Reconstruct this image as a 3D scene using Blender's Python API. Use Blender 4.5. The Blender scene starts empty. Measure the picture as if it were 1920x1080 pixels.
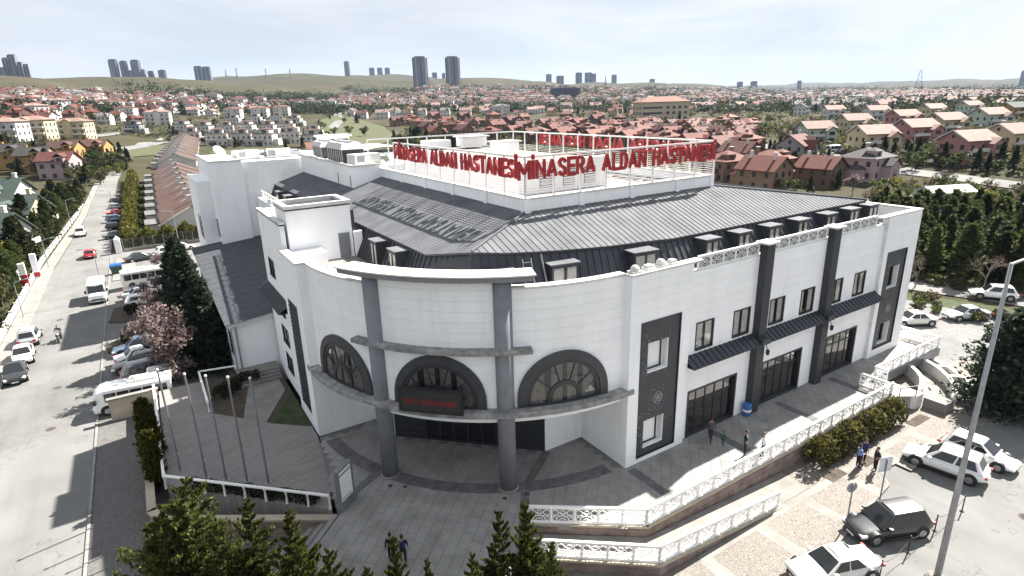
import bpy, math, random
import numpy as np
from mathutils import Matrix, Vector
random.seed(7); rng = np.random.default_rng(7)
S = bpy.context.scene
COL = S.collection
R_ = math.radians
PI = math.pi

# ------------------------------------------------------------------ camera
F_PX = 1101.0
_A = np.array([1840., -400., F_PX]); _A /= np.linalg.norm(_A)
_B = np.array([-730., -328., F_PX]); _B -= (_B @ _A) * _A; _B /= np.linalg.norm(_B)
_V = np.cross(_A, _B)
if _V[1] > 0: _V = -_V
RW = np.stack([_A, _B, _V])                 # world <- camera (x right, y down, z forward)
CAM = np.array([-21.94, -22.64, 21.5])
camd = bpy.data.cameras.new('camera'); cam = bpy.data.objects.new('camera', camd); COL.objects.link(cam)
camd.sensor_width = 36; camd.lens = 36 * F_PX / 1920; camd.clip_start = 0.3; camd.clip_end = 40000
m = Matrix.Identity(4)
for i in range(3):
    m[i][0] = RW[i][0]; m[i][1] = -RW[i][1]; m[i][2] = -RW[i][2]; m[i][3] = CAM[i]
cam.matrix_world = m
S.camera = cam

# ------------------------------------------------------------------ sun, sky, exposure
SUN = Vector((0.97, 0.22, 1.0)).normalized()          # towards the sun
elev = math.asin(SUN.z); azim = math.atan2(SUN.x, SUN.y)
w = bpy.data.worlds.new('World'); S.world = w; w.use_nodes = True
nt = w.node_tree; nt.nodes.clear()
out = nt.nodes.new('ShaderNodeOutputWorld'); bg = nt.nodes.new('ShaderNodeBackground')
sky = nt.nodes.new('ShaderNodeTexSky'); sky.sky_type = 'NISHITA'; sky.sun_disc = False
sky.sun_elevation = elev; sky.sun_rotation = azim; sky.altitude = 900; sky.dust_density = 2.2; sky.air_density = 1.0
bg.inputs['Strength'].default_value = 0.082
# thin high cloud veil mixed over the clear sky
tc = nt.nodes.new('ShaderNodeTexCoord'); mp = nt.nodes.new('ShaderNodeMapping'); mp.inputs['Scale'].default_value = (1.0, 2.2, 7.0)
mp.inputs['Rotation'].default_value = (0.1, 0.0, 0.6)
nz = nt.nodes.new('ShaderNodeTexNoise'); nz.inputs['Scale'].default_value = 2.3; nz.inputs['Detail'].default_value = 7; nz.inputs['Roughness'].default_value = .55
cr = nt.nodes.new('ShaderNodeValToRGB'); cr.color_ramp.elements[0].position = .30; cr.color_ramp.elements[0].color = (.93, .93, .93, 1)
cr.color_ramp.elements[1].position = .66; cr.color_ramp.elements[1].color = (1, 1, 1, 1)
mx = nt.nodes.new('ShaderNodeMix'); mx.data_type = 'RGBA'
cv = nt.nodes.new('ShaderNodeMix'); cv.data_type = 'RGBA'; cv.inputs['A'].default_value = (2.35, 2.55, 2.8, 1); cv.inputs['B'].default_value = (3.0, 3.08, 3.16, 1)
nv = nt.nodes.new('ShaderNodeTexNoise'); nv.inputs['Scale'].default_value = 1.6; nv.inputs['Detail'].default_value = 9; nv.inputs['Roughness'].default_value = .6; nv.inputs['Distortion'].default_value = .5
rv = nt.nodes.new('ShaderNodeMapRange'); rv.inputs['From Min'].default_value = .38; rv.inputs['From Max'].default_value = .62
nt.links.new(mp.outputs['Vector'], nv.inputs['Vector']); nt.links.new(nv.outputs['Fac'], rv.inputs['Value']); nt.links.new(rv.outputs['Result'], cv.inputs['Factor']); nt.links.new(cv.outputs['Result'], mx.inputs['B'])
nt.links.new(tc.outputs['Generated'], mp.inputs['Vector'])
nt.links.new(mp.outputs['Vector'], nz.inputs['Vector'])
nt.links.new(nz.outputs['Fac'], cr.inputs['Fac']); nt.links.new(cr.outputs['Color'], mx.inputs['Factor'])
nt.links.new(sky.outputs['Color'], mx.inputs['A']); nt.links.new(mx.outputs['Result'], bg.inputs['Color'])
nt.links.new(bg.outputs['Background'], out.inputs['Surface'])
sl = bpy.data.lights.new('sun', 'SUN'); sl.energy = 5.0; sl.angle = R_(0.6); sl.color = (1.0, .95, .87)
so = bpy.data.objects.new('sun', sl); COL.objects.link(so); so.rotation_euler = SUN.to_track_quat('Z', 'Y').to_euler(); so.location = (60, 10, 80)
S.view_settings.view_transform = 'Standard'; S.view_settings.look = 'None'; S.view_settings.gamma = 1
S.view_settings.exposure = 1.82
S.render.engine = 'CYCLES'
S.cycles.max_bounces = 6; S.cycles.diffuse_bounces = 3; S.cycles.glossy_bounces = 2; S.cycles.transparent_max_bounces = 8
S.cycles.volume_bounces = 0; S.cycles.use_denoising = True
S.cycles.sample_clamp_indirect = 4

# ------------------------------------------------------------------ materials
MATS = {}
def mat(name, col, rough=.7, metal=0., var=.12, scale=1.5, bump=0., bscale=None, rand=0., island=0., spec=.5, col2=None, coat=0., detail=5, emit=None):
    """Principled with world-space noise variation; rand / island = per-object / per-piece brightness jitter"""
    if name in MATS: return MATS[name]
    mt = bpy.data.materials.new(name); mt.use_nodes = True; MATS[name] = mt
    n = mt.node_tree; b = n.nodes['Principled BSDF']
    b.inputs['Roughness'].default_value = rough; b.inputs['Metallic'].default_value = metal
    b.inputs['Specular IOR Level'].default_value = spec; b.inputs['Coat Weight'].default_value = coat
    ge = n.nodes.new('ShaderNodeNewGeometry')
    no = n.nodes.new('ShaderNodeTexNoise'); no.inputs['Scale'].default_value = scale; no.inputs['Detail'].default_value = detail
    n.links.new(ge.outputs['Position'], no.inputs['Vector'])
    mixn = n.nodes.new('ShaderNodeMix'); mixn.data_type = 'RGBA'
    c = list(col) + [1]
    if col2 is None:
        a = [max(0, x * (1 - var)) for x in col] + [1]; bb = [min(1, x * (1 + var)) for x in col] + [1]
    else: a = c; bb = list(col2) + [1]
    mixn.inputs['A'].default_value = a; mixn.inputs['B'].default_value = bb
    rp = n.nodes.new('ShaderNodeMapRange'); rp.inputs['From Min'].default_value = .32; rp.inputs['From Max'].default_value = .68
    n.links.new(no.outputs['Fac'], rp.inputs['Value']); n.links.new(rp.outputs['Result'], mixn.inputs['Factor'])
    last = mixn.outputs['Result']
    for amt, src in ((rand, 'obj'), (island, 'isl')):
        if amt:
            if src == 'obj': q = n.nodes.new('ShaderNodeObjectInfo').outputs['Random']
            else: q = ge.outputs['Random Per Island']
            mr = n.nodes.new('ShaderNodeMapRange'); mr.inputs['To Min'].default_value = 1 - amt; mr.inputs['To Max'].default_value = 1 + amt
            n.links.new(q, mr.inputs['Value'])
            vm = n.nodes.new('ShaderNodeVectorMath'); vm.operation = 'SCALE'
            n.links.new(last, vm.inputs[0]); n.links.new(mr.outputs['Result'], vm.inputs['Scale']); last = vm.outputs['Vector']
    n.links.new(last, b.inputs['Base Color'])
    if bump:
        n2 = n.nodes.new('ShaderNodeTexNoise'); n2.inputs['Scale'].default_value = bscale or scale * 8; n2.inputs['Detail'].default_value = 4
        n.links.new(ge.outputs['Position'], n2.inputs['Vector'])
        bu = n.nodes.new('ShaderNodeBump'); bu.inputs['Strength'].default_value = bump; bu.inputs['Distance'].default_value = .03
        n.links.new(n2.outputs['Fac'], bu.inputs['Height']); n.links.new(bu.outputs['Normal'], b.inputs['Normal'])
    if emit:
        b.inputs['Emission Color'].default_value = list(emit[0]) + [1]; b.inputs['Emission Strength'].default_value = emit[1]
    return mt
def voronoi_mat(name, c1, c2, scale, bump=.5, rough=.85):
    mt = bpy.data.materials.new(name); mt.use_nodes = True; MATS[name] = mt
    n = mt.node_tree; b = n.nodes['Principled BSDF']; b.inputs['Roughness'].default_value = rough
    ge = n.nodes.new('ShaderNodeNewGeometry'); vo = n.nodes.new('ShaderNodeTexVoronoi'); vo.inputs['Scale'].default_value = scale
    vd = n.nodes.new('ShaderNodeTexVoronoi'); vd.feature = 'DISTANCE_TO_EDGE'; vd.inputs['Scale'].default_value = scale
    n.links.new(ge.outputs['Position'], vo.inputs['Vector']); n.links.new(ge.outputs['Position'], vd.inputs['Vector'])
    no = n.nodes.new('ShaderNodeTexNoise'); no.inputs['Scale'].default_value = .35; no.inputs['Detail'].default_value = 6
    n.links.new(ge.outputs['Position'], no.inputs['Vector'])
    m1 = n.nodes.new('ShaderNodeMix'); m1.data_type = 'RGBA'; m1.inputs['A'].default_value = (*c1, 1); m1.inputs['B'].default_value = (*c2, 1)
    ad = n.nodes.new('ShaderNodeMath'); ad.operation = 'MULTIPLY_ADD'; ad.inputs[1].default_value = .5; ad.inputs[2].default_value = 0
    n.links.new(vo.outputs['Color'], ad.inputs[0])
    ad2 = n.nodes.new('ShaderNodeMath'); ad2.operation = 'MULTIPLY_ADD'; ad2.inputs[1].default_value = .8
    n.links.new(no.outputs['Fac'], ad2.inputs[0]); n.links.new(ad.outputs[0], ad2.inputs[2]); n.links.new(ad2.outputs[0], m1.inputs['Factor'])
    rm = n.nodes.new('ShaderNodeMapRange'); rm.inputs['From Max'].default_value = .08; rm.inputs['To Min'].default_value = .35
    n.links.new(vd.outputs['Distance'], rm.inputs['Value'])
    vm = n.nodes.new('ShaderNodeVectorMath'); vm.operation = 'SCALE'; n.links.new(m1.outputs['Result'], vm.inputs[0]); n.links.new(rm.outputs['Result'], vm.inputs['Scale'])
    n.links.new(vm.outputs['Vector'], b.inputs['Base Color'])
    bu = n.nodes.new('ShaderNodeBump'); bu.inputs['Strength'].default_value = bump; bu.inputs['Distance'].default_value = .02
    n.links.new(rm.outputs['Result'], bu.inputs['Height']); n.links.new(bu.outputs['Normal'], b.inputs['Normal'])
    return mt
def brick_mat(name, c1, c2, mortar, scale, rot=0., w=.5, h=.25):
    mt = bpy.data.materials.new(name); mt.use_nodes = True; MATS[name] = mt
    n = mt.node_tree; b = n.nodes['Principled BSDF']; b.inputs['Roughness'].default_value = .85
    ge = n.nodes.new('ShaderNodeNewGeometry'); mp = n.nodes.new('ShaderNodeMapping'); mp.inputs['Rotation'].default_value = (0, 0, rot)
    br = n.nodes.new('ShaderNodeTexBrick'); br.inputs['Scale'].default_value = scale; br.inputs['Brick Width'].default_value = w; br.inputs['Row Height'].default_value = h
    br.inputs['Color1'].default_value = (*c1, 1); br.inputs['Color2'].default_value = (*c2, 1); br.inputs['Mortar'].default_value = (*mortar, 1); br.inputs['Mortar Size'].default_value = .012
    no = n.nodes.new('ShaderNodeTexNoise'); no.inputs['Scale'].default_value = .5; no.inputs['Detail'].default_value = 6
    mr = n.nodes.new('ShaderNodeMapRange'); mr.inputs['To Min'].default_value = .75; mr.inputs['To Max'].default_value = 1.25
    n.links.new(ge.outputs['Position'], no.inputs['Vector']); n.links.new(no.outputs['Fac'], mr.inputs['Value'])
    n.links.new(ge.outputs['Position'], mp.inputs['Vector']); n.links.new(mp.outputs['Vector'], br.inputs['Vector'])
    vm = n.nodes.new('ShaderNodeVectorMath'); vm.operation = 'SCALE'; n.links.new(br.outputs['Color'], vm.inputs[0]); n.links.new(mr.outputs['Result'], vm.inputs['Scale'])
    n.links.new(vm.outputs['Vector'], b.inputs['Base Color'])
    bu = n.nodes.new('ShaderNodeBump'); bu.inputs['Strength'].default_value = .4; bu.inputs['Distance'].default_value = .02; bu.invert = True
    n.links.new(br.outputs['Fac'], bu.inputs['Height']); n.links.new(bu.outputs['Normal'], b.inputs['Normal'])
    return mt
def glass_mat(name, tint=(.75, .8, .82), refl=.12):
    mt = bpy.data.materials.new(name); mt.use_nodes = True; MATS[name] = mt
    n = mt.node_tree; n.nodes.clear(); o = n.nodes.new('ShaderNodeOutputMaterial')
    t = n.nodes.new('ShaderNodeBsdfTransparent'); t.inputs['Color'].default_value = (*tint, 1)
    g = n.nodes.new('ShaderNodeBsdfGlossy'); g.inputs['Roughness'].default_value = .03
    f = n.nodes.new('ShaderNodeFresnel'); f.inputs['IOR'].default_value = 1.5
    a = n.nodes.new('ShaderNodeMath'); a.operation = 'MULTIPLY_ADD'; a.inputs[1].default_value = 1.0; a.inputs[2].default_value = refl
    a.use_clamp = True
    x = n.nodes.new('ShaderNodeMixShader'); n.links.new(f.outputs[0], a.inputs[0]); n.links.new(a.outputs[0], x.inputs[0])
    n.links.new(t.outputs[0], x.inputs[1]); n.links.new(g.outputs[0], x.inputs[2]); n.links.new(x.outputs[0], o.inputs['Surface'])
    return mt
def leaf_mat(name, dark, light, rand=.12, tip=.5):
    mt = bpy.data.materials.new(name); mt.use_nodes = True; MATS[name] = mt
    n = mt.node_tree; b = n.nodes['Principled BSDF']; b.inputs['Roughness'].default_value = .65; b.inputs['Specular IOR Level'].default_value = .25
    ge = n.nodes.new('ShaderNodeNewGeometry'); cr = n.nodes.new('ShaderNodeValToRGB')
    cr.color_ramp.elements[0].color = (*dark, 1); cr.color_ramp.elements[1].color = (*light, 1); cr.color_ramp.elements[1].position = .95
    n.links.new(ge.outputs['Random Per Island'], cr.inputs['Fac'])
    oi = n.nodes.new('ShaderNodeObjectInfo'); mr = n.nodes.new('ShaderNodeMapRange'); mr.inputs['To Min'].default_value = 1 - rand * 2; mr.inputs['To Max'].default_value = 1 + rand * 2
    n.links.new(oi.outputs['Random'], mr.inputs['Value'])
    vm = n.nodes.new('ShaderNodeVectorMath'); vm.operation = 'SCALE'; n.links.new(cr.outputs['Color'], vm.inputs[0]); n.links.new(mr.outputs['Result'], vm.inputs['Scale'])
    n.links.new(vm.outputs['Vector'], b.inputs['Base Color'])
    tl = n.nodes.new('ShaderNodeBsdfTranslucent'); n.links.new(vm.outputs['Vector'], tl.inputs['Color']); mxs = n.nodes.new('ShaderNodeMixShader'); mxs.inputs[0].default_value = .42
    om = n.nodes['Material Output']; n.links.new(b.outputs['BSDF'], mxs.inputs[1]); n.links.new(tl.outputs['BSDF'], mxs.inputs[2]); n.links.new(mxs.outputs['Shader'], om.inputs['Surface'])
    return mt

mat('white_wall', (.885, .89, .905), .75, var=.03, scale=.5, rand=.015)
mat('white_paint', (.82, .82, .81), .6, var=.04, scale=2)
mat('white_cap', (.62, .61, .58), .8, var=.1, scale=1.2)
mat('joint_grey', (.66, .67, .69), .8)
mat('grey_render', (.225, .23, .25), .9, spec=.1, var=.08, scale=1.5, bump=.1)
mat('grey_ledge', (.26, .255, .25), .9, var=.35, scale=2.2)
mat('anthracite', (.03, .032, .038), .5, var=.12, scale=2)
mat('dark_panel', (.045, .047, .055), .55, var=.12, scale=2)
mat('roof_metal', (.135, .14, .152), .75, metal=0., var=.14, scale=.7, rand=.05, spec=.08)
mat('mansard_metal', (.035, .038, .048), .45, metal=.1, var=.15, scale=1, rand=.08)
mat('low_roof', (.045, .049, .06), .75, var=.2, scale=2.5, bump=.3, bscale=14)
mat('interior_dark', (.03, .03, .03), .9)
mat('interior_warm', (.30, .25, .19), .9, var=.5, scale=.9)
mat('curtain', (.86, .83, .76), .9, var=.15, scale=6)
mat('blind_white', (.85, .85, .84), .7, var=.02)
mat('sign_red', (.33, .008, .012), .45, var=.08)
mat('steel_grey', (.22, .23, .25), .45, metal=.3, var=.12)
mat('galv', (.33, .34, .35), .5, metal=.4, var=.12, scale=3)
mat('plaza_base', (.17, .167, .162), .95)
mat('slab', (.25, .244, .235), .85, var=.14, scale=.8, rand=.05, island=.05, bump=.15, bscale=20)
mat('slab_band', (.115, .113, .115), .85, var=.25, scale=2, rand=.1)
mat('asphalt_light', (.160, .159, .155), .95, var=.13, scale=.25, bump=.15, bscale=30, detail=8)
mat('asphalt_dark', (.11, .108, .105), .95, var=.16, scale=.5, bump=.2, bscale=25, detail=8)
mat('kerb', (.20, .195, .18), .9, var=.2, scale=2, rand=.08)
mat('concrete', (.21, .20, .185), .9, var=.18, scale=.8, bump=.1)
mat('stone_wall', (.20, .155, .135), .9, var=.28, scale=1.5, rand=.12, bump=.3, bscale=12)
mat('cream_wall', (.38, .33, .26), .9, var=.12, scale=.8)
mat('bark', (.09, .065, .045), .95, var=.3, scale=6, bump=.4)
mat('bark_grey', (.14, .12, .105), .95, var=.3, scale=6)
mat('soil', (.06, .047, .035), 1, var=.4, scale=2.5, bump=.4)
mat('lawn', (.035, .05, .016), 1, var=.4, scale=1.5, bump=.5, bscale=20)
mat('lawn_bright', (.058, .062, .022), 1, var=.3, scale=.6, bump=.4)
def weather(name, scale=(2.2, 2.2, .22), lo=.80, p0=.5, p1=.78, cracks=0.):
    """rain streaks or cracks on top of an existing material's colour"""
    mt = MATS[name]; n = mt.node_tree; b = n.nodes['Principled BSDF']; src = b.inputs['Base Color'].links[0].from_socket
    ge = n.nodes.new('ShaderNodeNewGeometry'); mp = n.nodes.new('ShaderNodeMapping'); mp.inputs['Scale'].default_value = scale; n.links.new(ge.outputs['Position'], mp.inputs['Vector'])
    if cracks:
        ns = n.nodes.new('ShaderNodeTexNoise'); ns.inputs['Scale'].default_value = .8; n.links.new(ge.outputs['Position'], ns.inputs['Vector'])
        ad = n.nodes.new('ShaderNodeVectorMath'); ad.operation = 'MULTIPLY_ADD'; ad.inputs[1].default_value = (.9, .9, .9); n.links.new(ns.outputs['Color'], ad.inputs[0]); n.links.new(mp.outputs['Vector'], ad.inputs[2])
        t = n.nodes.new('ShaderNodeTexVoronoi'); t.feature = 'DISTANCE_TO_EDGE'; t.inputs['Scale'].default_value = 1; n.links.new(ad.outputs['Vector'], t.inputs['Vector']); o_ = t.outputs['Distance']; f0, f1, t0, t1 = 0., cracks, lo, 1.
    else:
        t = n.nodes.new('ShaderNodeTexNoise'); t.inputs['Scale'].default_value = 1; t.inputs['Detail'].default_value = 8; t.inputs['Roughness'].default_value = .65; n.links.new(mp.outputs['Vector'], t.inputs['Vector']); o_ = t.outputs['Fac']; f0, f1, t0, t1 = p0, p1, 1., lo
    r = n.nodes.new('ShaderNodeMapRange'); r.inputs['From Min'].default_value = f0; r.inputs['From Max'].default_value = f1; r.inputs['To Min'].default_value = t0; r.inputs['To Max'].default_value = t1; n.links.new(o_, r.inputs['Value'])
    vm = n.nodes.new('ShaderNodeVectorMath'); vm.operation = 'SCALE'; n.links.new(src, vm.inputs[0]); n.links.new(r.outputs['Result'], vm.inputs['Scale']); n.links.new(vm.outputs['Vector'], b.inputs['Base Color'])
weather('white_wall', (1.6, 1.6, .16), .90); weather('white_cap', (.9, .9, .9), .72); weather('grey_render', (2.5, 2.5, .2), .78); weather('grey_ledge', (1.2, 1.2, 1.2), .6)
weather('asphalt_light', (.12, .09, .1), .66, cracks=.012); weather('asphalt_light', (.07, .05, .1), .78, .48, .62); weather('asphalt_light', (.8, .06, .5), .86, .5, .7)
weather('slab', (.5, .5, .5), .72, .5, .75); weather('concrete', (.6, .6, .3), .75); weather('roof_metal', (.5, .5, .5), .82); weather('dark_panel', (2, 2, .3), .8)
voronoi_mat('cobble', (.125, .112, .098), (.235, .21, .185), 7.0)
voronoi_mat('cobble_dark', (.07, .068, .067), (.15, .145, .14), 7.0)
brick_mat('paver_strip', (.215, .195, .188), (.28, .255, .245), (.15, .138, .133), 1.0, rot=R_(-18), w=.75, h=.11)
glass_mat('window_glass', (.95, .96, .97), .05); glass_mat('shop_glass', (.75, .78, .8), .16)
mat('car_glass', (.012, .014, .016), .06, var=.02, spec=.8)
mat('tyre', (.018, .018, .018), .85); mat('rim', (.42, .43, .45), .3, metal=.8); mat('black_trim', (.02, .02, .022), .5)
mat('lamp_glass', (.75, .78, .8), .1, spec=.8); mat('tail_red', (.42, .01, .012), .2)
mat('plate', (.8, .8, .8), .5); mat('orange_lamp', (.8, .3, .03), .3)
for k, c in dict(white=(.80, .80, .79), silver=(.42, .44, .46), black=(.012, .012, .015), grey=(.11, .12, .13), red=(.42, .02, .03), blue=(.10, .16, .27), darkgreen=(.015, .03, .03), pearl=(.68, .67, .62)).items():
    mat('paint_' + k, c, .28, metal=.25 if k in ('silver', 'grey', 'blue') else 0, var=.02, coat=.8)

# ------------------------------------------------------------------ mesh helpers
class MB:
    def __init__(s): s.v = []; s.f = []; s.m = []; s.mi = 0
    def add(s, vs, fs):
        b = len(s.v); s.v += [tuple(p) for p in vs]
        for f in fs: s.f.append(tuple(b + i for i in f)); s.m.append(s.mi)
        return s
    def box(s, x0, x1, y0, y1, z0, z1):
        return s.add([(x0, y0, z0), (x1, y0, z0), (x1, y1, z0), (x0, y1, z0), (x0, y0, z1), (x1, y0, z1), (x1, y1, z1), (x0, y1, z1)],
                     [(0, 3, 2, 1), (4, 5, 6, 7), (0, 1, 5, 4), (1, 2, 6, 5), (2, 3, 7, 6), (3, 0, 4, 7)])
    def cbox(s, c, sz, rz=0.):
        cs, sn = math.cos(rz), math.sin(rz); b = MB().box(-sz[0] / 2, sz[0] / 2, -sz[1] / 2, sz[1] / 2, -sz[2] / 2, sz[2] / 2)
        return s.add([(c[0] + x * cs - y * sn, c[1] + x * sn + y * cs, c[2] + z) for x, y, z in b.v], b.f)
    def quad(s, *p): return s.add(p, [tuple(range(len(p)))])
    def prism(s, poly, z0, z1):
        """poly counter-clockwise; z0, z1 a number or a function of (x, y)"""
        n = len(poly); g0 = z0 if callable(z0) else (lambda x, y: z0); g1 = z1 if callable(z1) else (lambda x, y: z1)
        vs = [(x, y, g0(x, y)) for x, y in poly] + [(x, y, g1(x, y)) for x, y in poly]
        return s.add(vs, [tuple(range(n - 1, -1, -1)), tuple(range(n, 2 * n))] + [(i, (i + 1) % n, n + (i + 1) % n, n + i) for i in range(n)])
    def tube(s, p0, p1, r0, r1=None, n=8, caps=True):
        r1 = r0 if r1 is None else r1; p0 = Vector(p0); p1 = Vector(p1); d = (p1 - p0)
        if d.length < 1e-6: return s
        d.normalize(); a = d.orthogonal().normalized(); b = d.cross(a)
        vs = []
        for p, r in ((p0, r0), (p1, r1)):
            for i in range(n):
                t = 2 * PI * i / n; vs.append(p + a * (r * math.cos(t)) + b * (r * math.sin(t)))
        fs = [(i, (i + 1) % n, n + (i + 1) % n, n + i) for i in range(n)]
        if caps: fs += [tuple(range(n - 1, -1, -1)), tuple(range(n, 2 * n))]
        return s.add(vs, fs)
    def path(s, pts, r, n=6):
        for a, b in zip(pts[:-1], pts[1:]): s.tube(a, b, r, r, n)
        return s
    def lathe(s, prof, c=(0, 0, 0), n=10):
        vs = []; k = len(prof)
        for r, z in prof:
            for i in range(n):
                t = 2 * PI * i / n; vs.append((c[0] + r * math.cos(t), c[1] + r * math.sin(t), c[2] + z))
        fs = [(j * n + i, j * n + (i + 1) % n, (j + 1) * n + (i + 1) % n, (j + 1) * n + i) for j in range(k - 1) for i in range(n)]
        fs += [tuple(range(n - 1, -1, -1)), tuple((k - 1) * n + i for i in range(n))]
        return s.add(vs, fs)
    def loft(s, rings, closed=True, caps=True):
        n = len(rings[0]); vs = [p for r in rings for p in r]; fs = []
        for j in range(len(rings) - 1):
            for i in range(n if closed else n - 1):
                fs.append((j * n + i, j * n + (i + 1) % n, (j + 1) * n + (i + 1) % n, (j + 1) * n + i))
        if caps: fs += [tuple(range(n - 1, -1, -1)), tuple((len(rings) - 1) * n + i for i in range(n))]
        return s.add(vs, fs)
    def arcbox(s, c, r0, r1, a0, a1, z0, z1, n=12):
        """solid ring sector, angles in radians"""
        rings = []
        for i in range(n + 1):
            t = a0 + (a1 - a0) * i / n; cx, sx = math.cos(t), math.sin(t)
            rings.append([(c[0] + r0 * cx, c[1] + r0 * sx, z0), (c[0] + r1 * cx, c[1] + r1 * sx, z0), (c[0] + r1 * cx, c[1] + r1 * sx, z1), (c[0] + r0 * cx, c[1] + r0 * sx, z1)])
        return s.loft(rings)
    def join(s, o, mi=None):
        b = len(s.v); s.v += o.v
        for f, k in zip(o.f, o.m): s.f.append(tuple(b + i for i in f)); s.m.append(k if mi is None else mi)
        return s
    def xf(s, M):
        s.v = [tuple(M @ Vector(p)) for p in s.v]; return s
    def mesh(s, name, mats, smooth=False):
        me = bpy.data.meshes.new(name); me.from_pydata(s.v, [], s.f)
        for q in (mats if isinstance(mats, (list, tuple)) else [mats]): me.materials.append(MATS[q] if isinstance(q, str) else q)
        if any(s.m): me.polygons.foreach_set('material_index', s.m)
        if smooth: me.polygons.foreach_set('use_smooth', [True] * len(me.polygons))
        me.update(); return me
    def build(s, name, mats, parent=None, loc=(0, 0, 0), rz=0., smooth=False):
        return put(name, s.mesh(name, mats, smooth), parent, loc, rz)
def put(name, me, parent=None, loc=(0, 0, 0), rz=0., sc=None, rot=None):
    o = bpy.data.objects.new(name, me); COL.objects.link(o); o.location = loc
    o.rotation_euler = rot if rot else (0, 0, rz)
    if sc: o.scale = sc if isinstance(sc, (tuple, list)) else (sc, sc, sc)
    if parent: o.parent = parent
    return o
def tag(o, label=None, cat=None, group=None, kind=None):
    if label: o['label'] = label
    if cat: o['category'] = cat
    if group: o['group'] = group
    if kind: o['kind'] = kind
    return o
def thing(name, label, cat, loc=(0, 0, 0), rz=0., group=None):
    o = bpy.data.objects.new(name, None); COL.objects.link(o); o.location = loc; o.rotation_euler = (0, 0, rz); o.empty_display_size = .3
    return tag(o, label, cat, group)
def struct(o): o['kind'] = 'structure'; return o
def dup(root, loc, rz=0., sc=1., label=None, group=None, swap=None):
    def cp(o, parent):
        c = o.copy(); COL.objects.link(c); c.parent = parent
        if swap and c.data:
            for sl in c.material_slots:
                if sl.material and sl.material.name in swap:
                    mm = MATS[swap[sl.material.name]]; sl.link = 'OBJECT'; sl.material = mm
        for ch in o.children: cp(ch, c)
        return c
    r = cp(root, None); r.location = loc; r.rotation_euler = (0, 0, rz); r.scale = sc if isinstance(sc, (tuple, list)) else (sc, sc, sc)
    if label: r['label'] = label
    if group: r['group'] = group
    return r
def inside(p, poly):
    x, y = p; c = False; j = len(poly) - 1
    for i in range(len(poly)):
        xi, yi = poly[i]; xj, yj = poly[j]
        if (yi > y) != (yj > y) and x < (xj - xi) * (y - yi) / (yj - yi) + xi: c = not c
        j = i
    return c
def clip(poly, n, d):
    """keep n.p <= d of a convex 2d polygon"""
    o = []
    for i in range(len(poly)):
        a = poly[i]; b = poly[(i + 1) % len(poly)]; da = a[0] * n[0] + a[1] * n[1] - d; db = b[0] * n[0] + b[1] * n[1] - d
        if da <= 0: o.append(a)
        if (da < 0 < db) or (db < 0 < da):
            t = da / (da - db); o.append((a[0] + (b[0] - a[0]) * t, a[1] + (b[1] - a[1]) * t))
    return o
ZS = -1.4                                   # street level; the plaza is z = 0

# ------------------------------------------------------------------ terrain: heights by bearing and distance
def row_to_z(col, d, row):
    ray = RW @ np.array([col - 960., 190 - 540., F_PX]); e = np.array([ray[0], ray[1], 0]); e /= np.linalg.norm(e)
    a = RW.T @ (e * d); b = RW.T @ np.array([0, 0, 1.]); k = (row - 540) / F_PX
    return 21.5 + (k * a[2] - a[1]) / (b[1] - k * b[2])
TD = [0, 170, 220, 300, 450, 650, 900, 1200, 1600, 2200, 3000, 4500, 7000]
TROWS = {  # column: rows at TD[2:]
    -300: [360, 296, 246, 204, 174, 146, 156, 170, 185, 195, 200], 0: [352, 296, 243, 203, 172, 143, 153, 165, 180, 190, 196],
    300: [341, 297, 261, 226, 196, 158, 148, 153, 165, 180, 190], 480: [335, 290, 257, 226, 203, 182, 158, 148, 143, 160, 180], 700: [318, 284, 250, 224, 200, 186, 170, 150, 141, 155, 170],
    900: [310, 275, 243, 219, 194, 172, 158, 152, 158, 168, 175], 1200: [302, 264, 238, 214, 195, 182, 172, 163, 160, 166, 172],
    1500: [292, 254, 224, 206, 194, 186, 181, 177, 173, 165, 157], 1700: [287, 250, 220, 202, 191, 184, 178, 174, 169, 153, 158], 1920: [281, 246, 217, 198, 188, 181, 176, 172, 165, 150, 150], 2300: [268, 235, 206, 188, 177, 170, 165, 161, 152, 140, 140]}
TCOLS = sorted(TROWS)
TZ = np.array([[ZS, ZS] + [row_to_z(c, TD[i + 2], r) for i, r in enumerate(TROWS[c])] for c in TCOLS])
TZ[:, 2] = np.minimum(TZ[:, 2], 3.0)
def terrain(x, y):
    x = np.asarray(x, float); y = np.asarray(y, float); dx = x - CAM[0]; dy = y - CAM[1]; d = np.hypot(dx, dy)
    c0 = RW[0, 0] * dx + RW[1, 0] * dy; c2 = RW[0, 2] * dx + RW[1, 2] * dy; c1 = RW[0, 1] * dx + RW[1, 1] * dy
    col = np.where(c2 > .15 * d, 960 + F_PX * c0 / np.maximum(c2, .15 * d + 1e-6), np.where(c0 > 0, 6000, -6000))
    ci = np.interp(col, TCOLS, np.arange(len(TCOLS))); di = np.interp(d, TD, np.arange(len(TD)))
    i0 = np.clip(ci.astype(int), 0, len(TCOLS) - 2); j0 = np.clip(di.astype(int), 0, len(TD) - 2); a = ci - i0; b = di - j0
    a = a * a * (3 - 2 * a)
    z = (TZ[i0, j0] * (1 - a) + TZ[i0 + 1, j0] * a) * (1 - b) + (TZ[i0, j0 + 1] * (1 - a) + TZ[i0 + 1, j0 + 1] * a) * b
    ro = np.clip((d - 500) / 900, 0, 1) * (np.sin(x * .011 + 1.3 * np.sin(y * .007)) * np.cos(y * .009 + .6 * np.sin(x * .005))) * np.clip(d * .006, 0, 16)
    back = np.clip((c2 / np.maximum(d, 1) - .1) / .3, 0, 1)
    return ZS + (z + ro - ZS) * back
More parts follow.
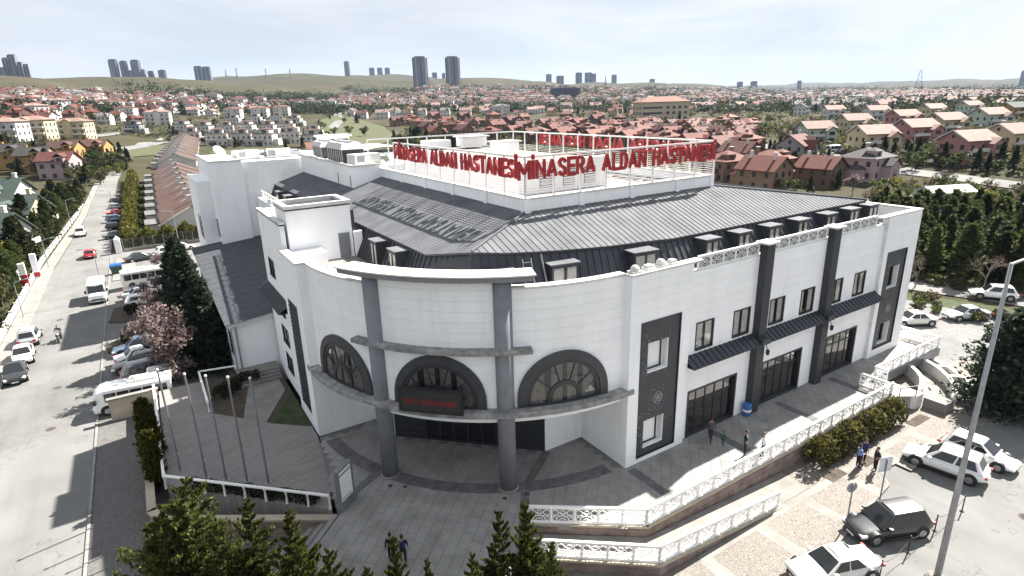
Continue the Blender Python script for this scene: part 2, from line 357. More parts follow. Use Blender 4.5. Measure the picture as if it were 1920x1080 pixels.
def hit(px, py):
    """where a sight line of the survey meets the ground"""
    r = RW @ np.array([px - 960., py - 540., F_PX]); r /= np.linalg.norm(r)
    t = np.concatenate([np.arange(20, 400, 1.0), 400 * 1.004 ** np.arange(0, 800)])
    P = CAM[None] + t[:, None] * r[None]; below = P[:, 2] - terrain(P[:, 0], P[:, 1])
    k = np.argmax(below < 0) if (below < 0).any() else len(t) - 1
    if k > 0:
        f = below[k - 1] / (below[k - 1] - below[k] + 1e-9); q = P[k - 1] * (1 - f) + P[k] * f
    else: q = P[k]
    return float(q[0]), float(q[1]), float(terrain(q[0], q[1]))
def at(px, py, z):
    r = RW @ np.array([px - 960., py - 540., F_PX]); t = (z - CAM[2]) / r[2]; p = CAM + t * r
    return float(p[0]), float(p[1]), float(z)

# ================================================================== ground
def terrain_material():
    mt = bpy.data.materials.new('terrain'); mt.use_nodes = True; MATS['terrain'] = mt; n = mt.node_tree; b = n.nodes['Principled BSDF']; b.inputs['Roughness'].default_value = 1; b.inputs['Specular IOR Level'].default_value = .1
    ge = n.nodes.new('ShaderNodeNewGeometry')
    def noise(sc, det=6, dist=0.):
        o = n.nodes.new('ShaderNodeTexNoise'); o.inputs['Scale'].default_value = sc; o.inputs['Detail'].default_value = det; o.inputs['Distortion'].default_value = dist
        n.links.new(ge.outputs['Position'], o.inputs['Vector']); return o.outputs['Fac']
    def ramp(src, p0, p1):
        r = n.nodes.new('ShaderNodeMapRange'); r.inputs['From Min'].default_value = p0; r.inputs['From Max'].default_value = p1; n.links.new(src, r.inputs['Value']); return r.outputs['Result']
    def mixc(f, a, bb):
        x = n.nodes.new('ShaderNodeMix'); x.data_type = 'RGBA'; n.links.new(f, x.inputs['Factor'])
        for k, v in (('A', a), ('B', bb)):
            if isinstance(v, tuple): x.inputs[k].default_value = (*v, 1)
            else: n.links.new(v, x.inputs[k])
        return x.outputs['Result']
    base = mixc(ramp(noise(.006, 8, .6), .42, .6), (.046, .045, .024), (.072, .060, .040))
    base = mixc(ramp(noise(.05, 6), .5, .72), base, (.03, .033, .015))
    base = mixc(ramp(noise(.0021, 6, 1.2), .62, .70), base, (.09, .052, .036))
    base = mixc(ramp(noise(.018, 9, .8), .45, .62), base, (.052, .05, .027))
    base = mixc(ramp(noise(.009, 9, 2.), .57, .62), base, (.085, .075, .05))
    base = mixc(ramp(noise(.6, 5), .35, .8), base, (.045, .042, .021))
    n.links.new(base, b.inputs['Base Color'])
    bu = n.nodes.new('ShaderNodeBump'); bu.inputs['Strength'].default_value = .5; bu.inputs['Distance'].default_value = .2; n.links.new(noise(1.5), bu.inputs['Height']); n.links.new(bu.outputs['Normal'], b.inputs['Normal'])
terrain_material()
NA = 360; rad = [0.0, 30, 60, 90, 120, 145] + [170 * 1.045 ** k for k in range(86)]
vs = []; fs = []
for r in rad:
    a = np.arange(NA) / NA * 2 * PI; x = CAM[0] + r * np.cos(a); y = CAM[1] + r * np.sin(a); z = terrain(x, y) - .08
    vs += list(zip(x.tolist(), y.tolist(), z.tolist()))
for j in range(len(rad) - 1):
    for i in range(NA): fs.append((j * NA + i, j * NA + (i + 1) % NA, (j + 1) * NA + (i + 1) % NA, (j + 1) * NA + i))
g = MB(); g.add(vs, fs); struct(g.build('ground', 'terrain', smooth=True))

def strip(name, pts, mtl, dz=0., step=8., lift=True):
    """ribbon: pts = [(xL, yL, xR, yR), ...]"""
    rings = []
    for (a, b) in zip(pts[:-1], pts[1:]):
        L = math.hypot(b[0] - a[0], b[1] - a[1]); n = max(1, int(L / step))
        for i in range(n):
            t = i / n; rings.append([a[k] + (b[k] - a[k]) * t for k in range(4)])
    rings.append(list(pts[-1])); m_ = MB(); NX = 4
    grid = []
    for r in rings:
        row = []
        for k in range(NX + 1):
            t = k / NX; x = r[0] + (r[2] - r[0]) * t; y = r[1] + (r[3] - r[1]) * t
            row.append((x, y, (float(terrain(x, y)) if lift else ZS) + dz))
        grid.append(row)
    m_.loft(grid, closed=False, caps=False)
    return struct(m_.build(name, mtl))
def centre_strip(name, cl, wd, mtl, dz, step=8.):
    P = []
    for i, p in enumerate(cl):
        a = cl[max(0, i - 1)]; b = cl[min(len(cl) - 1, i + 1)]; dx, dy = b[0] - a[0], b[1] - a[1]; L = math.hypot(dx, dy); nx, ny = -dy / L * wd / 2, dx / L * wd / 2
        P.append((p[0] + nx, p[1] + ny, p[0] - nx, p[1] - ny))
    return strip(name, P, mtl, dz, step)
strip('street', [(-35.6, -90, -28, -90), (-35.4, 90, -28, 90), (-34.0, 130, -28.1, 130), (-33.0, 165, -28, 165), (-31.9, 200, -27.2, 208), (-27.5, 262, -23.5, 272), (-17.5, 395, -9.5, 405)], 'asphalt_light', .012)
pv = strip('pavement', [(-37.3, -90, -35.6, -90), (-37.1, 90, -35.4, 90), (-35.6, 130, -34, 130), (-34.4, 165, -33.0, 165), (-33.2, 200, -31.9, 200)], 'concrete', .13)
km = MB()
for (x, y0, y1) in ((-35.5, -90, 90), (-28.0, -20, 29.2), (-28.0, 29.2, 95)):
    y = y0
    while y < y1 - .5:
        yy = min(y + 1.0, y1); km.box(x - .08, x + .08, y + .01, yy - .01, ZS, ZS + (.14 if x < -30 else .10)); y += 1.0
tag(km.build('kerb_stone', 'kerb', pv), kind='stuff')
# lot beside the street, sett-paved strip by the terrace
m_ = MB(); m_.quad((-28, 29.2, ZS + .02), (-15, 29.2, ZS + .02), (-12, 97, ZS + .02), (-28, 97, ZS + .02)); struct(m_.build('parking_lot', 'asphalt_light'))
m_ = MB(); m_.quad((-27.9, -40, ZS + .03), (-15, -40, ZS + .03), (-15, 31, ZS + .03), (-27.9, 31, ZS + .03)); struct(m_.build('sett_pavement', 'cobble_dark'))
# street on the right
m_ = MB(); m_.prism([(-15, -60), (70, -60), (70, -14), (53.2, -13), (50.5, 14), (32.7, 14), (32.7, -5.2), (-15, -5.2)], ZS - .3, ZS + .016); struct(m_.build('side_street', 'asphalt_light'))
pave = [(-15, -13.6), (-4, -13.4), (1.0, -11.2), (4, -10.2), (8.1, -9.6), (13.2, -8.9), (14.0, -8.2), (14.6, -7.9), (17.2, -8.1), (22, -8.2), (25.2, -8.9), (28.8, -10.4), (36, -11.6), (40, -11), (41, -6), (38, -3.6), (33.6, -3), (33.2, -1.2), (-15, -1.2)]
m_ = MB(); m_.prism(pave, ZS - .2, ZS + .12); pb = struct(m_.build('sidewalk', 'cobble'))
km = MB()
for a, b in zip(pave[1:14], pave[2:15]):
    L = math.hypot(b[0] - a[0], b[1] - a[1]); n = max(1, round(L / .9)); ang = math.atan2(b[1] - a[1], b[0] - a[0])
    for i in range(n):
        t = (i + .5) / n; km.cbox((a[0] + (b[0] - a[0]) * t, a[1] + (b[1] - a[1]) * t, ZS + .06), (L / n - .02, .16, .15), ang)
tag(km.build('kerb_stone', 'kerb', pb), kind='stuff')
m_ = MB()      # plain concrete bands across the setts
for x in (-1.2, 3.2, 7.4, 11.6, 15.8, 20.0): m_.box(x, x + .8, -9.0 if x > 5 else -10.6, -6.8, ZS + .12, ZS + .126)
m_.box(-1, 22, -6.95, -6.5, ZS + .12, ZS + .1275); m_.build('paving_band', 'concrete', pb)
# road beyond the car park and the road through the villas
R2 = centre_strip('back_road', [(66.5, -35), (60.2, -1), (56.5, 11), (50, 33), (40, 62)], 5.2, 'asphalt_light', .05)
vr = [hit(*p)[:2] for p in ((1935, 352), (1800, 334), (1700, 322), (1610, 302), (1480, 283), (1400, 268), (1330, 262))]
centre_strip('villa_road', vr, 7.5, 'asphalt_light', .12)
vr2 = [hit(*p)[:2] for p in ((1690, 365), (1650, 375), (1600, 392), (1560, 372))]
centre_strip('garden_path', vr2, 5, 'concrete', .1)
fl = [hit(*p)[:2] for p in ((210, 283), (300, 268), (420, 262), (520, 258), (620, 243), (636, 228), (632, 214), (690, 205))]
centre_strip('cross_road', fl, 9, 'asphalt_light', .25)
fl = [hit(*p)[:2] for p in ((60, 265), (130, 258), (250, 246), (300, 250))]
centre_strip('hill_road', fl, 6, 'asphalt_light', .25)
def patch(name, pix, mtl, dz=.08):
    m_ = MB(); P = [hit(*p) for p in pix]; c = [sum(q[i] for q in P) / len(P) for i in (0, 1)]
    N = 6; grid = []
    for j in range(N + 1):
        grid.append([])
        for p in P:
            x = c[0] + (p[0] - c[0]) * j / N; y = c[1] + (p[1] - c[1]) * j / N; grid[-1].append((x, y, float(terrain(x, y)) + dz))
    m_.loft(grid, closed=True, caps=False); return struct(m_.build(name, mtl, smooth=True))
patch('meadow', [(585, 262), (600, 225), (640, 212), (720, 238), (745, 258), (700, 275), (640, 280)], 'lawn_bright')
patch('meadow', [(205, 281), (260, 272), (330, 272), (300, 290), (225, 296)], 'lawn_bright')
patch('meadow', [(390, 285), (470, 278), (545, 280), (540, 296), (430, 300)], 'lawn_bright')
patch('meadow', [(1560, 185), (1700, 179), (1800, 184), (1760, 189), (1620, 190)], 'lawn_bright', .6)

# ------------------------------------------------------------------ plaza (z = 0) and its paving
PLZ = [(33.6, .6), (33.6, -2.0), (24.1, -2.0), (24.1, -3.1), (22.4, -3.1), (22.4, -4.45), (-2.6, -4.45), (-7.5, -.8), (-9.6, -3.2), (-13.2, -5.2), (-18.9, .0), (-19.8, 1.9), (-15.9, 5.85), (-15.5, 10), (-14.6, 14.5), (-10, 15), (0, 5), (5, .6)]
m_ = MB(); m_.prism(list(reversed(PLZ)), ZS - .2, -.03); plaza = struct(m_.build('plaza', 'plaza_base'))
O_ROT = (0.0, 14.6)
def band_dark(x, y):
    r = math.hypot(x, y - 14.6)
    return (13.6 < r < 14.5 and x < .3 and y < 14.8) or (y < -.2 and any(abs(x - q) < .32 for q in (.2, 7.6, 14.6, 21.4)) and y > -4.4) or (abs((x + 6.6) * .55 + (y - 1.0) * .83) < .0)
def tiles(region, ang, a, b, org, parent, mt1, mt2, zt=0., limit=300):
    cs, sn = math.cos(ang), math.sin(ang); L = []
    for j in range(-60, 61):
        for i in range(-40, 41):
            u = i * a + (j % 2) * a / 2; v = j * b; x = org[0] + u * cs - v * sn; y = org[1] + u * sn + v * cs
            if inside((x, y), region): L.append((math.hypot(x - CAM[0], y - CAM[1]), x, y))
    L.sort(); meshes = {}
    rest = {mt1: MB(), mt2: MB()}
    for k, (d, x, y) in enumerate(L):
        mk = mt1
        dz = random.uniform(-.004, .002)
        if k < limit:
            if mk not in meshes: meshes[mk] = MB().box(-a / 2 + .009, a / 2 - .009, -b / 2 + .009, b / 2 - .009, -.05, 0).mesh('paving_slab', mk)
            put('paving_slab', meshes[mk], parent, (x, y, zt + dz), ang)
        else: rest[mk].cbox((x, y, zt - .025 + dz), (a - .018, b - .018, .05), ang)
    for mk, q in rest.items():
        if q.v: tag(q.build('paving_slabs', mk, parent), kind='stuff')
shrunk = [(33.4, .4), (33.4, -1.8), (23.8, -1.8), (22.1, -2.9), (22.1, -4.2), (-2.7, -4.2), (-7.5, -.5), (-9.7, -2.8), (-13.2, -4.8), (-18.5, .1), (-19.5, 1.9), (-15.9, 5.5), (-15.2, 10), (-14.4, 14.2), (-10.2, 14.5), (-10.2, 11.7), (-3, 4.4), (0, 4.2), (0, 0.02), (5.0, .02), (27.2, .25)]
tiles(shrunk, R_(45), 1.2, .6, (0, 0), plaza, 'slab', 'slab_band')
bd = thing('paving_band', None, None); bd['kind'] = 'structure'      # darker sett bands laid over the slabs
for k in range(26):
    a = PI * 1.02 + (PI * .46) * k / 26; MB().arcbox(O_ROT, 13.55, 14.45, a, a + PI * .46 / 26 - .0012, -.02, .009, 3).build('sett_band', 'slab_band', bd)
for x in (.2, 7.6, 14.6, 21.4):
    for k in range(7): MB().box(x - .3, x + .3, -.25 - .58 * (k + 1), -.265 - .58 * k, -.02, .009).build('sett_band', 'slab_band', bd)
for (x0, y0, x1, y1) in ((-6.3, 1.6, -8.6, -1.7), (-2.9, 4.2, -6.0, 2.0), (-15.6, 6.6, -12.7, 8.3)):
    L = math.hypot(x1 - x0, y1 - y0); MB().box(0, L, -.26, .26, -.02, .007).build('sett_band', 'slab_band', bd, (x0, y0, 0), math.atan2(y1 - y0, x1 - x0))
# flagpole terrace
TER = [(-16.1, 6.4), (-15.3, 10.2), (-14.7, 14.6), (-14.7, 16.2), (-17.2, 18.6), (-20.5, 22.6), (-20.6, 29), (-23.6, 29), (-23.8, 14.4)]
m_ = MB(); m_.prism(list(reversed(TER)), ZS - .2, .012); struct(m_.build('flag_terrace', 'paver_strip'))
# planted bed beside the left wing and its concrete walk
m_ = MB(); m_.prism([(-20.5, 22.5), (-17.2, 18.5), (-14.6, 16.1), (-14.6, 28), (-20.5, 29)], ZS, -.05); struct(m_.build('planting_bed', 'soil'))
m_ = MB(); m_.prism([(-18.6, 20.2), (-17.3, 18.7), (-15.0, 23.3), (-15.0, 25.6), (-17.4, 25.6)], -.1, .0); struct(m_.build('walkway', 'concrete'))
m_ = MB(); m_.prism([(-17.1, 18.4), (-14.7, 16.2), (-14.7, 22.4)], -.1, .02); struct(m_.build('lawn', 'lawn'))
m_ = MB()
for k in range(4): m_.box(-17.9, -14.7, 25.6 + .35 * k, 28.2, -.05, .16 * (k + 1))
struct(m_.build('entrance_steps', 'concrete'))
# stairs from the plaza down to the setts (run alongside the terrace wall)
ds = Vector((-.707, .707, 0)); dn = Vector((-.707, -.707, 0))
stairs = struct(thing('stairs', None, None))
for k in range(9):
    a = Vector((-15.9, 5.75, 0)) + ds * (.34 * k); z1 = -.155 * k - .01
    p = [a, a + dn * 5.2, a + dn * 5.2 + ds * .36, a + ds * .36]
    m_ = MB(); m_.prism([(q.x, q.y) for q in reversed(p)], ZS - .1, z1 - (.155 if k else 0.02)); m_.build('step', 'slab_band' if k % 2 else 'slab', stairs)

# ================================================================== hospital
H = thing('hospital_building', 'large white hospital with curved corner entrance, grey columns and dark metal roof', 'hospital')
def facade(name, loc, rz, u0, u1, z0, z1, openings, course=.62, joint=.009, thick=.3, maxlen=5.0):
    """core wall with real openings and proud cladding boards. local x along the wall, outside is -y"""
    zs = sorted(set([z0, z1] + [z for o in openings for z in o[2:4] if z0 < z < z1])); core = MB()
    for a, b in zip(zs[:-1], zs[1:]):
        cuts = sorted((o[0], o[1]) for o in openings if o[2] < (a + b) / 2 < o[3]); x = u0
        for c0, c1 in cuts + [(u1, u1)]:
            if c0 > x + 1e-4: core.box(x, c0, .03, thick, a, b)
            x = max(x, c1)
    c = core.build(name, 'joint_grey', H, loc, rz)
    lines = [z0]
    while lines[-1] < z1 - course * 1.3: lines.append(lines[-1] + course)
    lines.append(z1)
    for l0, l1 in zip(lines[:-1], lines[1:]):
        zz = sorted(set([l0, l1] + [z for o in openings for z in o[2:4] if l0 + .02 < z < l1 - .02]))
        for a, b in zip(zz[:-1], zz[1:]):
            cuts = sorted((o[0], o[1]) for o in openings if o[2] < (a + b) / 2 < o[3]); x = u0
            for c0, c1 in cuts + [(u1, u1)]:
                if c0 > x + .01:
                    n = max(1, math.ceil((c0 - x) / maxlen - .2))
                    for i in range(n):
                        e0 = x + (c0 - x) * i / n; e1 = x + (c0 - x) * (i + 1) / n
                        MB().box(e0, e1 - (.006 if i < n - 1 else 0), 0, .03, a, b - (joint if b == l1 and l1 != z1 else 0)).build('cladding_board', 'white_wall', c)
                x = max(x, c1)
    return c
def window(loc, rz, wd, ht, cols=2, rows=1, depth=.09, fr=.09, frame='anthracite', curtain=True, name='window', reveal=.25, sill=True, inner='interior_dark', glass='window_glass', bw=.055):
    """local x along the wall, outside -y, origin bottom centre on the outer wall face"""
    f = MB(); y0, y1 = -.03, depth
    f.box(-wd / 2, -wd / 2 + fr, y0, y1, 0, ht); f.box(wd / 2 - fr, wd / 2, y0, y1, 0, ht)
    f.box(-wd / 2 + fr, wd / 2 - fr, y0, y1, ht - fr, ht); f.box(-wd / 2 + fr, wd / 2 - fr, y0 - (.05 if sill else 0), y1, 0, fr)
    iw = wd - 2 * fr; ih = ht - 2 * fr
    for i in range(1, cols): x = -iw / 2 + iw * i / cols; f.box(x - bw / 2, x + bw / 2, depth - .09, depth - .01, fr, ht - fr)
    for j in range(1, rows): z = fr + ih * j / rows; f.box(-iw / 2, iw / 2, depth - .08, depth - .02, z - bw / 2, z + bw / 2)
    o = f.build(name, frame, H, loc, rz)
    for i in range(cols):
        for j in range(rows):
            x0 = -iw / 2 + iw * i / cols; x1 = x0 + iw / cols; za = fr + ih * j / rows; zb = za + ih / rows
            MB().quad((x0 + .02, depth - .05, za + .02), (x1 - .02, depth - .05, za + .02), (x1 - .02, depth - .05, zb - .02), (x0 + .02, depth - .05, zb - .02)).build('pane', glass, o)
    MB().box(-wd / 2, wd / 2, reveal + .35, reveal + .4, 0, ht).build('room_back', inner, o)
    if curtain:
        for sgn in (-1, 1):
            n = 10; cw = iw * random.uniform(.3, .48); r0 = []; r1 = []
            for k in range(n + 1):
                x = sgn * (iw / 2 - cw * k / n); y = depth + .04 + .02 * math.sin(k * 2.2); r0.append((x, y, fr)); r1.append((x, y, ht - fr))
            MB().loft([r0, r1], closed=False, caps=False).build('curtain', 'curtain', o)
    return o
# ---- right wing, long facade (outside is -y)
WIN = [(5.85, 7.55), (9.45, 11.2), (13.3, 15.0), (16.9, 18.6), (20.6, 22.3), (23.9, 25.55)]
DOO = [(5.5, 10.4), (13.15, 17.95), (20.6, 25.5)]
ops = [(a, b, 6.15, 8.05) for a, b in WIN] + [(a, b, 0.0, 3.4) for a, b in DOO]
facade('facade_wall', (0, .3, 0), 0, 4.95, 27.3, 0, 11.45, ops)
for a, b in WIN: window(((a + b) / 2, .3, 6.15), 0, b - a, 1.9)
for k, (a, b) in enumerate(DOO):
    wd = b - a; o = window(((a + b) / 2, .3, 0.0), 0, wd, 3.4, cols=5, rows=1, depth=.28, fr=.14, curtain=False, name='shop_window', inner='interior_warm', glass='shop_glass', sill=False, reveal=2.2, bw=.07)
    m_ = MB(); m_.box(-wd / 2 + .14, wd / 2 - .14, .2, .27, 2.35, 2.43); m_.build('transom', 'anthracite', o)
    m_ = MB(); m_.box(-wd / 2, wd / 2, .3, 2.6, 0.005, .02); m_.build('inner_floor', 'interior_warm', o)
    m_ = MB(); m_.box(-wd / 2 - .02, -wd / 2, .3, 2.6, 0, 3.4); m_.box(wd / 2, wd / 2 + .02, .3, 2.6, 0, 3.4); m_.box(-wd / 2, wd / 2, .3, 2.6, 3.4, 3.42); m_.build('inner_wall', 'cream_wall', o)
def screen_block(loc, rz, x0, x1, p0, p1, pz0, pz1, htop, squares, blind):
    """projecting end block with the dark perforated screen"""
    facade('block_wall', loc, rz, x0, x1, 0, htop, [(p0, p1, pz0, pz1)], thick=.5)
    f = MB(); zs = [pz0] + [z for s_ in squares for z in s_[2:4]] + [pz1]; zs.sort()
    for a, b in zip(zs[:-1], zs[1:]):
        cut = [s_ for s_ in squares if s_[2] <= a + 1e-6 and s_[3] >= b - 1e-6]
        if cut: f.box(p0, cut[0][0], .05, .4, a, b); f.box(cut[0][1], p1, .05, .4, a, b)
        else: f.box(p0, p1, .05, .4, a, b)
    pn = f.build('screen_panel', 'dark_panel', H, loc, rz)
    fr = MB(); t = .06
    fr.box(p0 - t, p0, -.03, .05, pz0 - t, pz1 + t); fr.box(p1, p1 + t, -.03, .05, pz0 - t, pz1 + t); fr.box(p0, p1, -.03, .05, pz1, pz1 + t); fr.box(p0, p1, -.03, .05, pz0 - t, pz0)
    fr.build('panel_frame', 'anthracite', pn)
    for (a, b, c, d) in squares:
        q = MB(); q.box(a, b, .46, .5, c, d); q.build('blind' if blind else 'pane', 'blind_white' if blind else 'car_glass', pn)
        q = MB(); q.box(b - .07, b - .005, .06, .45, c, d); q.box(a, b - .07, .06, .45, c, c + .06); q.build('reveal_trim', 'white_paint', pn)
        q = MB(); q.box(b - .32, b - .26, .36, .45, c + .06, d); q.box(a, b - .32, .36, .45, c + .06, c + .14); q.build('window_bar', 'anthracite', pn)
    st = MB()                                       # ring of small studs round the openings
    for (a, b, c, d) in squares:
        for k in range(170):
            u = random.uniform(a - .45, b + .1); v = random.uniform(c - .1, d + .75)
            if a - .06 < u < b + .06 and c - .05 < v < d + .06: continue
            dist = max(a - u, v - d, 0)
            if random.random() < dist * 1.1: continue
            s_ = random.uniform(.012, .03); st.box(u - s_, u + s_, .03, .05, v - s_, v + s_)
    if st.v: tag(st.build('stud', 'galv', pn), kind='stuff')
    em = MB(); cx = (p0 + p1) / 2; cz = 4.05       # interlaced knot emblem
    for dx, dz in ((-.17, 0), (.17, 0), (0, .17), (0, -.17)):
        pts = [(cx + dx + .24 * math.cos(t), .025, cz + dz + .24 * math.sin(t)) for t in np.linspace(0, 2 * PI, 21)]; em.path(pts, .028, 5)
    for k in range(30):
        t = 2 * PI * k / 30; r = .62 + .12 * (k % 3); em.box(cx + r * math.cos(t) - .02, cx + r * math.cos(t) + .02, .03, .05, cz + r * math.sin(t) - .02, cz + r * math.sin(t) + .02)
    em.build('emblem', 'galv', pn)
screen_block((0, 0, 0), 0, 0, 4.95, .88, 4.07, .38, 9.2, 12.15, [(1.5, 3.2, 5.9, 7.85), (1.4, 3.1, .85, 2.75)], True)
screen_block((0, 0, 0), 0, 27.3, 32.5, 27.95, 31.0, .72, 9.1, 12.1, [(28.7, 30.3, 5.9, 7.8), (28.7, 30.3, .95, 2.8)], False)
# ---- left wing (outside is -x): local x = -y
facade('block_wall', (-14.6, 0, 0), -PI / 2, -19.5, -14.6, 0, 12.15, [(-18.75, -16.0, .95, 8.95)], thick=.5)
m_ = MB(); m_.box(-18.75, -16.0, .06, .3, .95, 8.95); lp = m_.build('louvre_panel', 'dark_panel', H, (-14.6, 0, 0), -PI / 2)
for k in range(26): MB().box(-18.7, -16.05, .0, .07, 1.0 + k * .305, 1.0 + k * .305 + .13).build('louvre_slat', 'anthracite', lp)
lw = [(-24.4, -22.2, 1.35, 2.85), (-24.5, -22.2, 3.75, 5.2), (-24.5, -22.2, 6.2, 7.35), (-25.9, -23.9, 8.95, 10.4)]
facade('facade_wall', (-14.3, 0, 0), -PI / 2, -27.6, -19.5, 0, 13.9, lw)
for a, b, c, d in lw: window((-14.3, -(a + b) / 2, c), -PI / 2, b - a, d - c, cols=2, curtain=False)
# walls that close the volumes
MB().box(32.2, 32.49, .5, 40, 0, 12.1).build('end_wall', 'white_wall', H); MB().box(-14.29, -8, 27.6, 27.9, 0, 13.89).build('end_wall', 'white_wall', H)
MB().box(-9.6, -.3, 27.9, 52.5, 0, 10.8).build('rear_mass', 'white_wall', H); MB().box(-.3, 32.2, 8, 60, 0, 10.8).build('rear_mass', 'white_wall', H)
# ---- rotunda: centre (0, 14.6) radius 14
RO = (0.0, 14.6); A0, A1 = PI, 1.5 * PI       # from -x round to -y
core = MB(); core.arcbox(RO, 13.6, 13.97, A0, A1, 4.35, 12.15, 48); rot = core.build('rotunda_wall', 'joint_grey', H)
z = 4.35; course = .6
while z < 12.0:
    zt = min(z + course, 12.15); zt = 12.15 if 12.15 - zt < .25 else zt
    nseg = 8
    for k in range(nseg):
        a = A0 + (A1 - A0) * k / nseg; b = A0 + (A1 - A0) * (k + 1) / nseg - .0004
        MB().arcbox(RO, 13.97, 14.0, a, b, z, zt - .009, 8).build('cladding_board', 'white_wall', rot)
    z = zt
CA = (R_(270 - 29.6), R_(180 + 29.6))
m_ = MB(); m_.arcbox(RO, 13.6, 13.99, CA[1], CA[0], 12.15, 12.75, 18); m_.build('raised_parapet', 'white_wall', H)
MB().arcbox(RO, 13.5, 14.06, A0, CA[1] - .03, 12.15, 12.27, 16).build('parapet_cap', 'white_cap', H); MB().arcbox(RO, 13.5, 14.06, CA[0] + .03, A1, 12.15, 12.27, 16).build('parapet_cap', 'white_cap', H)
for a in CA:
    m_ = MB(); m_.lathe([(.5, 0), (.5, 12.72)], (RO[0] + 13.95 * math.cos(a), RO[1] + 13.95 * math.sin(a), 0), 28); c = m_.build('column', 'grey_render', H, smooth=False)
    c.data.polygons.foreach_set('use_smooth', [len(p.vertices) == 4 for p in c.data.polygons])
    m_ = MB(); m_.lathe([(.62, 0), (.62, .05), (.54, .1)], (RO[0] + 13.95 * math.cos(a), RO[1] + 13.95 * math.sin(a), .0), 20); m_.build('base_ring', 'concrete', c)
def ledge(name, r0, r1, a0, a1, z0, z1, mt, n=40, rnd=0.):
    m_ = MB(); m_.arcbox(RO, r0, r1, a0, a1, z0, z1, n); o = m_.build(name, mt, H)
    b_ = o.modifiers.new('b', 'BEVEL'); b_.width = .05; b_.segments = 2; b_.limit_method = 'ANGLE'; return o
ledge('entrance_ledge', 13.5, 14.68, A0 - .03, A1 + .03, 4.92, 5.25, 'grey_ledge')
ledge('ledge', 13.9, 14.55, R_(225 - 21.5), R_(225 + 21.5), 8.62, 8.9, 'grey_ledge', 24)
ledge('crown_beam', 13.4, 14.62, R_(225 - 23), R_(225 + 22), 12.72, 13.02, 'grey_render', 24)
m_ = MB(); m_.arcbox(RO, 13.3, 14.7, R_(225 - 23.3), R_(225 + 22.3), 13.02, 13.1, 24); m_.build('beam_cap', 'white_cap', H)
# soffit over the entrance and the recess walls
m_ = MB(); m_.prism([(0, .6)] + [(RO[0] + 13.6 * math.cos(a), RO[1] + 13.6 * math.sin(a)) for a in np.linspace(A1, A0, 20)] + [(-10.25, 14.6), (-10.25, 11.6), (-2.95, 4.3), (0, 4.3)], 4.36, 4.6)
m_.build('soffit', 'white_wall', H)
m_ = MB(); m_.box(0.0, .3, .5, 4.3, 0, 4.4); m_.box(-2.95, .3, 4.3, 4.6, 0, 4.4); m_.build('recess_wall', 'white_wall', H)
m_ = MB(); m_.box(-14.1, -10.25, 14.6, 14.9, 0, 4.4); m_.box(-10.25, -9.95, 11.6, 14.9, 0, 4.4); m_.build('recess_wall', 'white_wall', H)
MB().box(-14.597, -13.4, 14.585, 14.6, 0, 12.15).build('block_return', 'white_wall', H); MB().box(-.018, .0, .004, 1.4, 0, 12.15).build('block_return', 'white_wall', H)
# entrance door wall on the diagonal
p0 = Vector((-10.25, 11.6)); p1 = Vector((-2.95, 4.3)); L = (p1 - p0).length; ang = math.atan2(p1.y - p0.y, p1.x - p0.x)
ew = MB(); ew.box(0, L, .25, .3, 0, 4.4); ewo = ew.build('entrance_wall', 'interior_dark', H, (p0.x, p0.y, 0), ang)
segs = [(0, .22, 'p'), (.22, .78, 'g'), (.78, 1, 'p')]
for a, b, k in segs:
    if k == 'p':
        n = 8
        for i in range(n): MB().box(a * L, b * L - .02, .0, .25, 4.4 * i / n, 4.4 * (i + 1) / n - .03).build('panel', 'anthracite', ewo)
    else:
        n = 6
        for i in range(n):
            x0 = a * L + (b - a) * L * i / n; x1 = a * L + (b - a) * L * (i + 1) / n
            f = MB(); f.box(x0, x0 + .06, .02, .2, 0, 4.4); f.box(x1 - .06, x1, .02, .2, 0, 4.4); f.box(x0 + .06, x1 - .06, .02, .2, 4.3, 4.4); f.box(x0 + .06, x1 - .06, .02, .2, 2.45, 2.55); f.box(x0 + .06, x1 - .06, .02, .2, 0, .1)
            f.build('door', 'anthracite', ewo)
            MB().box(x0 + .06, x1 - .06, .1, .11, .1, 4.3).build('pane', 'car_glass', ewo)
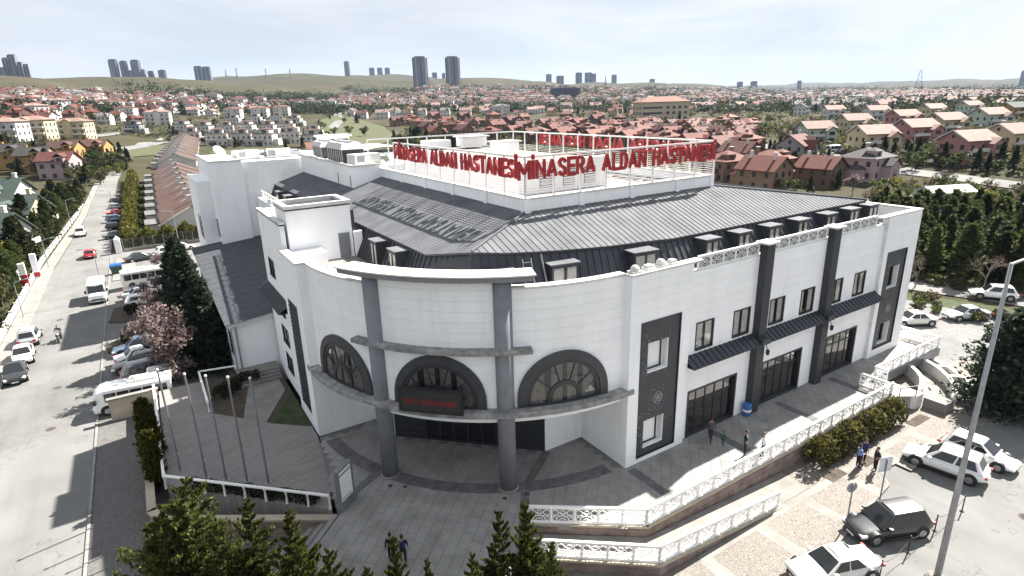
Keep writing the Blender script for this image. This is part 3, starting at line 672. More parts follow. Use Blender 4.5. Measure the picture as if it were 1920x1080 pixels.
# ---- arched windows, proud of the curved wall
mat('arch_curtain', (.24, .23, .21), .9, var=.35, scale=5)
def arch_window(phi_c, name='arched_window'):
    """phi in degrees on the plan circle"""
    def P(s, d, z):                                # s metres along the wall, d metres out
        a = R_(phi_c) + s / 14.0; r = 14.0 + d; return (RO[0] + r * math.cos(a), RO[1] + r * math.sin(a), 5.26 + z)
    def ring(ro, ri, d0, d1, yo=.45, n=24):
        """half-round band of slightly stilted arches"""
        R = []
        prof = [(t, True) for t in np.linspace(0, PI, n)]
        def pt(r, t): return (r * math.cos(t), max(0, r * math.sin(t)) + (yo if 1 else 0))
        path = [(None, 0.0)] + [(t, None) for t, _ in prof] + [(None, PI)]
        rings = []
        for t, e in path:
            tt = t if t is not None else e; zz = 0 if t is None else None
            xo, zo = pt(ro, tt); xi, zi = pt(ri, tt)
            if zz is not None: zo = zi = 0
            rings.append([P(xo, d0, zo), P(xo, d1, zo), P(xi, d1, zi), P(xi, d0, zi)])
        return MB().loft(rings)
    o = ring(2.72, 2.22, -.02, .16).build(name, 'dark_panel', H)
    ring(2.22, 1.98, -.02, .1).build('inner_frame', 'anthracite', o)
    ring(1.02, .74, .0, .1, yo=.35).build('inner_arch', 'anthracite', o)
    for t in (PI * .2, PI * .4, PI * .6, PI * .8):
        b = MB(); a0 = (.95 * math.cos(t), .95 * math.sin(t) + .35); a1 = (2.05 * math.cos(t), 2.05 * math.sin(t) + .45)
        n = 3
        for i in range(n):
            q0 = [a0[k] + (a1[k] - a0[k]) * i / n for k in (0, 1)]; q1 = [a0[k] + (a1[k] - a0[k]) * (i + 1) / n for k in (0, 1)]
            b.tube(P(q0[0], .05, q0[1]), P(q1[0], .05, q1[1]), .045, .045, 5)
        b.build('glazing_bar', 'anthracite', o)
    s_ = MB(); s_.loft([[P(x, d, z) for d, z in ((-.02, 0), (.14, 0), (.14, .12), (-.02, .12))] for x in np.linspace(-2.0, 2.0, 14)]); s_.build('bottom_bar', 'anthracite', o)
    def fan(d, rr, yo, name, mt, wave=0.):
        c = []
        xs = np.linspace(-rr, rr, 41); r0 = []; r1 = []
        for i, x in enumerate(xs):
            zz = math.sqrt(max(0, rr * rr - x * x)) + yo; dd = d + wave * math.sin(i * 1.9); r0.append(P(x, dd, .02)); r1.append(P(x, dd, max(.03, zz)))
        return MB().loft([r0, r1], closed=False, caps=False).build(name, mt, o)
    fan(.008, 2.02, .45, 'dark_room', 'interior_dark')
    for xa, xb in ((-1.95, -1.15), (-.8, -.12), (.15, .8), (1.1, 1.95)):
        xs = np.linspace(xa, xb, 11); r0 = []; r1 = []
        for i, x in enumerate(xs): zz = math.sqrt(max(0, 2.02 ** 2 - x * x)) + .4; dd = .02 + .006 * math.sin(i * 2.1); r0.append(P(x, dd, .1)); r1.append(P(x + .05 * math.sin(i), dd, max(.12, zz)))
        MB().loft([r0, r1], closed=False, caps=False).build('pleated_curtain', 'arch_curtain', o)
    fan(.035, 2.02, .45, 'pane', 'window_glass')
    return o
for ph in (225 - 29.2, 225, 225 + 29.2): arch_window(ph)
# ---- canopies: standing-seam strips
def canopy(loc, rz, x0, x1, zt, pitch=.46):
    c = MB(); c.box(x0, x1, -.78, -.0, zt - .62, zt - .55); b = c.build('canopy', 'anthracite', H, loc, rz)
    n = round((x1 - x0) / pitch); st = (x1 - x0) / n
    me = MB(); me.add([(0, -.86, -.56), (st - .03, -.86, -.56), (st - .03, 0, 0), (0, 0, 0), (0, -.86, -.62), (st - .03, -.86, -.62), (st - .03, 0, -.06), (0, 0, -.06)], [(0, 1, 2, 3), (7, 6, 5, 4), (0, 4, 5, 1), (1, 5, 6, 2), (3, 2, 6, 7), (0, 3, 7, 4)])
    me.add([(st - .03, -.86, -.56), (st, -.86, -.56), (st, -.86, -.5), (st - .03, -.86, -.5), (st - .03, 0, 0), (st, 0, 0), (st, 0, .06), (st - .03, 0, .06)], [(0, 1, 2, 3), (3, 2, 6, 7), (0, 3, 7, 4), (1, 5, 6, 2), (0, 4, 5, 1)])
    me = me.mesh('roof_strip', 'mansard_metal')
    for i in range(n): put('roof_strip', me, b, (x0 + st * i, 0, zt))
canopy((0, .3, 0), 0, 4.95, 11.62, 5.98); canopy((0, .3, 0), 0, 12.45, 19.4, 5.98); canopy((0, .3, 0), 0, 20.2, 27.3, 5.98)
canopy((-14.3, 0, 0), -PI / 2, -27.9, -20.0, 7.95)
for x in (12.03, 19.8):
    m_ = MB(); m_.box(x - .4, x + .4, -.22, .32, 0, 12.3); pz = m_.build('pilaster', 'anthracite', H)
    m_ = MB(); m_.box(x - .62, x + .62, -.42, .6, 12.3, 12.42); m_.build('pilaster_cap', 'white_cap', pz)
    m_ = MB(); m_.box(x - .42, x + .42, -.6, -.22, 5.35, 5.75); m_.build('canopy_bracket', 'mansard_metal', pz)
    m_ = MB(); m_.tube((x + .55, -.35, 4.75), (x + .55, -.2, 5.2), .03); m_.lathe([(.03, 0), (.12, .08), (.14, .35), (.05, .45)], (x + .55, -.4, 4.35), 8); m_.build('wall_lantern', 'black_trim', pz)
# parapet railings on the right wing
def orn_panel(w_, h_, r=.022):
    """cast lattice panel: scrolls, arch and rosette, in the xz plane"""
    p = MB(); cx = w_ / 2
    def arc(c, rr, a0, a1, n=9): p.path([(c[0] + rr * math.cos(t), 0, c[1] + rr * math.sin(t)) for t in np.linspace(a0, a1, n)], r, 4)
    p.box(0, w_, -r, r, 0, .05); p.box(0, w_, -r, r, h_ - .05, h_)
    arc((cx, .02), h_ * .42, 0, PI); arc((cx, .02), h_ * .24, 0, PI)
    for sg in (-1, 1):
        arc((cx + sg * w_ * .36, h_ * .68), h_ * .2, 0, 2 * PI, 11); arc((cx + sg * w_ * .38, h_ * .22), h_ * .15, 0, 2 * PI, 9)
        p.path([(cx, 0, h_ * .45), (cx + sg * w_ * .25, 0, h_ * .8), (cx + sg * w_ * .48, 0, h_ * .95)], r, 4)
        p.path([(cx + sg * w_ * .12, 0, h_ * .42), (cx + sg * w_ * .3, 0, h_ * .5), (cx + sg * w_ * .48, 0, h_ * .4)], r, 4)
    arc((cx, h_ * .72), h_ * .13, 0, 2 * PI, 9)
    return p
def baluster_mb(h_): return MB().lathe([(.09, 0), (.09, .06), (.055, .1), (.075, h_ * .3), (.05, h_ * .62), (.055, h_ * .8), (.085, h_ - .05), (.085, h_)], (0, 0, 0), 8)
def railing(root_args, pts, h_=.95, spacing=1.35, z=0., parent=None, panel=True, rail='white_paint', zfun=None, endpost=True, name='balustrade', back=None):
    o = thing(*root_args) if parent is None else parent
    if parent is not None: o = MB().add([(0, 0, -50)] * 3, [(0, 1, 2)]).build(name, 'white_paint', parent) if False else parent
    for a, b in zip(pts[:-1], pts[1:]):
        ax, ay = a[:2]; bx, by = b[:2]; L = math.hypot(bx - ax, by - ay); n = max(1, round(L / spacing)); an = math.atan2(by - ay, bx - ax)
        za = a[2] if len(a) > 2 else z; zb = b[2] if len(b) > 2 else z; tilt = math.atan2(zb - za, L)
        q = MB(); ds_ = (L / n)
        k_ = MB().box(0, math.hypot(L, zb - za), -.075, .075, h_, h_ + .09); (k_.box(0, math.hypot(L, zb - za), -.06, .06, 0, .06) if panel else None)
        ro = k_.build('rail', rail, o, (ax, ay, za)); ro.rotation_euler = (0, -tilt, an)
        pm = baluster_mb(h_ - .06).mesh('baluster', 'white_paint', True); gm = orn_panel(ds_ - .14, h_ - .1).mesh('lattice_panel', 'white_paint') if panel else None
        for i in range(n + 1):
            if i == n and not endpost: continue
            t = i / n; put('baluster', pm, o, (ax + (bx - ax) * t, ay + (by - ay) * t, za + (zb - za) * t + .06))
            if i < n and panel:
                g_ = put('lattice_panel', gm, o, (ax + (bx - ax) * (t + .07 / L), ay + (by - ay) * (t + .07 / L), za + (zb - za) * t + .06)); g_.rotation_euler = (0, -tilt, an)
            if i < n and back:
                k2 = MB().box(.08, ds_ - .08, .05, .08, .06, h_); k2.build('dark_backing', back, o, (ax + (bx - ax) * t, ay + (by - ay) * t, za), an)
    return o
rl = MB().box(5.1, 27.2, .32, .6, 11.40, 11.5).build('parapet_railing', 'white_cap', H)
for a, b in ((5.75, 11.55), (12.6, 19.3), (20.3, 26.1)): railing(None, [(a, .4), (b, .4)], h_=.78, spacing=1.16, z=11.5, parent=rl, back='anthracite')
# caps on parapets
for b_ in ((-.05, 5.7, -.05, .55, 12.15, 12.27), (26.2, 32.1, -.05, .5, 12.1, 12.22), (32.1, 32.55, -.05, 40, 12.1, 12.22), (-14.65, -14.05, 14.55, 19.5, 12.15, 12.27), (-14.35, -13.95, 19.5, 27.9, 13.9, 14.0)): MB().box(*b_).build('parapet_cap', 'white_cap', H)
m_ = MB(); m_.box(-14.33, -14.0, 19.5, 27.9, 13.8, 13.895); m_.build('cap_flashing', 'anthracite', H)
m_ = MB(); m_.box(4.95, 26.3, .6, .75, 10.9, 11.5); m_.build('parapet_inner', 'white_wall', H)
# terrace floor behind the parapets
m_ = MB(); m_.prism([(-14.0, 28), (-14.0, 14.6)] + [(RO[0] + 13.6 * math.cos(a), RO[1] + 13.6 * math.sin(a)) for a in np.linspace(A0, A1, 24)] + [(5, .5), (32.2, .5), (32.2, 9), (0, 9), (-6, 14), (-6, 28)], 10.8, 10.9); m_.build('terrace_floor', 'concrete', H)
# pots and vents left on the corner parapet
for k, (x, y, s_) in enumerate(((.5, .35, .5), (1.6, .4, .45), (2.6, .45, .55), (3.5, .4, .4))):
    m_ = MB(); m_.box(-s_ * .7, s_ * .7, -.25, .25, 0, .12); (m_.lathe([(s_ * .5, .12), (s_ * .5, .28), (s_ * .3, .4), (.05, .44)], (0, 0, 0), 12) if k % 2 == 0 else m_.box(-s_ * .45, s_ * .5, -.18, .2, .12, .26)); m_.build('roof_vent', 'white_cap', H, (x, y, 12.27))
# ---- roof: eaves at z 13, deck base at z 14.95
EZ, DZ = 13.0, 14.95
def roof_plane(poly, zf, direction, pitch, name, rib=.034, mt='roof_metal', tk=.05):
    """standing-seam strips; direction = unit vector along which strips are counted, poly ccw 2d"""
    base = MB().prism(poly, lambda x, y: zf(x, y) - .12, lambda x, y: zf(x, y) - .02).build(name, 'anthracite', H)
    ds_ = [p[0] * direction[0] + p[1] * direction[1] for p in poly]; d0, d1 = min(ds_), max(ds_); n = max(1, round((d1 - d0) / pitch)); st = (d1 - d0) / n
    for i in range(n):
        a = d0 + i * st; b = a + st
        q = clip(clip(poly, direction, b), (-direction[0], -direction[1]), -a)
        if len(q) < 3: continue
        m_ = MB(); m_.prism(q, lambda x, y: zf(x, y) - .03, zf)
        q2 = clip(q, direction, a + .032)
        if len(q2) >= 3: m_.prism(q2, lambda x, y: zf(x, y) - .01, lambda x, y: zf(x, y) + rib)
        m_.build('roof_sheet', mt, base)
    return base
def plane3(a, b, c):
    n = (Vector(b) - Vector(a)).cross(Vector(c) - Vector(a)); return lambda x, y: a[2] - (n.x * (x - a[0]) + n.y * (y - a[1])) / n.z
DK = (-1.9, 7.6)
# left slope faces -x, a small facet turns it to the hip, right slope faces -y
HP = (-7.35, 4.75, 13.8)
roof_plane([(-8.3, 8.9), (DK[0], DK[1]), (DK[0], 52), (-8.3, 52)], plane3((-8.3, 9, EZ), (-8.3, 30, EZ), (-1.9, 20, DZ)), (0, 1), .42, 'roof_slope', rib=.022)
roof_plane([(-8.3, 8.9), HP[:2], DK], plane3((-8.3, 8.9, EZ), HP, (*DK, DZ)), (0, 1), .42, 'roof_slope', rib=.022)
zr = plane3((6, 2.75, EZ), (28.8, 2.75, EZ), (5, 7.6, DZ))
roof_plane([HP[:2], (-5.5, 4.2), (-3.9, 3.9), (-2.25, 3.62), (-.5, 3.38), (1.4, 3.16), (3.9, 2.98), (6, 2.76), (28.8, 2.7), (15.4, 7.6), DK], zr, (1, 0), .44, 'roof_slope')
zb_ = plane3((28.8, 2.7, EZ), (28.8, 40, EZ), (15.4, 7.6, DZ))
roof_plane([(28.8, 2.7), (28.8, 40), (15.4, 40), (15.4, 7.6)], zb_, (0, 1), .9, 'roof_slope')
hp = MB(); hp.tube((DK[0], DK[1], DZ + .06), (HP[0], HP[1], HP[2] + .06), .06, .06, 6); hp.tube((15.4, 7.6, DZ + .05), (28.8, 2.7, EZ + .06), .07, .07, 6); hp.build('hip_capping', 'roof_metal', H)
# mansard below the eaves: individual seam sheets between eave line (top) and terrace line (bottom)
top = [(-8.15, 52, 12.9), (-8.15, 9.0, 12.9), (-7.25, 5.0, 13.68), (-5.4, 4.4, 13.48), (-3.9, 4.1, 13.36), (-2.2, 3.8, 13.25), (-.5, 3.55, 13.15), (1.4, 3.35, 13.05), (3.9, 3.15, 12.95), (6, 2.95, 12.9), (28.6, 2.85, 12.9), (28.6, 20, 12.9)]
bot = [(-9.2, 52), (-9.2, 8.6), (-7.7, 4.3), (-5.7, 3.5), (-4.1, 3.1), (-2.4, 2.8), (-.7, 2.5), (1.3, 2.25), (3.8, 2.0), (6, 1.7), (29.5, 1.65), (29.5, 20)]
mans = MB()
for i in range(len(top) - 1): mans.quad((*bot[i], 10.85), (*bot[i + 1], 10.85), top[i + 1], top[i])
mo = mans.build('mansard', 'anthracite', H)
for i in range(len(top) - 1):
    L = math.hypot(top[i + 1][0] - top[i][0], top[i + 1][1] - top[i][1]); n = max(1, round(L / .5))
    a0, a1 = Vector((*bot[i], 10.86)), Vector((*bot[i + 1], 10.86)); b0, b1 = Vector(top[i]), Vector(top[i + 1])
    nn = (a1 - a0).cross(b0 - a0).normalized()
    for k in range(n):
        t0, t1 = k / n, (k + 1) / n; p = [a0.lerp(a1, t0), a0.lerp(a1, t1), b0.lerp(b1, t1), b0.lerp(b1, t0)]; e = (p[1] - p[0]).normalized() * .035
        m_ = MB(); m_.add([q + nn * .015 for q in p], [(0, 1, 2, 3)])
        r_ = [p[0], p[0] + e, p[3] + e, p[3]]; m_.add([q + nn * .015 for q in r_] + [q + nn * .075 for q in r_], [(4, 5, 6, 7), (0, 1, 5, 4), (1, 2, 6, 5), (2, 3, 7, 6), (3, 0, 4, 7)])
        m_.build('seam_sheet', 'mansard_metal', mo)
gut = MB(); 
for a, b in zip(top[:-1], top[1:]): gut.tube((a[0], a[1] - .1, a[2] + .02), (b[0], b[1] - .1, b[2] + .02), .07, .07, 6)
gut.build('gutter', 'anthracite', H)
def dormer(x, y, rz, wd=1.3, z0=10.95, z1=12.74, dep=1.6):
    hh = z1 - z0
    b = MB(); b.box(-wd / 2, -wd / 2 + .12, 0, dep, 0, hh); b.box(wd / 2 - .12, wd / 2, 0, dep, 0, hh); b.box(-wd / 2 + .12, wd / 2 - .12, .0, dep, 0, .1); b.box(-wd / 2 + .12, wd / 2 - .12, 0, dep, hh - .12, hh); o = b.build('dormer', 'mansard_metal', H, (x, y, z0), rz)
    c = MB(); c.box(-wd / 2 - .1, wd / 2 + .1, -.07, dep, hh, hh + .06); c.build('dormer_roof', 'roof_metal', o)
    fr = MB(); fr.box(-.04, .04, -.02, .05, .1, hh - .12); fr.box(-wd / 2 + .12, wd / 2 - .12, -.02, .05, hh - .2, hh - .12); fr.box(-wd / 2 + .12, wd / 2 - .12, -.02, .05, .1, .18); fr.build('dormer_frame', 'anthracite', o)
    for xa, xb in ((-wd / 2 + .12, -.04), (.04, wd / 2 - .12)): MB().quad((xa, .015, .18), (xb, .015, .18), (xb, .015, hh - .2), (xa, .015, hh - .2)).build('pane', 'window_glass', o)
    for sg in (-1, 1):
        cw = (wd / 2 - .14) * random.uniform(.75, 1.0); q = MB(); r0 = []; r1 = []
        for k in range(9):
            xx = sg * (wd / 2 - .13 - cw * k / 8); yy = .06 + .018 * math.sin(k * 2.4); r0.append((xx, yy, .12)); r1.append((xx, yy, hh - .14))
        q.loft([r0, r1], closed=False, caps=False); q.build('curtain', 'curtain', o)
    MB().box(-wd / 2 + .12, wd / 2 - .12, .6, .64, .1, hh - .12).build('room_back', 'interior_dark', o)
    return o
for x in (8.7, 11.9, 15.2, 18.6, 22.2, 25.4, 28.2): dormer(x, 1.75, 0)
for y in (12.1, 15.6, 30.5, 34.5, 38.5, 42.5, 46.5): dormer(-9.2, y, -PI / 2)
for x, y, a in ((-6.3, 3.75, -R_(20)), (-2.5, 2.75, -R_(10)), (3.0, 2.0, -R_(7))): dormer(x, y, a, wd=1.7)
m_ = MB()
for sx in (-.25, .25): m_.tube((-4.6 + sx, 3.0 - sx * .2, 11.2), (-4.5 + sx, 3.7 - sx * .2, 13.2), .03, .03, 5)
for k in range(6): m_.tube((-4.83 + .015 * k, 3.14 + .1 * k, 11.5 + .3 * k), (-4.33 + .015 * k, 3.05 + .1 * k, 11.5 + .3 * k), .02, .02, 5)
m_.build('roof_ladder', 'galv', H)
m_ = MB(); m_.tube((-3.5, 3.75, 13.3), (-3.5, 2.9, 11.0), .05, .05, 6); m_.build('downpipe', 'galv', H)
# ---- stair tower on the left wing
tw = MB(); tw.box(-13.8, -9.3, 19.6, 23.0, 10.9, 14.75); two = tw.build('stair_tower', 'white_wall', H)
m_ = MB(); m_.box(-13.85, -9.25, 19.55, 23.05, 14.75, 14.86); m_.build('tower_band', 'anthracite', two)
m_ = MB(); 
for a in ((-13.9, -9.2, 19.5, 19.85), (-13.9, -9.2, 22.75, 23.1), (-13.9, -13.5, 19.85, 22.75), (-9.6, -9.2, 19.85, 22.75)): m_.box(*a, 14.86, 15.1)
m_.build('tower_cap', 'white_cap', two)
m_ = MB(); m_.box(-9.3, -9.0, 19.75, 22.9, 12.2, 14.3); m_.build('tower_louvre', 'anthracite', two)
m_ = MB(); m_.box(-9.2, -8.6, 19.5, 19.8, 10.9, 12.75); m_.build('tower_wing_wall', 'white_wall', two)
m_ = MB(); m_.box(-10.35, -9.55, 19.52, 19.6, 10.95, 12.75); m_.build('door', 'steel_grey', two)
m_ = MB(); m_.box(-14.1, -11.8, 17.5, 19.5, 10.9, 12.0); m_.build('corner_upstand', 'white_wall', H)
# ---- low wing and far block behind it
zl = lambda x, y: 5.15 + (y - 27.9) * .055 + (x + 14.6) * .10
m_ = MB(); m_.prism([(-17.6, 28.2), (-10, 28.2), (-10, 54), (-17.6, 54)], ZS, lambda x, y: zl(x, y) - .35); lo_ = m_.build('low_wing', 'white_wall', H)
lr = MB().prism([(-18.0, 27.8), (-10, 27.8), (-10, 54), (-18.0, 54)], lambda x, y: zl(x, y) - .35, lambda x, y: zl(x, y) - .04).build('low_roof', 'white_cap', H)
for i in range(30):
    y0 = 27.7 + i * .88; q = [(-18.1, y0), (-10, y0), (-10, y0 + .86), (-18.1, y0 + .86)]; MB().prism(q, lambda x, y: zl(x, y) - .03, lambda x, y: zl(x, y) + .012 * (1 if i % 2 else 0)).build('roof_sheet', 'low_roof', lr)
for i in range(5):
    x = -17.62; y0 = 30 + i * 4.6; MB().box(x - .02, x + .1, y0, y0 + 1.4, 1.2, 3.4).build('window', 'car_glass', lo_)
m_ = MB(); m_.tube((-17.7, 28.05, -.0), (-17.7, 28.05, 4.7), .06); m_.tube((-17.35, 28.05, 0), (-17.35, 28.05, 4.7), .06); m_.build('downpipe', 'steel_grey', H)
fb = MB(); fb.box(-14.8, -11.4, 52.6, 66, ZS, 15.9); fbo = fb.build('far_block', 'white_wall', H)
m_ = MB(); m_.box(-11.4, 6, 53.0, 66, ZS, 15.7); m_.build('far_block', 'white_wall', H)
m_ = MB(); m_.box(-16.3, -14.8, 55.5, 66, ZS, 13.6); fb2 = m_.build('far_block', 'white_wall', H)
m_ = MB(); 
for a in ((-14.9, -11.3, 52.5, 52.8), (-14.9, -14.6, 52.8, 66), (-11.3, 6, 52.9, 53.2)): m_.box(*a, 15.9, 16.05)
m_.build('parapet_cap', 'white_cap', H)
for (y, z0, z1) in ((53.4, 7.2, 9.3), (54.6, 7.0, 9.2), (54.2, 4.0, 5.6)): m_ = MB(); m_.box(-14.84, -14.78, y, y + .7, z0, z1); m_.build('window', 'car_glass', fbo)
for y in (56.5, 58.5): m_ = MB(); m_.box(-16.34, -16.28, y, y + 1, 6.6, 9.4); m_.build('window', 'car_glass', fb2)
for y in (33.5, 37.5): m_ = MB(); m_.box(-4.76, -4.68, y, y + .12, 14.2, 15.2); m_.build('scupper', 'steel_grey', H)
m_ = MB(); m_.box(-3.0, -2.9, 52.8, 52.98, 14.6, 15.5); m_.build('scupper', 'steel_grey', H)
m_ = MB(); m_.box(-4.7, -1.9, 32.8, 52.6, 13.2, 16.05); pl = m_.build('plant_platform', 'white_wall', H)
m_ = MB()
for a in ((-4.8, -1.9, 32.7, 33.0), (-4.8, -4.5, 33.0, 52.6)): m_.box(*a, 16.05, 16.25)
m_.build('platform_cap', 'white_cap', pl)
railing(None, [(-10.1, 28.2), (-10.1, 36), (-10.1, 50)], h_=.9, spacing=1.6, z=11.6, parent=MB().box(-10.3, -9.9, 27.95, 52.5, 5.2, 11.6).build('side_terrace_wall', 'white_wall', H))
# ---- rooftop deck with parapet, inner plant room
m_ = MB()
DX0, DX1, DY0, DY1 = -1.9, 15.4, 7.6, 36.0
m_.box(DX0, DX1, DY0, DY0 + .3, 14.6, 15.7); m_.box(DX0, DX0 + .3, DY0 + .3, DY1, 14.6, 15.7); m_.box(DX1 - .3, DX1, DY0 + .3, DY1, 14.6, 15.7); m_.box(DX0 + .3, DX1 - .3, DY1 - .3, DY1, 14.6, 15.7); dk = m_.build('deck_parapet', 'white_wall', H)
m_ = MB()
m_.box(DX0 - .08, DX1 + .08, DY0 - .08, DY0 + .38, 15.7, 15.8); m_.box(DX0 - .08, DX0 + .38, DY0 + .38, DY1, 15.7, 15.8); m_.box(DX1 - .38, DX1 + .08, DY0 + .38, DY1, 15.7, 15.8); m_.build('deck_cap', 'white_cap', dk)
for x in (2.5, 7.0, 11.5, 15.2): m_ = MB(); m_.box(x - .2, x + .2, DY0 - .12, DY0, 14.55, 15.7); m_.build('parapet_pier', 'white_wall', dk)
for y in (12.5, 17.5, 22.5, 27.5): m_ = MB(); m_.box(DX0 - .12, DX0, y - .2, y + .2, 14.55, 15.7); m_.build('parapet_pier', 'white_wall', dk)
m_ = MB(); m_.box(DX0 - .16, DX0 + .3, DY0 - .16, DY0 + .3, 14.45, 15.7); m_.build('parapet_pier', 'white_wall', dk)
m_ = MB(); m_.box(DX0 + .3, DX1 - .3, DY0 + .3, DY1 - .3, 15.0, 15.1); m_.build('deck_floor', 'concrete', H)
pr = MB(); pr.box(.8, 9.0, 12.5, 13.0, 15.1, 17.4); pr.box(.8, 1.2, 13, 33, 15.1, 17.5); pr.box(8.6, 9.0, 13, 33, 15.1, 17.1); pro = pr.build('plant_room', 'white_wall', H)
MB().box(1.2, 8.6, 13, 33, 17.0, 17.2).build('plant_room_roof', 'concrete', pro)
for x in (2.6, 4.7, 6.7):
    lv = MB(); lv.box(x, x + 1.1, 12.44, 12.5, 15.5, 16.7); lo = lv.build('louvre', 'steel_grey', pro)
    for k in range(7): MB().box(x + .04, x + 1.06, 12.38, 12.46, 15.55 + k * .165, 15.62 + k * .165).build('slat', 'white_paint', lo)
m_ = MB()
for (x, y, z0, s_) in ((10.5, 31, 15.1, 2.4), (6, 30, 17.4, .9), (2.5, 31, 17.4, .7)): MB().box(x, x + 2.4, y, y + 2.0, z0, z0 + s_).build('stair_head', 'white_wall', pro)
m_ = MB()
for (x, y, z) in ((10.3, 30.8, 17.5), (5.7, 29.7, 18.3)): MB().box(x, x + 2.9, y, y + 2.5, z, z + .12).build('stair_head_roof', 'white_cap', pro)

# ================================================================== rooftop sign, equipment
GLY = {   # condensed block capitals: strokes in a w x 1 box
    'M': (.92, [[(0, 0), (0, 1)], [(0, 1), (.46, .3)], [(.46, .3), (.92, 1)], [(.92, 1), (.92, 0)]]), '\u0130': (.0, [[(0, 0), (0, 1)], [(0, 1.2), (0, 1.34)]]),
    'N': (.66, [[(0, 0), (0, 1)], [(0, 1), (.66, 0)], [(.66, 0), (.66, 1)]]), 'A': (.74, [[(0, 0), (.37, 1)], [(.37, 1), (.74, 0)], [(.14, .3), (.6, .3)]]),
    'S': (.54, [[(.54, .8), (.46, .95), (.27, 1), (.08, .95), (0, .78), (.08, .6), (.46, .42), (.54, .24), (.46, .06), (.27, 0), (.08, .05), (0, .2)]]),
    'E': (.5, [[(0, 0), (0, 1)], [(0, 1), (.5, 1)], [(0, .52), (.44, .52)], [(0, 0), (.5, 0)]]), 'R': (.58, [[(0, 0), (0, 1)], [(0, 1), (.4, 1), (.55, .9), (.58, .75), (.55, .6), (.4, .5), (0, .5)], [(.3, .5), (.6, 0)]]),
    'L': (.48, [[(0, 0), (0, 1)], [(0, 0), (.48, 0)]]), 'D': (.6, [[(0, 0), (0, 1)], [(0, 1), (.3, 1), (.52, .86), (.6, .5), (.52, .14), (.3, 0), (0, 0)]]),
    'H': (.62, [[(0, 0), (0, 1)], [(.62, 0), (.62, 1)], [(0, .52), (.62, .52)]]), 'T': (.6, [[(.3, 0), (.3, 1)], [(0, 1), (.6, 1)]])}
def letters(text, width, height, parent_args, loc, rz, depth=.16, bold=.2):
    """red channel letters, each its own part; local x along the sign, facing -y"""
    o = thing(*parent_args, loc, rz); x = 0.; adv = []
    for ch in text:
        if ch == ' ': x += .62; continue
        adv.append((ch, x)); x += GLY[ch][0] + bold + .14
    sx = width / (x - .14); cache = {}
    for ch, px in adv:
        if ch not in cache:
            m_ = MB(); k = 0
            for st in GLY[ch][1]:
                for (ax, az), (bx, bz) in zip(st[:-1], st[1:]):
                    hh = height - bold * .9 * height; A_ = Vector(((ax + bold / 2) * sx, az * hh + bold * .45 * height)); B_ = Vector(((bx + bold / 2) * sx, bz * hh + bold * .45 * height)); d = (B_ - A_); L = d.length; d.normalize(); tx, tz = bold * sx / 2, bold * .45 * height
                    t = math.hypot(d.y * tx, d.x * tz) if len(st) == 2 else (tx + tz) / 2; n = Vector((-d.y, d.x)) * t; ex = d * (t * .98 if len(st) == 2 and (abs(d.x) < .01 or abs(d.y) < .01) else t * .35); e = .0025 * k; k += 1
                    q = [A_ - ex - n, B_ + ex - n, B_ + ex + n, A_ - ex + n]
                    m_.add([(p.x, -depth / 2 - e, p.y) for p in q] + [(p.x, depth / 2 + e, p.y) for p in q], [(0, 1, 2, 3), (7, 6, 5, 4), (0, 4, 5, 1), (1, 5, 6, 2), (2, 6, 7, 3), (3, 7, 4, 0)])
            cache[ch] = m_.mesh('letter', 'sign_red')
        put('letter', cache[ch], o, (px * sx, 0, 0))
    return o
TXT = 'M\u0130NASERA ALDAN HASTANES\u0130'
letters(TXT, 17.7, 1.2, ('rooftop_sign', 'red lettering on the roof fence above the long facade with the doors', 'sign'), (-2.6, 7.34, 16.95), 0)
letters(TXT, 20.1, 1.2, ('rooftop_sign', 'red lettering on the roof fence above the plain dark roof slope with its shadow', 'sign'), (-2.1, 28.3, 16.95), -PI / 2)
letters(TXT, 21.0, 1.0, ('rooftop_sign', 'red lettering seen mirrored from behind on the rear roof fence', 'sign'), (15.6, 10.0, 17.1), PI / 2)
def roof_fence(p0, p1, n, label, z0=15.8, z1=18.3):
    o = thing('roof_fence', label, 'fence'); d = Vector((p1[0] - p0[0], p1[1] - p0[1], 0)); an = math.atan2(d.y, d.x); L = d.length
    pm = MB().box(-.05, .05, -.05, .05, 0, z1 - z0).mesh('post', 'white_paint')
    for i in range(n + 1): put('post', pm, o, (p0[0] + d.x * i / n, p0[1] + d.y * i / n, z0), an)
    MB().box(0, L, -.05, .05, -.06, .06).build('top_rail', 'white_paint', o, (p0[0], p0[1], z1), an)
    rm = MB().box(0, L, -.014, .014, -.014, .014).mesh('wire_rail', 'white_paint')
    for k in range(7): put('wire_rail', rm, o, (p0[0], p0[1], z0 + .12 + k * .17), an)
    return o
roof_fence((-1.9, 7.6), (15.4, 7.6), 8, 'white post fence carrying red letters above the long facade')
roof_fence((-1.9, 7.6), (-1.9, 29.0), 9, 'white post fence carrying red letters above the plain dark roof slope')
roof_fence((15.4, 7.6), (15.4, 36), 12, 'white post fence at the rear side of the roof deck carrying mirrored letters')
roof_fence((-1.9, 36), (15.4, 36), 8, 'white post fence closing the far end of the roof deck')
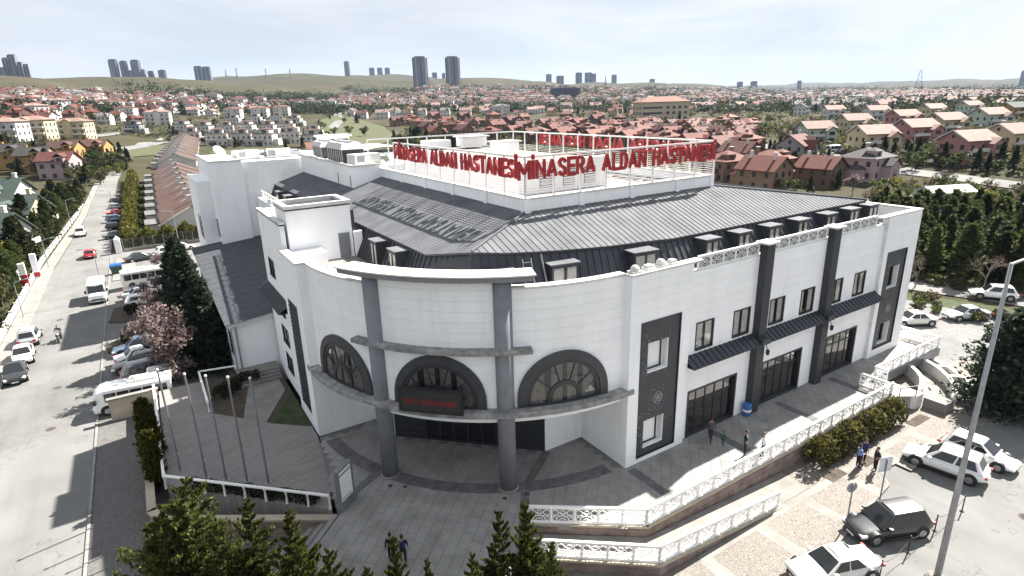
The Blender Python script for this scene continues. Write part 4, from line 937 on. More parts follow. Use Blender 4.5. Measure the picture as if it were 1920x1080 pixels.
# chiller units on the platform and the far block
def chiller(loc, rz, label, sc=1., L=5.5):
    o = thing('chiller', label, 'air conditioner', loc, rz); o.scale = (sc, sc, sc)
    b = MB(); b.box(-L / 2, L / 2, -1.1, 1.1, .15, 1.35); b.build('casing', 'anthracite', o)
    for i in range(8): MB().box(-L / 2 + L * i / 8 + .02, -L / 2 + L * i / 8 + .16, -1.14, 1.14, .15, 1.4).build('coil_frame', 'white_cap', o)
    t = MB(); t.add([(-L / 2 - .1, -1.25, 1.4), (L / 2 + .1, -1.25, 1.4), (L / 2 + .1, 1.25, 1.4), (-L / 2 - .1, 1.25, 1.4), (-L / 2 + .3, -.9, 2.0), (L / 2 - .3, -.9, 2.0), (L / 2 - .3, .9, 2.0), (-L / 2 + .3, .9, 2.0)], [(0, 3, 2, 1), (4, 5, 6, 7), (0, 1, 5, 4), (1, 2, 6, 5), (2, 3, 7, 6), (3, 0, 4, 7)]); t.build('hood', 'white_cap', o)
    for i in range(4): MB().lathe([(.5, 0), (.5, .16), (.42, .16)], (-L / 2 + .9 + i * (L - 1.8) / 3, 0, 2.0), 12).build('fan_shroud', 'galv', o)
    return o
chiller((-3.2, 39.5, 16.05), PI / 2, 'long chiller unit with slotted dark sides on the white roof platform')
chiller((-3.1, 47.0, 16.05), PI / 2, 'second boxy chiller behind the long one on the platform', .9, 4.2)
def duct(loc, rz, label):
    o = thing('air_handler', label, 'air conditioner', loc, rz)
    MB().box(-1.4, 1.4, -.8, .8, .1, 1.0).build('casing', 'white_cap', o)
    m_ = MB(); m_.tube((1.4, 0, .55), (2.3, 0, .55), .35, .35, 12); m_.tube((2.3, 0, .55), (2.7, 0, .15), .35, .3, 12); m_.build('duct', 'galv', o)
    MB().box(-1.2, -.4, -.82, -.8, .25, .85).build('grille', 'steel_grey', o)
    for sx in (-1.2, 1.2): MB().box(sx - .1, sx + .1, -.8, .8, 0, .1).build('foot', 'anthracite', o)
duct((-2.6, 35.4, 16.05), .2, 'white air handler with a bent duct beside the roof fence')
duct((-10.0, 58.0, 15.7), .3, 'pale air handler on the far white block beside a dish')
duct((-6.2, 57.5, 15.7), -.2, 'low pale machine on the far white block beside the dark roof hut')
def dish(loc, label):
    o = thing('satellite_dish', label, 'satellite dish', loc)
    MB().lathe([(.02, 0), (.4, .08), (.75, .3), (.72, .32), (.38, .12), (.02, .04)], (0, 0, 0), 16).build('reflector', 'white_cap', o, (0, 0, .9)).rotation_euler = (R_(50), 0, .6)
    m_ = MB(); m_.tube((0, 0, 0), (0, 0, .95), .04); m_.build('mast', 'galv', o)
dish((-13.3, 55.5, 15.9), 'white dish on the corner of the tall far block')
o = thing('roof_hut', 'small dark fronted hut with white roof on the far white block', 'hut', (1.0, 58, 15.7))
MB().box(-1.8, 1.8, -1.2, 1.2, 0, 2.1).build('wall', 'white_cap', o)
for sx in (-1, 1): MB().box(sx * .9 - .75, sx * .9 + .75, -1.24, -1.2, .1, 1.8).build('louvre', 'anthracite', o)
MB().box(-2.1, 2.1, -1.5, 1.5, 2.1, 2.3).build('roof', 'white_paint', o)
o = thing('vaulted_shed', 'low white vaulted roof shed behind the red lettering', 'shed', (3.5, 45.0, 13.0))
rings = [[(x, y, 3.2 + .75 * math.sin(PI * (x + 5) / 10)) for x in np.linspace(-5, 5, 13)] for y in (0, 7)]
MB().loft(rings, closed=False, caps=False).build('roof', 'white_cap', o); MB().box(-4.9, 4.9, .1, 6.9, -2.2, 3.2).build('wall', 'joint_grey', o)

# ================================================================== entrance display, sign board, poles
o = thing('led_display', 'black scrolling display with red letters under the middle arched window', 'display', (0, 0, 0))
pc = (RO[0] + 14.75 * math.cos(R_(225)), RO[1] + 14.75 * math.sin(R_(225))); o.location = (pc[0] - .15, pc[1] + .15, 5.28); o.rotation_euler = (0, 0, -PI / 4)
MB().box(-1.85, 1.85, -.12, .12, 0, 1.45).build('case', 'black_trim', o)
MB().box(-1.7, 1.7, -.135, -.12, .12, 1.33).build('screen', 'interior_dark', o)
mat('led_red', (.2, .01, .01), .5, emit=((1, .03, .03), .028))
q = MB(); rr = random.Random(5); x = -1.55            # half-lit running characters, too worn to spell anything
while x < 1.5:
    for i in range(5):
        for j in range(7):
            if rr.random() < .42 and x + i * .034 < 1.55: q.box(x + i * .034, x + i * .034 + .026, -.142, -.135, .52 + j * .045, .52 + j * .045 + .036)
    x += .2 if rr.random() > .12 else .42
tag(q.build('led_dots', 'led_red', o), kind='stuff')
o = thing('poster_stand', 'upright dark framed poster stand at the head of the stairs', 'sign', (-15.25, 6.35, 0), R_(38))
MB().box(-.75, .75, -.16, .16, 0, .35).build('foot', 'steel_grey', o)
f = MB(); f.box(-.68, -.56, -.12, .12, .35, 2.55); f.box(.56, .68, -.12, .12, .35, 2.55); f.box(-.56, .56, -.12, .12, 2.43, 2.55); f.box(-.56, .56, -.12, .12, .35, .5); f.box(-.56, .56, -.02, .02, .5, 2.43); f.build('frame', 'steel_grey', o)
MB().box(-.55, .55, -.075, -.06, .51, 2.42).build('poster', 'blind_white', o)
mat('poster_teal', (.1, .3, .32), .6)
for b_ in ((-.5, .5, -.08, -.076, 2.1, 2.22), (-.45, .4, -.08, -.076, .62, .68)): MB().box(*b_).build('poster_print', 'poster_teal', o)
for k, (x, y) in enumerate(((-23.0, 15.6), (-21.7, 13.95), (-20.7, 12.95), (-19.65, 12.0), (-18.6, 11.1))):
    o = thing('flagpole', 'tall bare grey steel flagpole standing on the paved terrace', 'flagpole', (x, y, -.01), 0, 'row of bare flagpoles')
    MB().tube((0, 0, 0), (0, 0, 6.9), .075, .05, 10).build('pole', 'steel_grey', o); MB().lathe([(.05, 0), (.09, .05), (.06, .13), (.01, .16)], (0, 0, 6.9), 8).build('finial', 'white_cap', o)
    MB().box(-.2, .2, -.2, .2, 0, .03).build('base_plate', 'steel_grey', o); MB().tube((.07, 0, 1.1), (.13, 0, 1.25), .03, .03, 5).build('cleat', 'white_cap', o)
for (x, y) in ((-31.2, 38.5), (-32.6, 60.5), (-29.6, 80), (-31.0, 30.0), (6.0, -16.5), (16.5, -14.6)):
    o = thing('manhole_cover', 'round dark iron manhole cover set in the pale road', 'manhole', (x, y, ZS + .016), 0, 'manhole covers in the roads'); MB().lathe([(.36, 0), (.36, .006)], (0, 0, 0), 20).build('ring', 'asphalt_dark', o); MB().lathe([(.31, .006), (.31, .01)], (0, 0, 0), 20).build('lid', 'soil', o)
# litter bin, drains
o = thing('litter_bin', 'blue litter bin standing against the white wall by the doors', 'bin', (11.3, -.15, 0))
mat('bin_blue', (.03, .12, .36), .5)
MB().lathe([(.22, 0), (.27, .1), (.29, .7), (.3, .75)], (0, 0, 0), 14).build('drum', 'bin_blue', o); MB().lathe([(.31, .75), (.28, .9), (.1, .98)], (0, 0, 0), 14).build('lid', 'bin_blue', o); MB().lathe([(.275, .35), (.292, .36), (.296, .5), (.28, .51)], (0, 0, 0), 14).build('band', 'white_paint', o)
for k, (x, y) in enumerate(((-7.6, 1.75), (-6.35, 1.35), (-12.6, 6.6), (-11.9, 6.0))):
    o = thing('floor_drain', 'small round black drain in the paving in front of a grey column', 'drain', (x, y, .004), 0, 'drains in front of the columns'); MB().lathe([(.13, 0), (.13, .012), (.10, .014)], (0, 0, 0), 14).build('rim', 'black_trim', o); MB().box(-.09, .09, -.015, .015, .012, .018).build('grate_bar', 'steel_grey', o)

# ================================================================== balustrades, ramps, retaining walls
def stone_retaining(name, label, pts, ztop, zbot, th=.35):
    """each wall built from courses of stones"""
    o = thing(name, label, 'wall')
    for a, b in zip(pts[:-1], pts[1:]):
        L = math.hypot(b[0] - a[0], b[1] - a[1]); an = math.atan2(b[1] - a[1], b[0] - a[0]); za, zb = (ztop(*a) if callable(ztop) else ztop), (ztop(*b) if callable(ztop) else ztop); n = max(1, round(L / 1.1))
        core = MB(); core.add([(0, .03, zbot), (L, .03, zbot), (L, th, zbot), (0, th, zbot), (0, .03, za - .12), (L, .03, zb - .12), (L, th, zb - .12), (0, th, za - .12)], [(0, 3, 2, 1), (4, 5, 6, 7), (0, 1, 5, 4), (1, 2, 6, 5), (2, 3, 7, 6), (3, 0, 4, 7)])
        c = core.build('wall_core', 'plaza_base', o, (a[0], a[1], 0), an)
        cp_ = MB(); cp_.add([(-.05, -.06, za - .12), (L + .05, -.06, zb - .12), (L + .05, th + .06, zb - .12), (-.05, th + .06, za - .12), (-.05, -.06, za), (L + .05, -.06, zb), (L + .05, th + .06, zb), (-.05, th + .06, za)], [(0, 3, 2, 1), (4, 5, 6, 7), (0, 1, 5, 4), (1, 2, 6, 5), (2, 3, 7, 6), (3, 0, 4, 7)]); cp_.build('coping', 'cream_wall', o, (a[0], a[1], 0), an)
        for i in range(n):
            for r in range(12):
                z0 = zbot + r * .42; off = (.5 if r % 2 else 0); x0 = max(0, L * (i - off) / n); x1 = min(L, L * (i + 1 - off) / n) if i < n - 1 or not off else L
                t0, t1 = za + (zb - za) * x0 / L - .13, za + (zb - za) * x1 / L - .13; zt0, zt1 = min(z0 + .40, t0), min(z0 + .40, t1)
                if max(zt0, zt1) < z0 + .05 or x1 - x0 < .1: continue
                zt0 = max(zt0, z0 + .01); zt1 = max(zt1, z0 + .01); d = random.uniform(-.012, .012)
                s_ = MB(); s_.add([(x0 + .01, d, z0), (x1 - .01, d, z0), (x1 - .01, .06, z0), (x0 + .01, .06, z0), (x0 + .01, d, zt0), (x1 - .01, d, zt1), (x1 - .01, .06, zt1), (x0 + .01, .06, zt0)], [(0, 3, 2, 1), (4, 5, 6, 7), (0, 1, 5, 4), (1, 2, 6, 5), (2, 3, 7, 6), (3, 0, 4, 7)]); s_.build('stone', 'stone_wall', c)
    return o
up = [(-7.7, -.75), (-2.62, -4.5), (22.5, -4.5)]
stone_retaining('retaining_wall', 'brown stone retaining wall under the upper white balustrade of the plaza', up, .04, ZS - .9)
railing(('balustrade', 'upper white ornamental balustrade along the sunny plaza edge', 'balustrade'), [(-7.65, -.65, .04), (-2.6, -4.38, .04), (22.4, -4.38, .04)])
rampz = lambda x, y: -.55 if x < -3.2 else max(-.55 - (x + 3.2) * .085, ZS + .15)
low = [(-8.6, -2.35), (-3.55, -6.35), (6.2, -6.55)]
stone_retaining('retaining_wall', 'brown stone wall of the lower ramp beside the cobbled sidewalk', low, rampz, ZS - .3)
railing(('balustrade', 'lower white ornamental balustrade along the ramp beside the cobbled sidewalk', 'balustrade'), [(-8.5, -2.25, -.55), (-3.5, -6.22, -.55), (5.9, -6.42, rampz(5.9, 0))])
m_ = MB(); m_.add([(-7.6, -1.0, -.5), (-8.5, -2.2, -.5), (-3.5, -6.2, -.62), (-2.6, -4.55, -.62), (5.9, -6.4, ZS + .14), (9, -4.55, ZS + .14), (9, -6.4, ZS + .135)], [(0, 1, 2, 3), (3, 2, 4, 5), (5, 4, 6)]); struct(m_.build('ramp', 'concrete'))
# terrace fence on the left and its low wall
stone_retaining('retaining_wall', 'low stone wall with planting strip between the terrace and the dark stairs', [(-24.9, 12.6), (-24.3, 11.3), (-16.2, 5.9)], lambda x, y: -.25, ZS - .2)
stone_retaining('retaining_wall', 'long low stone wall between the paved terrace and the street setts', [(-24.9, 29.2), (-24.9, 12.6)], lambda x, y: -.25, ZS - .2)
railing(('balustrade', 'white open balustrade between the flagpoles and the dark stairs', 'balustrade'), [(-23.85, 14.1), (-16.15, 6.55)], h_=.9, spacing=1.35, panel=False, z=-.1)
railing(('balustrade', 'white lattice balustrade beside the dark columnar conifers', 'balustrade'), [(-23.85, 28.6), (-23.85, 14.1)], h_=.9, spacing=1.35, z=-.1)
railing(('balustrade', 'short white balustrade round the planted bed by the low wing', 'balustrade'), [(-20.55, 22.7), (-20.55, 28.9), (-17.8, 28.3)], h_=.9, spacing=2.0, panel=False)
o = thing('garden_wall', 'plain cream wall standing in front of the white coach', 'wall'); MB().box(-27.0, -23.7, 28.6, 28.9, ZS, .35).build('wall_slab', 'cream_wall', o); MB().box(-27.1, -23.6, 28.52, 28.98, .35, .45).build('coping', 'concrete', o)
# footbridge with lattice parapets, sunken court beneath
o = thing('footbridge', 'short footbridge with grey beam and white lattice parapets beside the end block', 'bridge')
MB().box(24.15, 34.8, -2.4, -2.1, -.75, .02).build('beam', 'steel_grey', o); MB().box(24.15, 34.8, -2.1, .5, -.35, -.012).build('deck', 'concrete', o); MB().box(34.5, 34.8, -2.1, 1.2, -.75, -.36).build('beam', 'steel_grey', o)
railing(None, [(24.3, -2.25), (34.7, -2.25)], h_=.95, spacing=1.3, z=.02, parent=o); railing(None, [(34.65, -2.2), (34.65, 1.0)], h_=.95, spacing=1.1, z=0.0, parent=o)
railing(('balustrade', 'white lattice balustrade turning round the head of the sunken gate', 'balustrade'), [(22.1, -2.2), (22.1, -4.4)], h_=.95, spacing=1.1, z=.02)
railing(('balustrade', 'tilted white lattice panel between bridge and sunken gate', 'balustrade'), [(24.2, -2.2), (24.2, -3.1)], h_=.95, spacing=1.0, z=.02)
court = thing('sunken_court', 'curved pale concrete court of arc walls below the footbridge', 'wall')
cc = (24.6, 1.2)
for r0, r1, a0, a1, z0, z1, mt_ in ((6.0, 6.3, -80, -28, ZS - .2, -.25, 'white_cap'), (8.1, 8.4, -78, -24, ZS - .2, -.35, 'white_cap'), (9.6, 9.95, -66, -18, ZS - .2, -.75, 'white_cap')):
    MB().arcbox(cc, r0, r1, R_(a0), R_(a1), z0, z1, 18).build('arc_wall', mt_, court)
MB().arcbox(cc, 8.4, 9.6, R_(-70), R_(-24), ZS - .1, ZS + .3, 14).build('arc_bed', 'concrete', court)
for a in (-58, -44, -32): MB().arcbox(cc, 8.4, 9.6, R_(a), R_(a + 2.2), ZS, -.7, 2).build('cross_wall', 'white_cap', court)
MB().arcbox(cc, 6.3, 8.1, R_(-78), R_(-24), ZS - .1, ZS + .13, 14).build('court_floor', 'concrete', court)
MB().box(25.0, 26.3, -7.0, -5.5, ZS, -.5).build('end_box', 'concrete', court)
m_ = MB(); m_.prism([(22.6, -4.3), (24.2, -5.4), (25.1, -5.4), (25.0, -3.2), (24.2, -2.0), (22.6, -2.2)], ZS, -.2); m_.build('gate_house', 'white_cap', court)
gt = thing('lattice_gate', 'dark wrought gate standing open below the balustrade corner', 'gate', (22.75, -4.75, ZS + .12), R_(-20))
f = MB(); f.box(0, .06, -.03, .03, 0, 1.9); f.box(1.5, 1.56, -.03, .03, 0, 1.9); f.box(.06, 1.5, -.03, .03, 1.84, 1.9); f.box(.06, 1.5, -.03, .03, 0, .06); f.build('frame', 'black_trim', gt)
bm = MB().box(-.015, .015, -.015, .015, .06, 1.84).mesh('bar', 'black_trim')
for k in range(9): put('bar', bm, gt, (.2 + k * .15, 0, 0))
for (x, y, s_) in ((22.6, -6.3, 1.1), (14.6, -6.9, .7), (11.5, -6.6, .8)):
    o = struct(MB().box(x - s_, x + s_, y - .35, y + .35, ZS + .11, ZS + .135).build('soil_patch', 'soil'))

# ================================================================== street furniture
o = thing('street_lamp', 'tall leaning-looking grey tapered lamp post beside the chained kerb', 'lamp post', (7.55, -13.95, ZS))
MB().tube((0, 0, 0), (0, 0, 16.1), .155, .07, 16).build('post', 'galv', o, smooth=True); MB().lathe([(.5, 0), (.5, .12), (.34, .25)], (0, 0, 0), 16).build('foot', 'concrete', o)
MB().tube((0, 0, 16.05), (.9, -.35, 16.3), .06, .05, 8).build('arm', 'galv', o); q = MB(); q.loft([[(.7 + x * .9, -.3 - x * .35 + w_ * yy, 16.28 + zz) for yy, zz in ((-1, 0), (1, 0), (.7, .16), (-.7, .16))] for x, w_ in ((0, .1), (.3, .22), (.8, .24), (1.1, .1))]); q.build('lamp_head', 'galv', o)
def sign_post(loc, rz, kind, label, h_=2.6):
    o = thing('road_sign', label, 'sign', loc, rz); MB().tube((0, 0, 0), (0, 0, h_), .04, .04, 8).build('post', 'steel_grey', o)
    if kind == 'round': MB().tube((0, -.05, h_ - .25), (0, -.03, h_ - .25), .32, .32, 20).build('plate', 'galv', o)
    else: MB().box(-.42, .42, -.06, -.04, h_ - .85, h_ + .1).build('plate', 'joint_grey', o)
    MB().lathe([(.12, 0), (.12, .04)], (0, 0, 0), 10).build('base', 'steel_grey', o)
sign_post((11.1, -9.45, ZS + .12), R_(160), 'square', 'blank grey rectangular sign seen from behind at the sidewalk edge', 2.9)
sign_post((7.75, -9.4, ZS + .12), R_(160), 'round', 'round grey sign on a leaning post at the sidewalk edge')
prev = None
for k, (x, y) in enumerate(((2.4, -12.6), (5.4, -12.35), (8.3, -12.3), (11.2, -12.3), (14.2, -12.4))):
    o = thing('chain_bollard', 'thin black chained bollard on the road beside the parked cars', 'bollard', (x, y, ZS), 0, 'chained bollards along the parked cars')
    MB().tube((0, 0, 0), (0, 0, 1.0), .035, .03, 8).build('stem', 'black_trim', o); MB().lathe([(.14, 0), (.1, .05), (.04, .08)], (0, 0, 0), 10).build('base', 'black_trim', o); MB().lathe([(.02, 0), (.055, .05), (.02, .1)], (0, 0, 1.0), 8).build('knob', 'black_trim', o)
    if k < 4:
        nx, ny = ((5.4, -12.35), (8.3, -12.3), (11.2, -12.3), (14.2, -12.4))[k]; pts = [((nx - x) * t, (ny - y) * t, .92 - .35 * math.sin(PI * t)) for t in np.linspace(0, 1, 9)]; MB().path(pts, .014, 5).build('chain', 'black_trim', o)
# left side: garden wall along the street, banners, lamp posts, fence of the lot
o = thing('street_wall', 'low white rendered garden wall along the far pavement of the street', 'wall')
for k in range(46):
    y = -20 + k * 4; x = -37.35 if y < 95 else -37.35 + (y - 95) * .038
    MB().box(-.12, .12, 0, 3.8, 0, .8).build('wall_panel', 'white_cap', o, (x, y, ZS + .1)); MB().box(-.17, .17, -.2, .0, 0, 1.0).build('wall_pier', 'white_cap', o, (x, y, ZS + .1))
for (x, y, c, lab) in ((-37.5, 79.0, 'sign_red', 'tall red and white banner column at the garden gate'), (-36.9, 85.2, 'white_paint', 'pale banner column with red foot at the garden gate')):
    o = thing('banner_column', lab, 'banner', (x, y, ZS + .1)); MB().box(-.35, .35, -.3, .3, 0, 3.6).build('face', 'white_paint', o); MB().box(-.37, .37, -.32, .32, .2, 2.0 if c == 'sign_red' else .9).build('stripe', 'sign_red', o)
o = thing('hoarding', 'small blue and white hoarding linking the banner columns', 'sign', (-38.2, 82, ZS + .1)); MB().box(-.1, .1, -2.6, 2.6, 1.2, 2.4).build('board', 'white_paint', o); MB().box(-.12, .12, -2.4, 2.4, 1.4, 1.8).build('stripe', 'bin_blue', o); MB().tube((0, -2.3, 0), (0, -2.3, 1.3), .05).build('leg', 'steel_grey', o); MB().tube((0, 2.3, 0), (0, 2.3, 1.3), .05).build('leg', 'steel_grey', o)
o = thing('yellow_sign', 'small orange board tilted on the garden side of the wall', 'sign', (-38.3, 58.5, ZS)); mat('orange', (.4, .17, .02), .6); MB().box(-.05, .05, -.7, .7, 1.2, 2.4).build('board', 'orange', o); MB().tube((0, 0, 0), (0, 0, 1.2), .04).build('post', 'steel_grey', o)
def thin_lamp(loc, h_, label, arm=1.2, rz=0., group='thin street lamps along the left street'):
    o = thing('street_light', label, 'lamp post', loc, rz, group); MB().tube((0, 0, 0), (0, 0, h_), .07, .045, 8).build('post', 'galv', o); MB().path([(0, 0, h_), (arm * .5, 0, h_ + .25), (arm, 0, h_ + .3)], .035, 6).build('arm', 'galv', o); MB().box(arm - .1, arm + .45, -.1, .1, h_ + .25, h_ + .36).build('head', 'galv', o)
for (x, y) in ((-36.3, 64), (-36.2, 92), (-35.2, 128), (-33.4, 170)): thin_lamp((x, y, ZS + .13), 4.2 if y < 100 else 6, 'thin grey street lamp on the far pavement of the left street')
for (x, y) in ((-28.3, 67), (-17.8, 93.5), (-27.6, 135)): thin_lamp((x, y, ZS + .05), 6.4, 'thin grey street lamp beside the parking lot', rz=PI, group='thin street lamps beside the parking lot')
thin_lamp((49.4, -6.2, ZS), 8.0, 'slim lamp post between car park and back road', group=None)
o = thing('lot_fence', 'dark mesh fence on a low wall at the end of the parking lot', 'fence'); MB().box(-26.2, -12.2, 97.0, 97.3, ZS, ZS + .5).build('base_wall', 'concrete', o)
pm = MB().box(-.05, .05, -.05, .05, 0, 1.8).mesh('post', 'steel_grey'); 
mat('mesh_dark', (.07, .075, .06), .8)
pn = MB(); 
for k in range(14): pn.box(.05 + k * .105, .08 + k * .105, -.015, .015, .1, 1.7)
pn.box(0, 1.5, -.02, .02, .1, .15); pn.box(0, 1.5, -.02, .02, 1.65, 1.7); pn = pn.mesh('mesh_panel', 'mesh_dark')
for k in range(10):
    put('post', pm, o, (-26.1 + k * 1.55, 97.15, ZS + .5))
    if k < 9: put('mesh_panel', pn, o, (-26.07 + k * 1.55, 97.15, ZS + .5))
o = thing('gate_pillar', 'white shaped gate pillar at the street end of the lot fence', 'pillar', (-26.8, 96.6, ZS)); MB().box(-.45, .45, -.5, .5, 0, 2.3).build('shaft', 'white_paint', o); MB().lathe([(.5, 0), (.55, .15), (.2, .5), (.05, .7)], (0, 0, 2.3), 10).build('cap', 'white_paint', o)
o = thing('waste_container', 'dark green waste container with blue lid on the lot island', 'bin', (-27.0, 80.5, ZS + .1)); mat('bin_green', (.02, .07, .05), .5); q = MB(); q.loft([[(x * w_, y * w_, z_) for x, y in ((-.7, -.5), (.7, -.5), (.7, .5), (-.7, .5))] for w_, z_ in ((.85, .15), (1, 1.1))]); q.build('body', 'bin_green', o); q = MB(); q.tube((-.75, 0, 1.1), (.75, 0, 1.1), .5, .5, 12); q.build('lid', 'bin_blue', o)
for sx in (-.55, .55): MB().tube((sx, -.3, .1), (sx, -.22, .1), .1, .1, 8).build('wheel', 'tyre', o)
# traffic islands of the lot
for nm, poly in (('lot_island', [(-27.6, 76), (-24.8, 76), (-24.6, 88), (-27.2, 92)]), ('lot_island', [(-27.7, 55.5), (-26, 54.3), (-18, 56.5), (-18, 62), (-27.2, 61.2)]), ('lot_island', [(-27.7, 47), (-26.4, 49.4), (-18, 50.5), (-18, 45), (-27.6, 44.8)])):
    struct(MB().prism(poly, ZS, ZS + .13).build(nm, 'soil' if nm and poly[0][1] < 70 else 'concrete'))
# ---- shrubs and hedges come with the plants

# ================================================================== vehicles
def car_proto(kind, paint):
    D = dict(sedan=(4.55, .89, 1.44), suv=(4.45, .91, 1.66), hatch=(4.1, .87, 1.5))[kind]; L, W, Hh = D
    x0, x1 = -L / 2, L / 2; belt = Hh * (.60 if kind != 'suv' else .58); zb = .22 if kind != 'suv' else .28
    if kind == 'sedan': prof = [(x0, .62, .80), (x0 + .12, .68, .86), (x0 + .75, .70, .89), (x0 + 1.2, belt, 1), (x1 - 1.55, belt, 1), (x1 - 1.2, .66, .97), (x1 - .35, .56, .90), (x1 - .08, .50, .80), (x1, .46, .70)]
    elif kind == 'suv': prof = [(x0, .70, .82), (x0 + .1, .88, .90), (x0 + .4, belt, .97), (x0 + 1.2, belt, 1), (x1 - 1.5, belt, 1), (x1 - 1.2, .86, .98), (x1 - .3, .74, .92), (x1 - .07, .66, .82), (x1, .58, .74)]
    else: prof = [(x0, .62, .82), (x0 + .1, .80, .90), (x0 + .4, belt, .97), (x0 + 1.2, belt, 1), (x1 - 1.4, belt, 1), (x1 - 1.1, .72, .98), (x1 - .3, .60, .9), (x1 - .07, .54, .82), (x1, .48, .72)]
    if kind == 'sedan': prof = [(a, (b / .60 * belt / Hh * Hh * .69 if False else b * 1.32 if b < .8 else b), c) for a, b, c in prof]
    rings = []
    for (x, zt, wf) in prof:
        w_ = W * wf; zt = min(zt, belt); lo = zb + (.14 if abs(x) > L / 2 - .15 else 0)
        half = [(0, zt + .025), (w_ * .6, zt + .015), (w_ * .92, zt - .03), (w_ * .99, zt - .16), (w_, (zt + lo) / 2), (w_ * .97, lo + .1), (w_ * .86, lo)]
        rings.append([(x, y, z) for y, z in half] + [(x, -y, z) for y, z in reversed(half[1:])])
    o = thing('parked_car', None, 'car'); b = MB(); b.loft(rings); bo = b.build('body', paint, o, smooth=True); ss = bo.modifiers.new('s', 'SUBSURF'); ss.levels = ss.render_levels = 1
    # cabin
    if kind == 'sedan': xb0, xb1, xt0, xt1 = x0 + .85, x1 - 1.25, x0 + 1.55, x1 - 2.05
    elif kind == 'suv': xb0, xb1, xt0, xt1 = x0 + .22, x1 - 1.18, x0 + .62, x1 - 1.95
    else: xb0, xb1, xt0, xt1 = x0 + .2, x1 - 1.08, x0 + .6, x1 - 1.9
    wb, wt = W * .93, W * .70; zb_, zt_ = belt - .04, Hh - .06
    def cab(f, s_):   # f: 0 rear..1 front
        return lambda t: (((xb0 + (xb1 - xb0) * f) * (1 - t) + (xt0 + (xt1 - xt0) * f) * t), s_ * (wb * (1 - t) + wt * t), zb_ + (zt_ - zb_) * t)
    Bc = [cab(0, -1)(0), cab(1, -1)(0), cab(1, 1)(0), cab(0, 1)(0)]; Tc = [cab(0, -1)(1), cab(1, -1)(1), cab(1, 1)(1), cab(0, 1)(1)]
    c = MB(); c.add(Bc + Tc, [(0, 1, 5, 4), (1, 2, 6, 5), (2, 3, 7, 6), (3, 0, 4, 7), (4, 5, 6, 7)]); co = c.build('cabin', paint, o); bv = co.modifiers.new('b', 'BEVEL'); bv.width = .1; bv.segments = 4
    r = MB(); ro = [[(xt0 + .1 + (xt1 - xt0 - .2) * t, sy * (wt - .12 * (1 - k)) * 1.0, zt_ + .035 + .02 * k) for sy, k in ((-1, 0), (-.5, 1), (0, 1.2), (.5, 1), (1, 0))] for t in np.linspace(0, 1, 6)]
    r.loft(ro, closed=False, caps=False); r.build('roof', paint, o, smooth=True)
    def pane(q, name, u0=.06, u1=.94, v0=.1, v1=.92, off=.012):
        P = lambda u, v: (Vector(q[0]) * (1 - u) + Vector(q[1]) * u) * (1 - v) + (Vector(q[3]) * (1 - u) + Vector(q[2]) * u) * v
        n = (Vector(q[1]) - Vector(q[0])).cross(Vector(q[3]) - Vector(q[0])).normalized() * off
        MB().quad(*[P(u, v) + n for u, v in ((u0, v0), (u1, v0), (u1, v1), (u0, v1))]).build(name, 'car_glass', o)
    pane((Bc[1], Bc[2], Tc[2], Tc[1]), 'windscreen'); pane((Bc[3], Bc[0], Tc[0], Tc[3]), 'rear_window', .1, .9, .2, .9)
    for q in ((Bc[0], Bc[1], Tc[1], Tc[0]), (Bc[2], Bc[3], Tc[3], Tc[2])):
        pane(q, 'side_window', .09, .49, .14, .9); pane(q, 'side_window', .53, .92, .14, .9)
    # wheels
    wr = .33 if kind != 'suv' else .36
    for sx in (x0 + .82, x1 - .85):
        for sy in (-1, 1):
            yy = sy * (W - .09); wm = MB().tube((0, -.1, 0), (0, .1, 0), wr, wr, 18).build('wheel', 'tyre', o, (sx, yy, wr))
            MB().tube((0, sy * .08, 0), (0, sy * .112, 0), wr * .64, wr * .58, 12).build('rim', 'rim', wm)
            MB().tube((sx, sy * (W - .25), wr + .02), (sx, sy * (W + .004), wr + .02), wr + .07, wr + .07, 20).build('wheel_arch', 'black_trim', o)
    ztf = [p[1] for p in prof]
    for sy in (-1, 1):
        h_ = MB(); zf = min(prof[-3][1], belt); h_.loft([[(x1 - .34, sy * W * a, zf - .05), (x1 - .34, sy * W * a, zf - .2), (x1 - .05, sy * W * a * .93, zf - .22), (x1 - .06, sy * W * a * .93, zf - .10)] for a in (.58, .90)]); h_.build('headlight', 'lamp_glass', o)
        t_ = MB(); zr = min(prof[1][1], belt); t_.box(x0 - .012, x0 + .12, min(sy * W * .56, sy * W * .86), max(sy * W * .56, sy * W * .86), zr - .2, zr - .05); t_.build('taillight', 'tail_red', o)
        m_ = MB(); m_.box(xb1 - .45, xb1 - .28, min(sy * W * .95, sy * (W + .14)), max(sy * W * .95, sy * (W + .14)), belt - .02, belt + .11); m_.build('mirror', paint, o)
    g = MB(); g.box(x1 - .1, x1 + .012, -W * .5, W * .5, .36, .5); g.build('grille', 'black_trim', o); p_ = MB(); p_.box(x1, x1 + .02, -.26, .26, .3, .4); p_.build('number_plate', 'plate', o)
    p_ = MB(); p_.box(x0 - .02, x0, -.26, .26, .46, .57); p_.build('number_plate', 'plate', o)
    s_ = MB(); s_.box(x0 + 1.3, x1 - 1.35, -W * .96, W * .96, zb - .05, zb + .06); s_.build('sill', 'black_trim', o)
    return o
PROTO = {}
def car(kind, colour, loc, heading, label, group=None, sc=1.0, name='parked_car', cat='car'):
    if kind not in PROTO:
        r = car_proto(kind, 'paint_' + colour); PROTO[kind] = (r, colour); r.location = loc; r.rotation_euler = (0, 0, heading); r['label'] = label
        if group: r['group'] = group
    else:
        p, c0 = PROTO[kind]; r = dup(p, loc, heading, sc, label, group, swap={'paint_' + c0: 'paint_' + colour})
        if not group and 'group' in r: del r['group']
    r.name = name; r['category'] = cat; return r
Z = ZS + .016
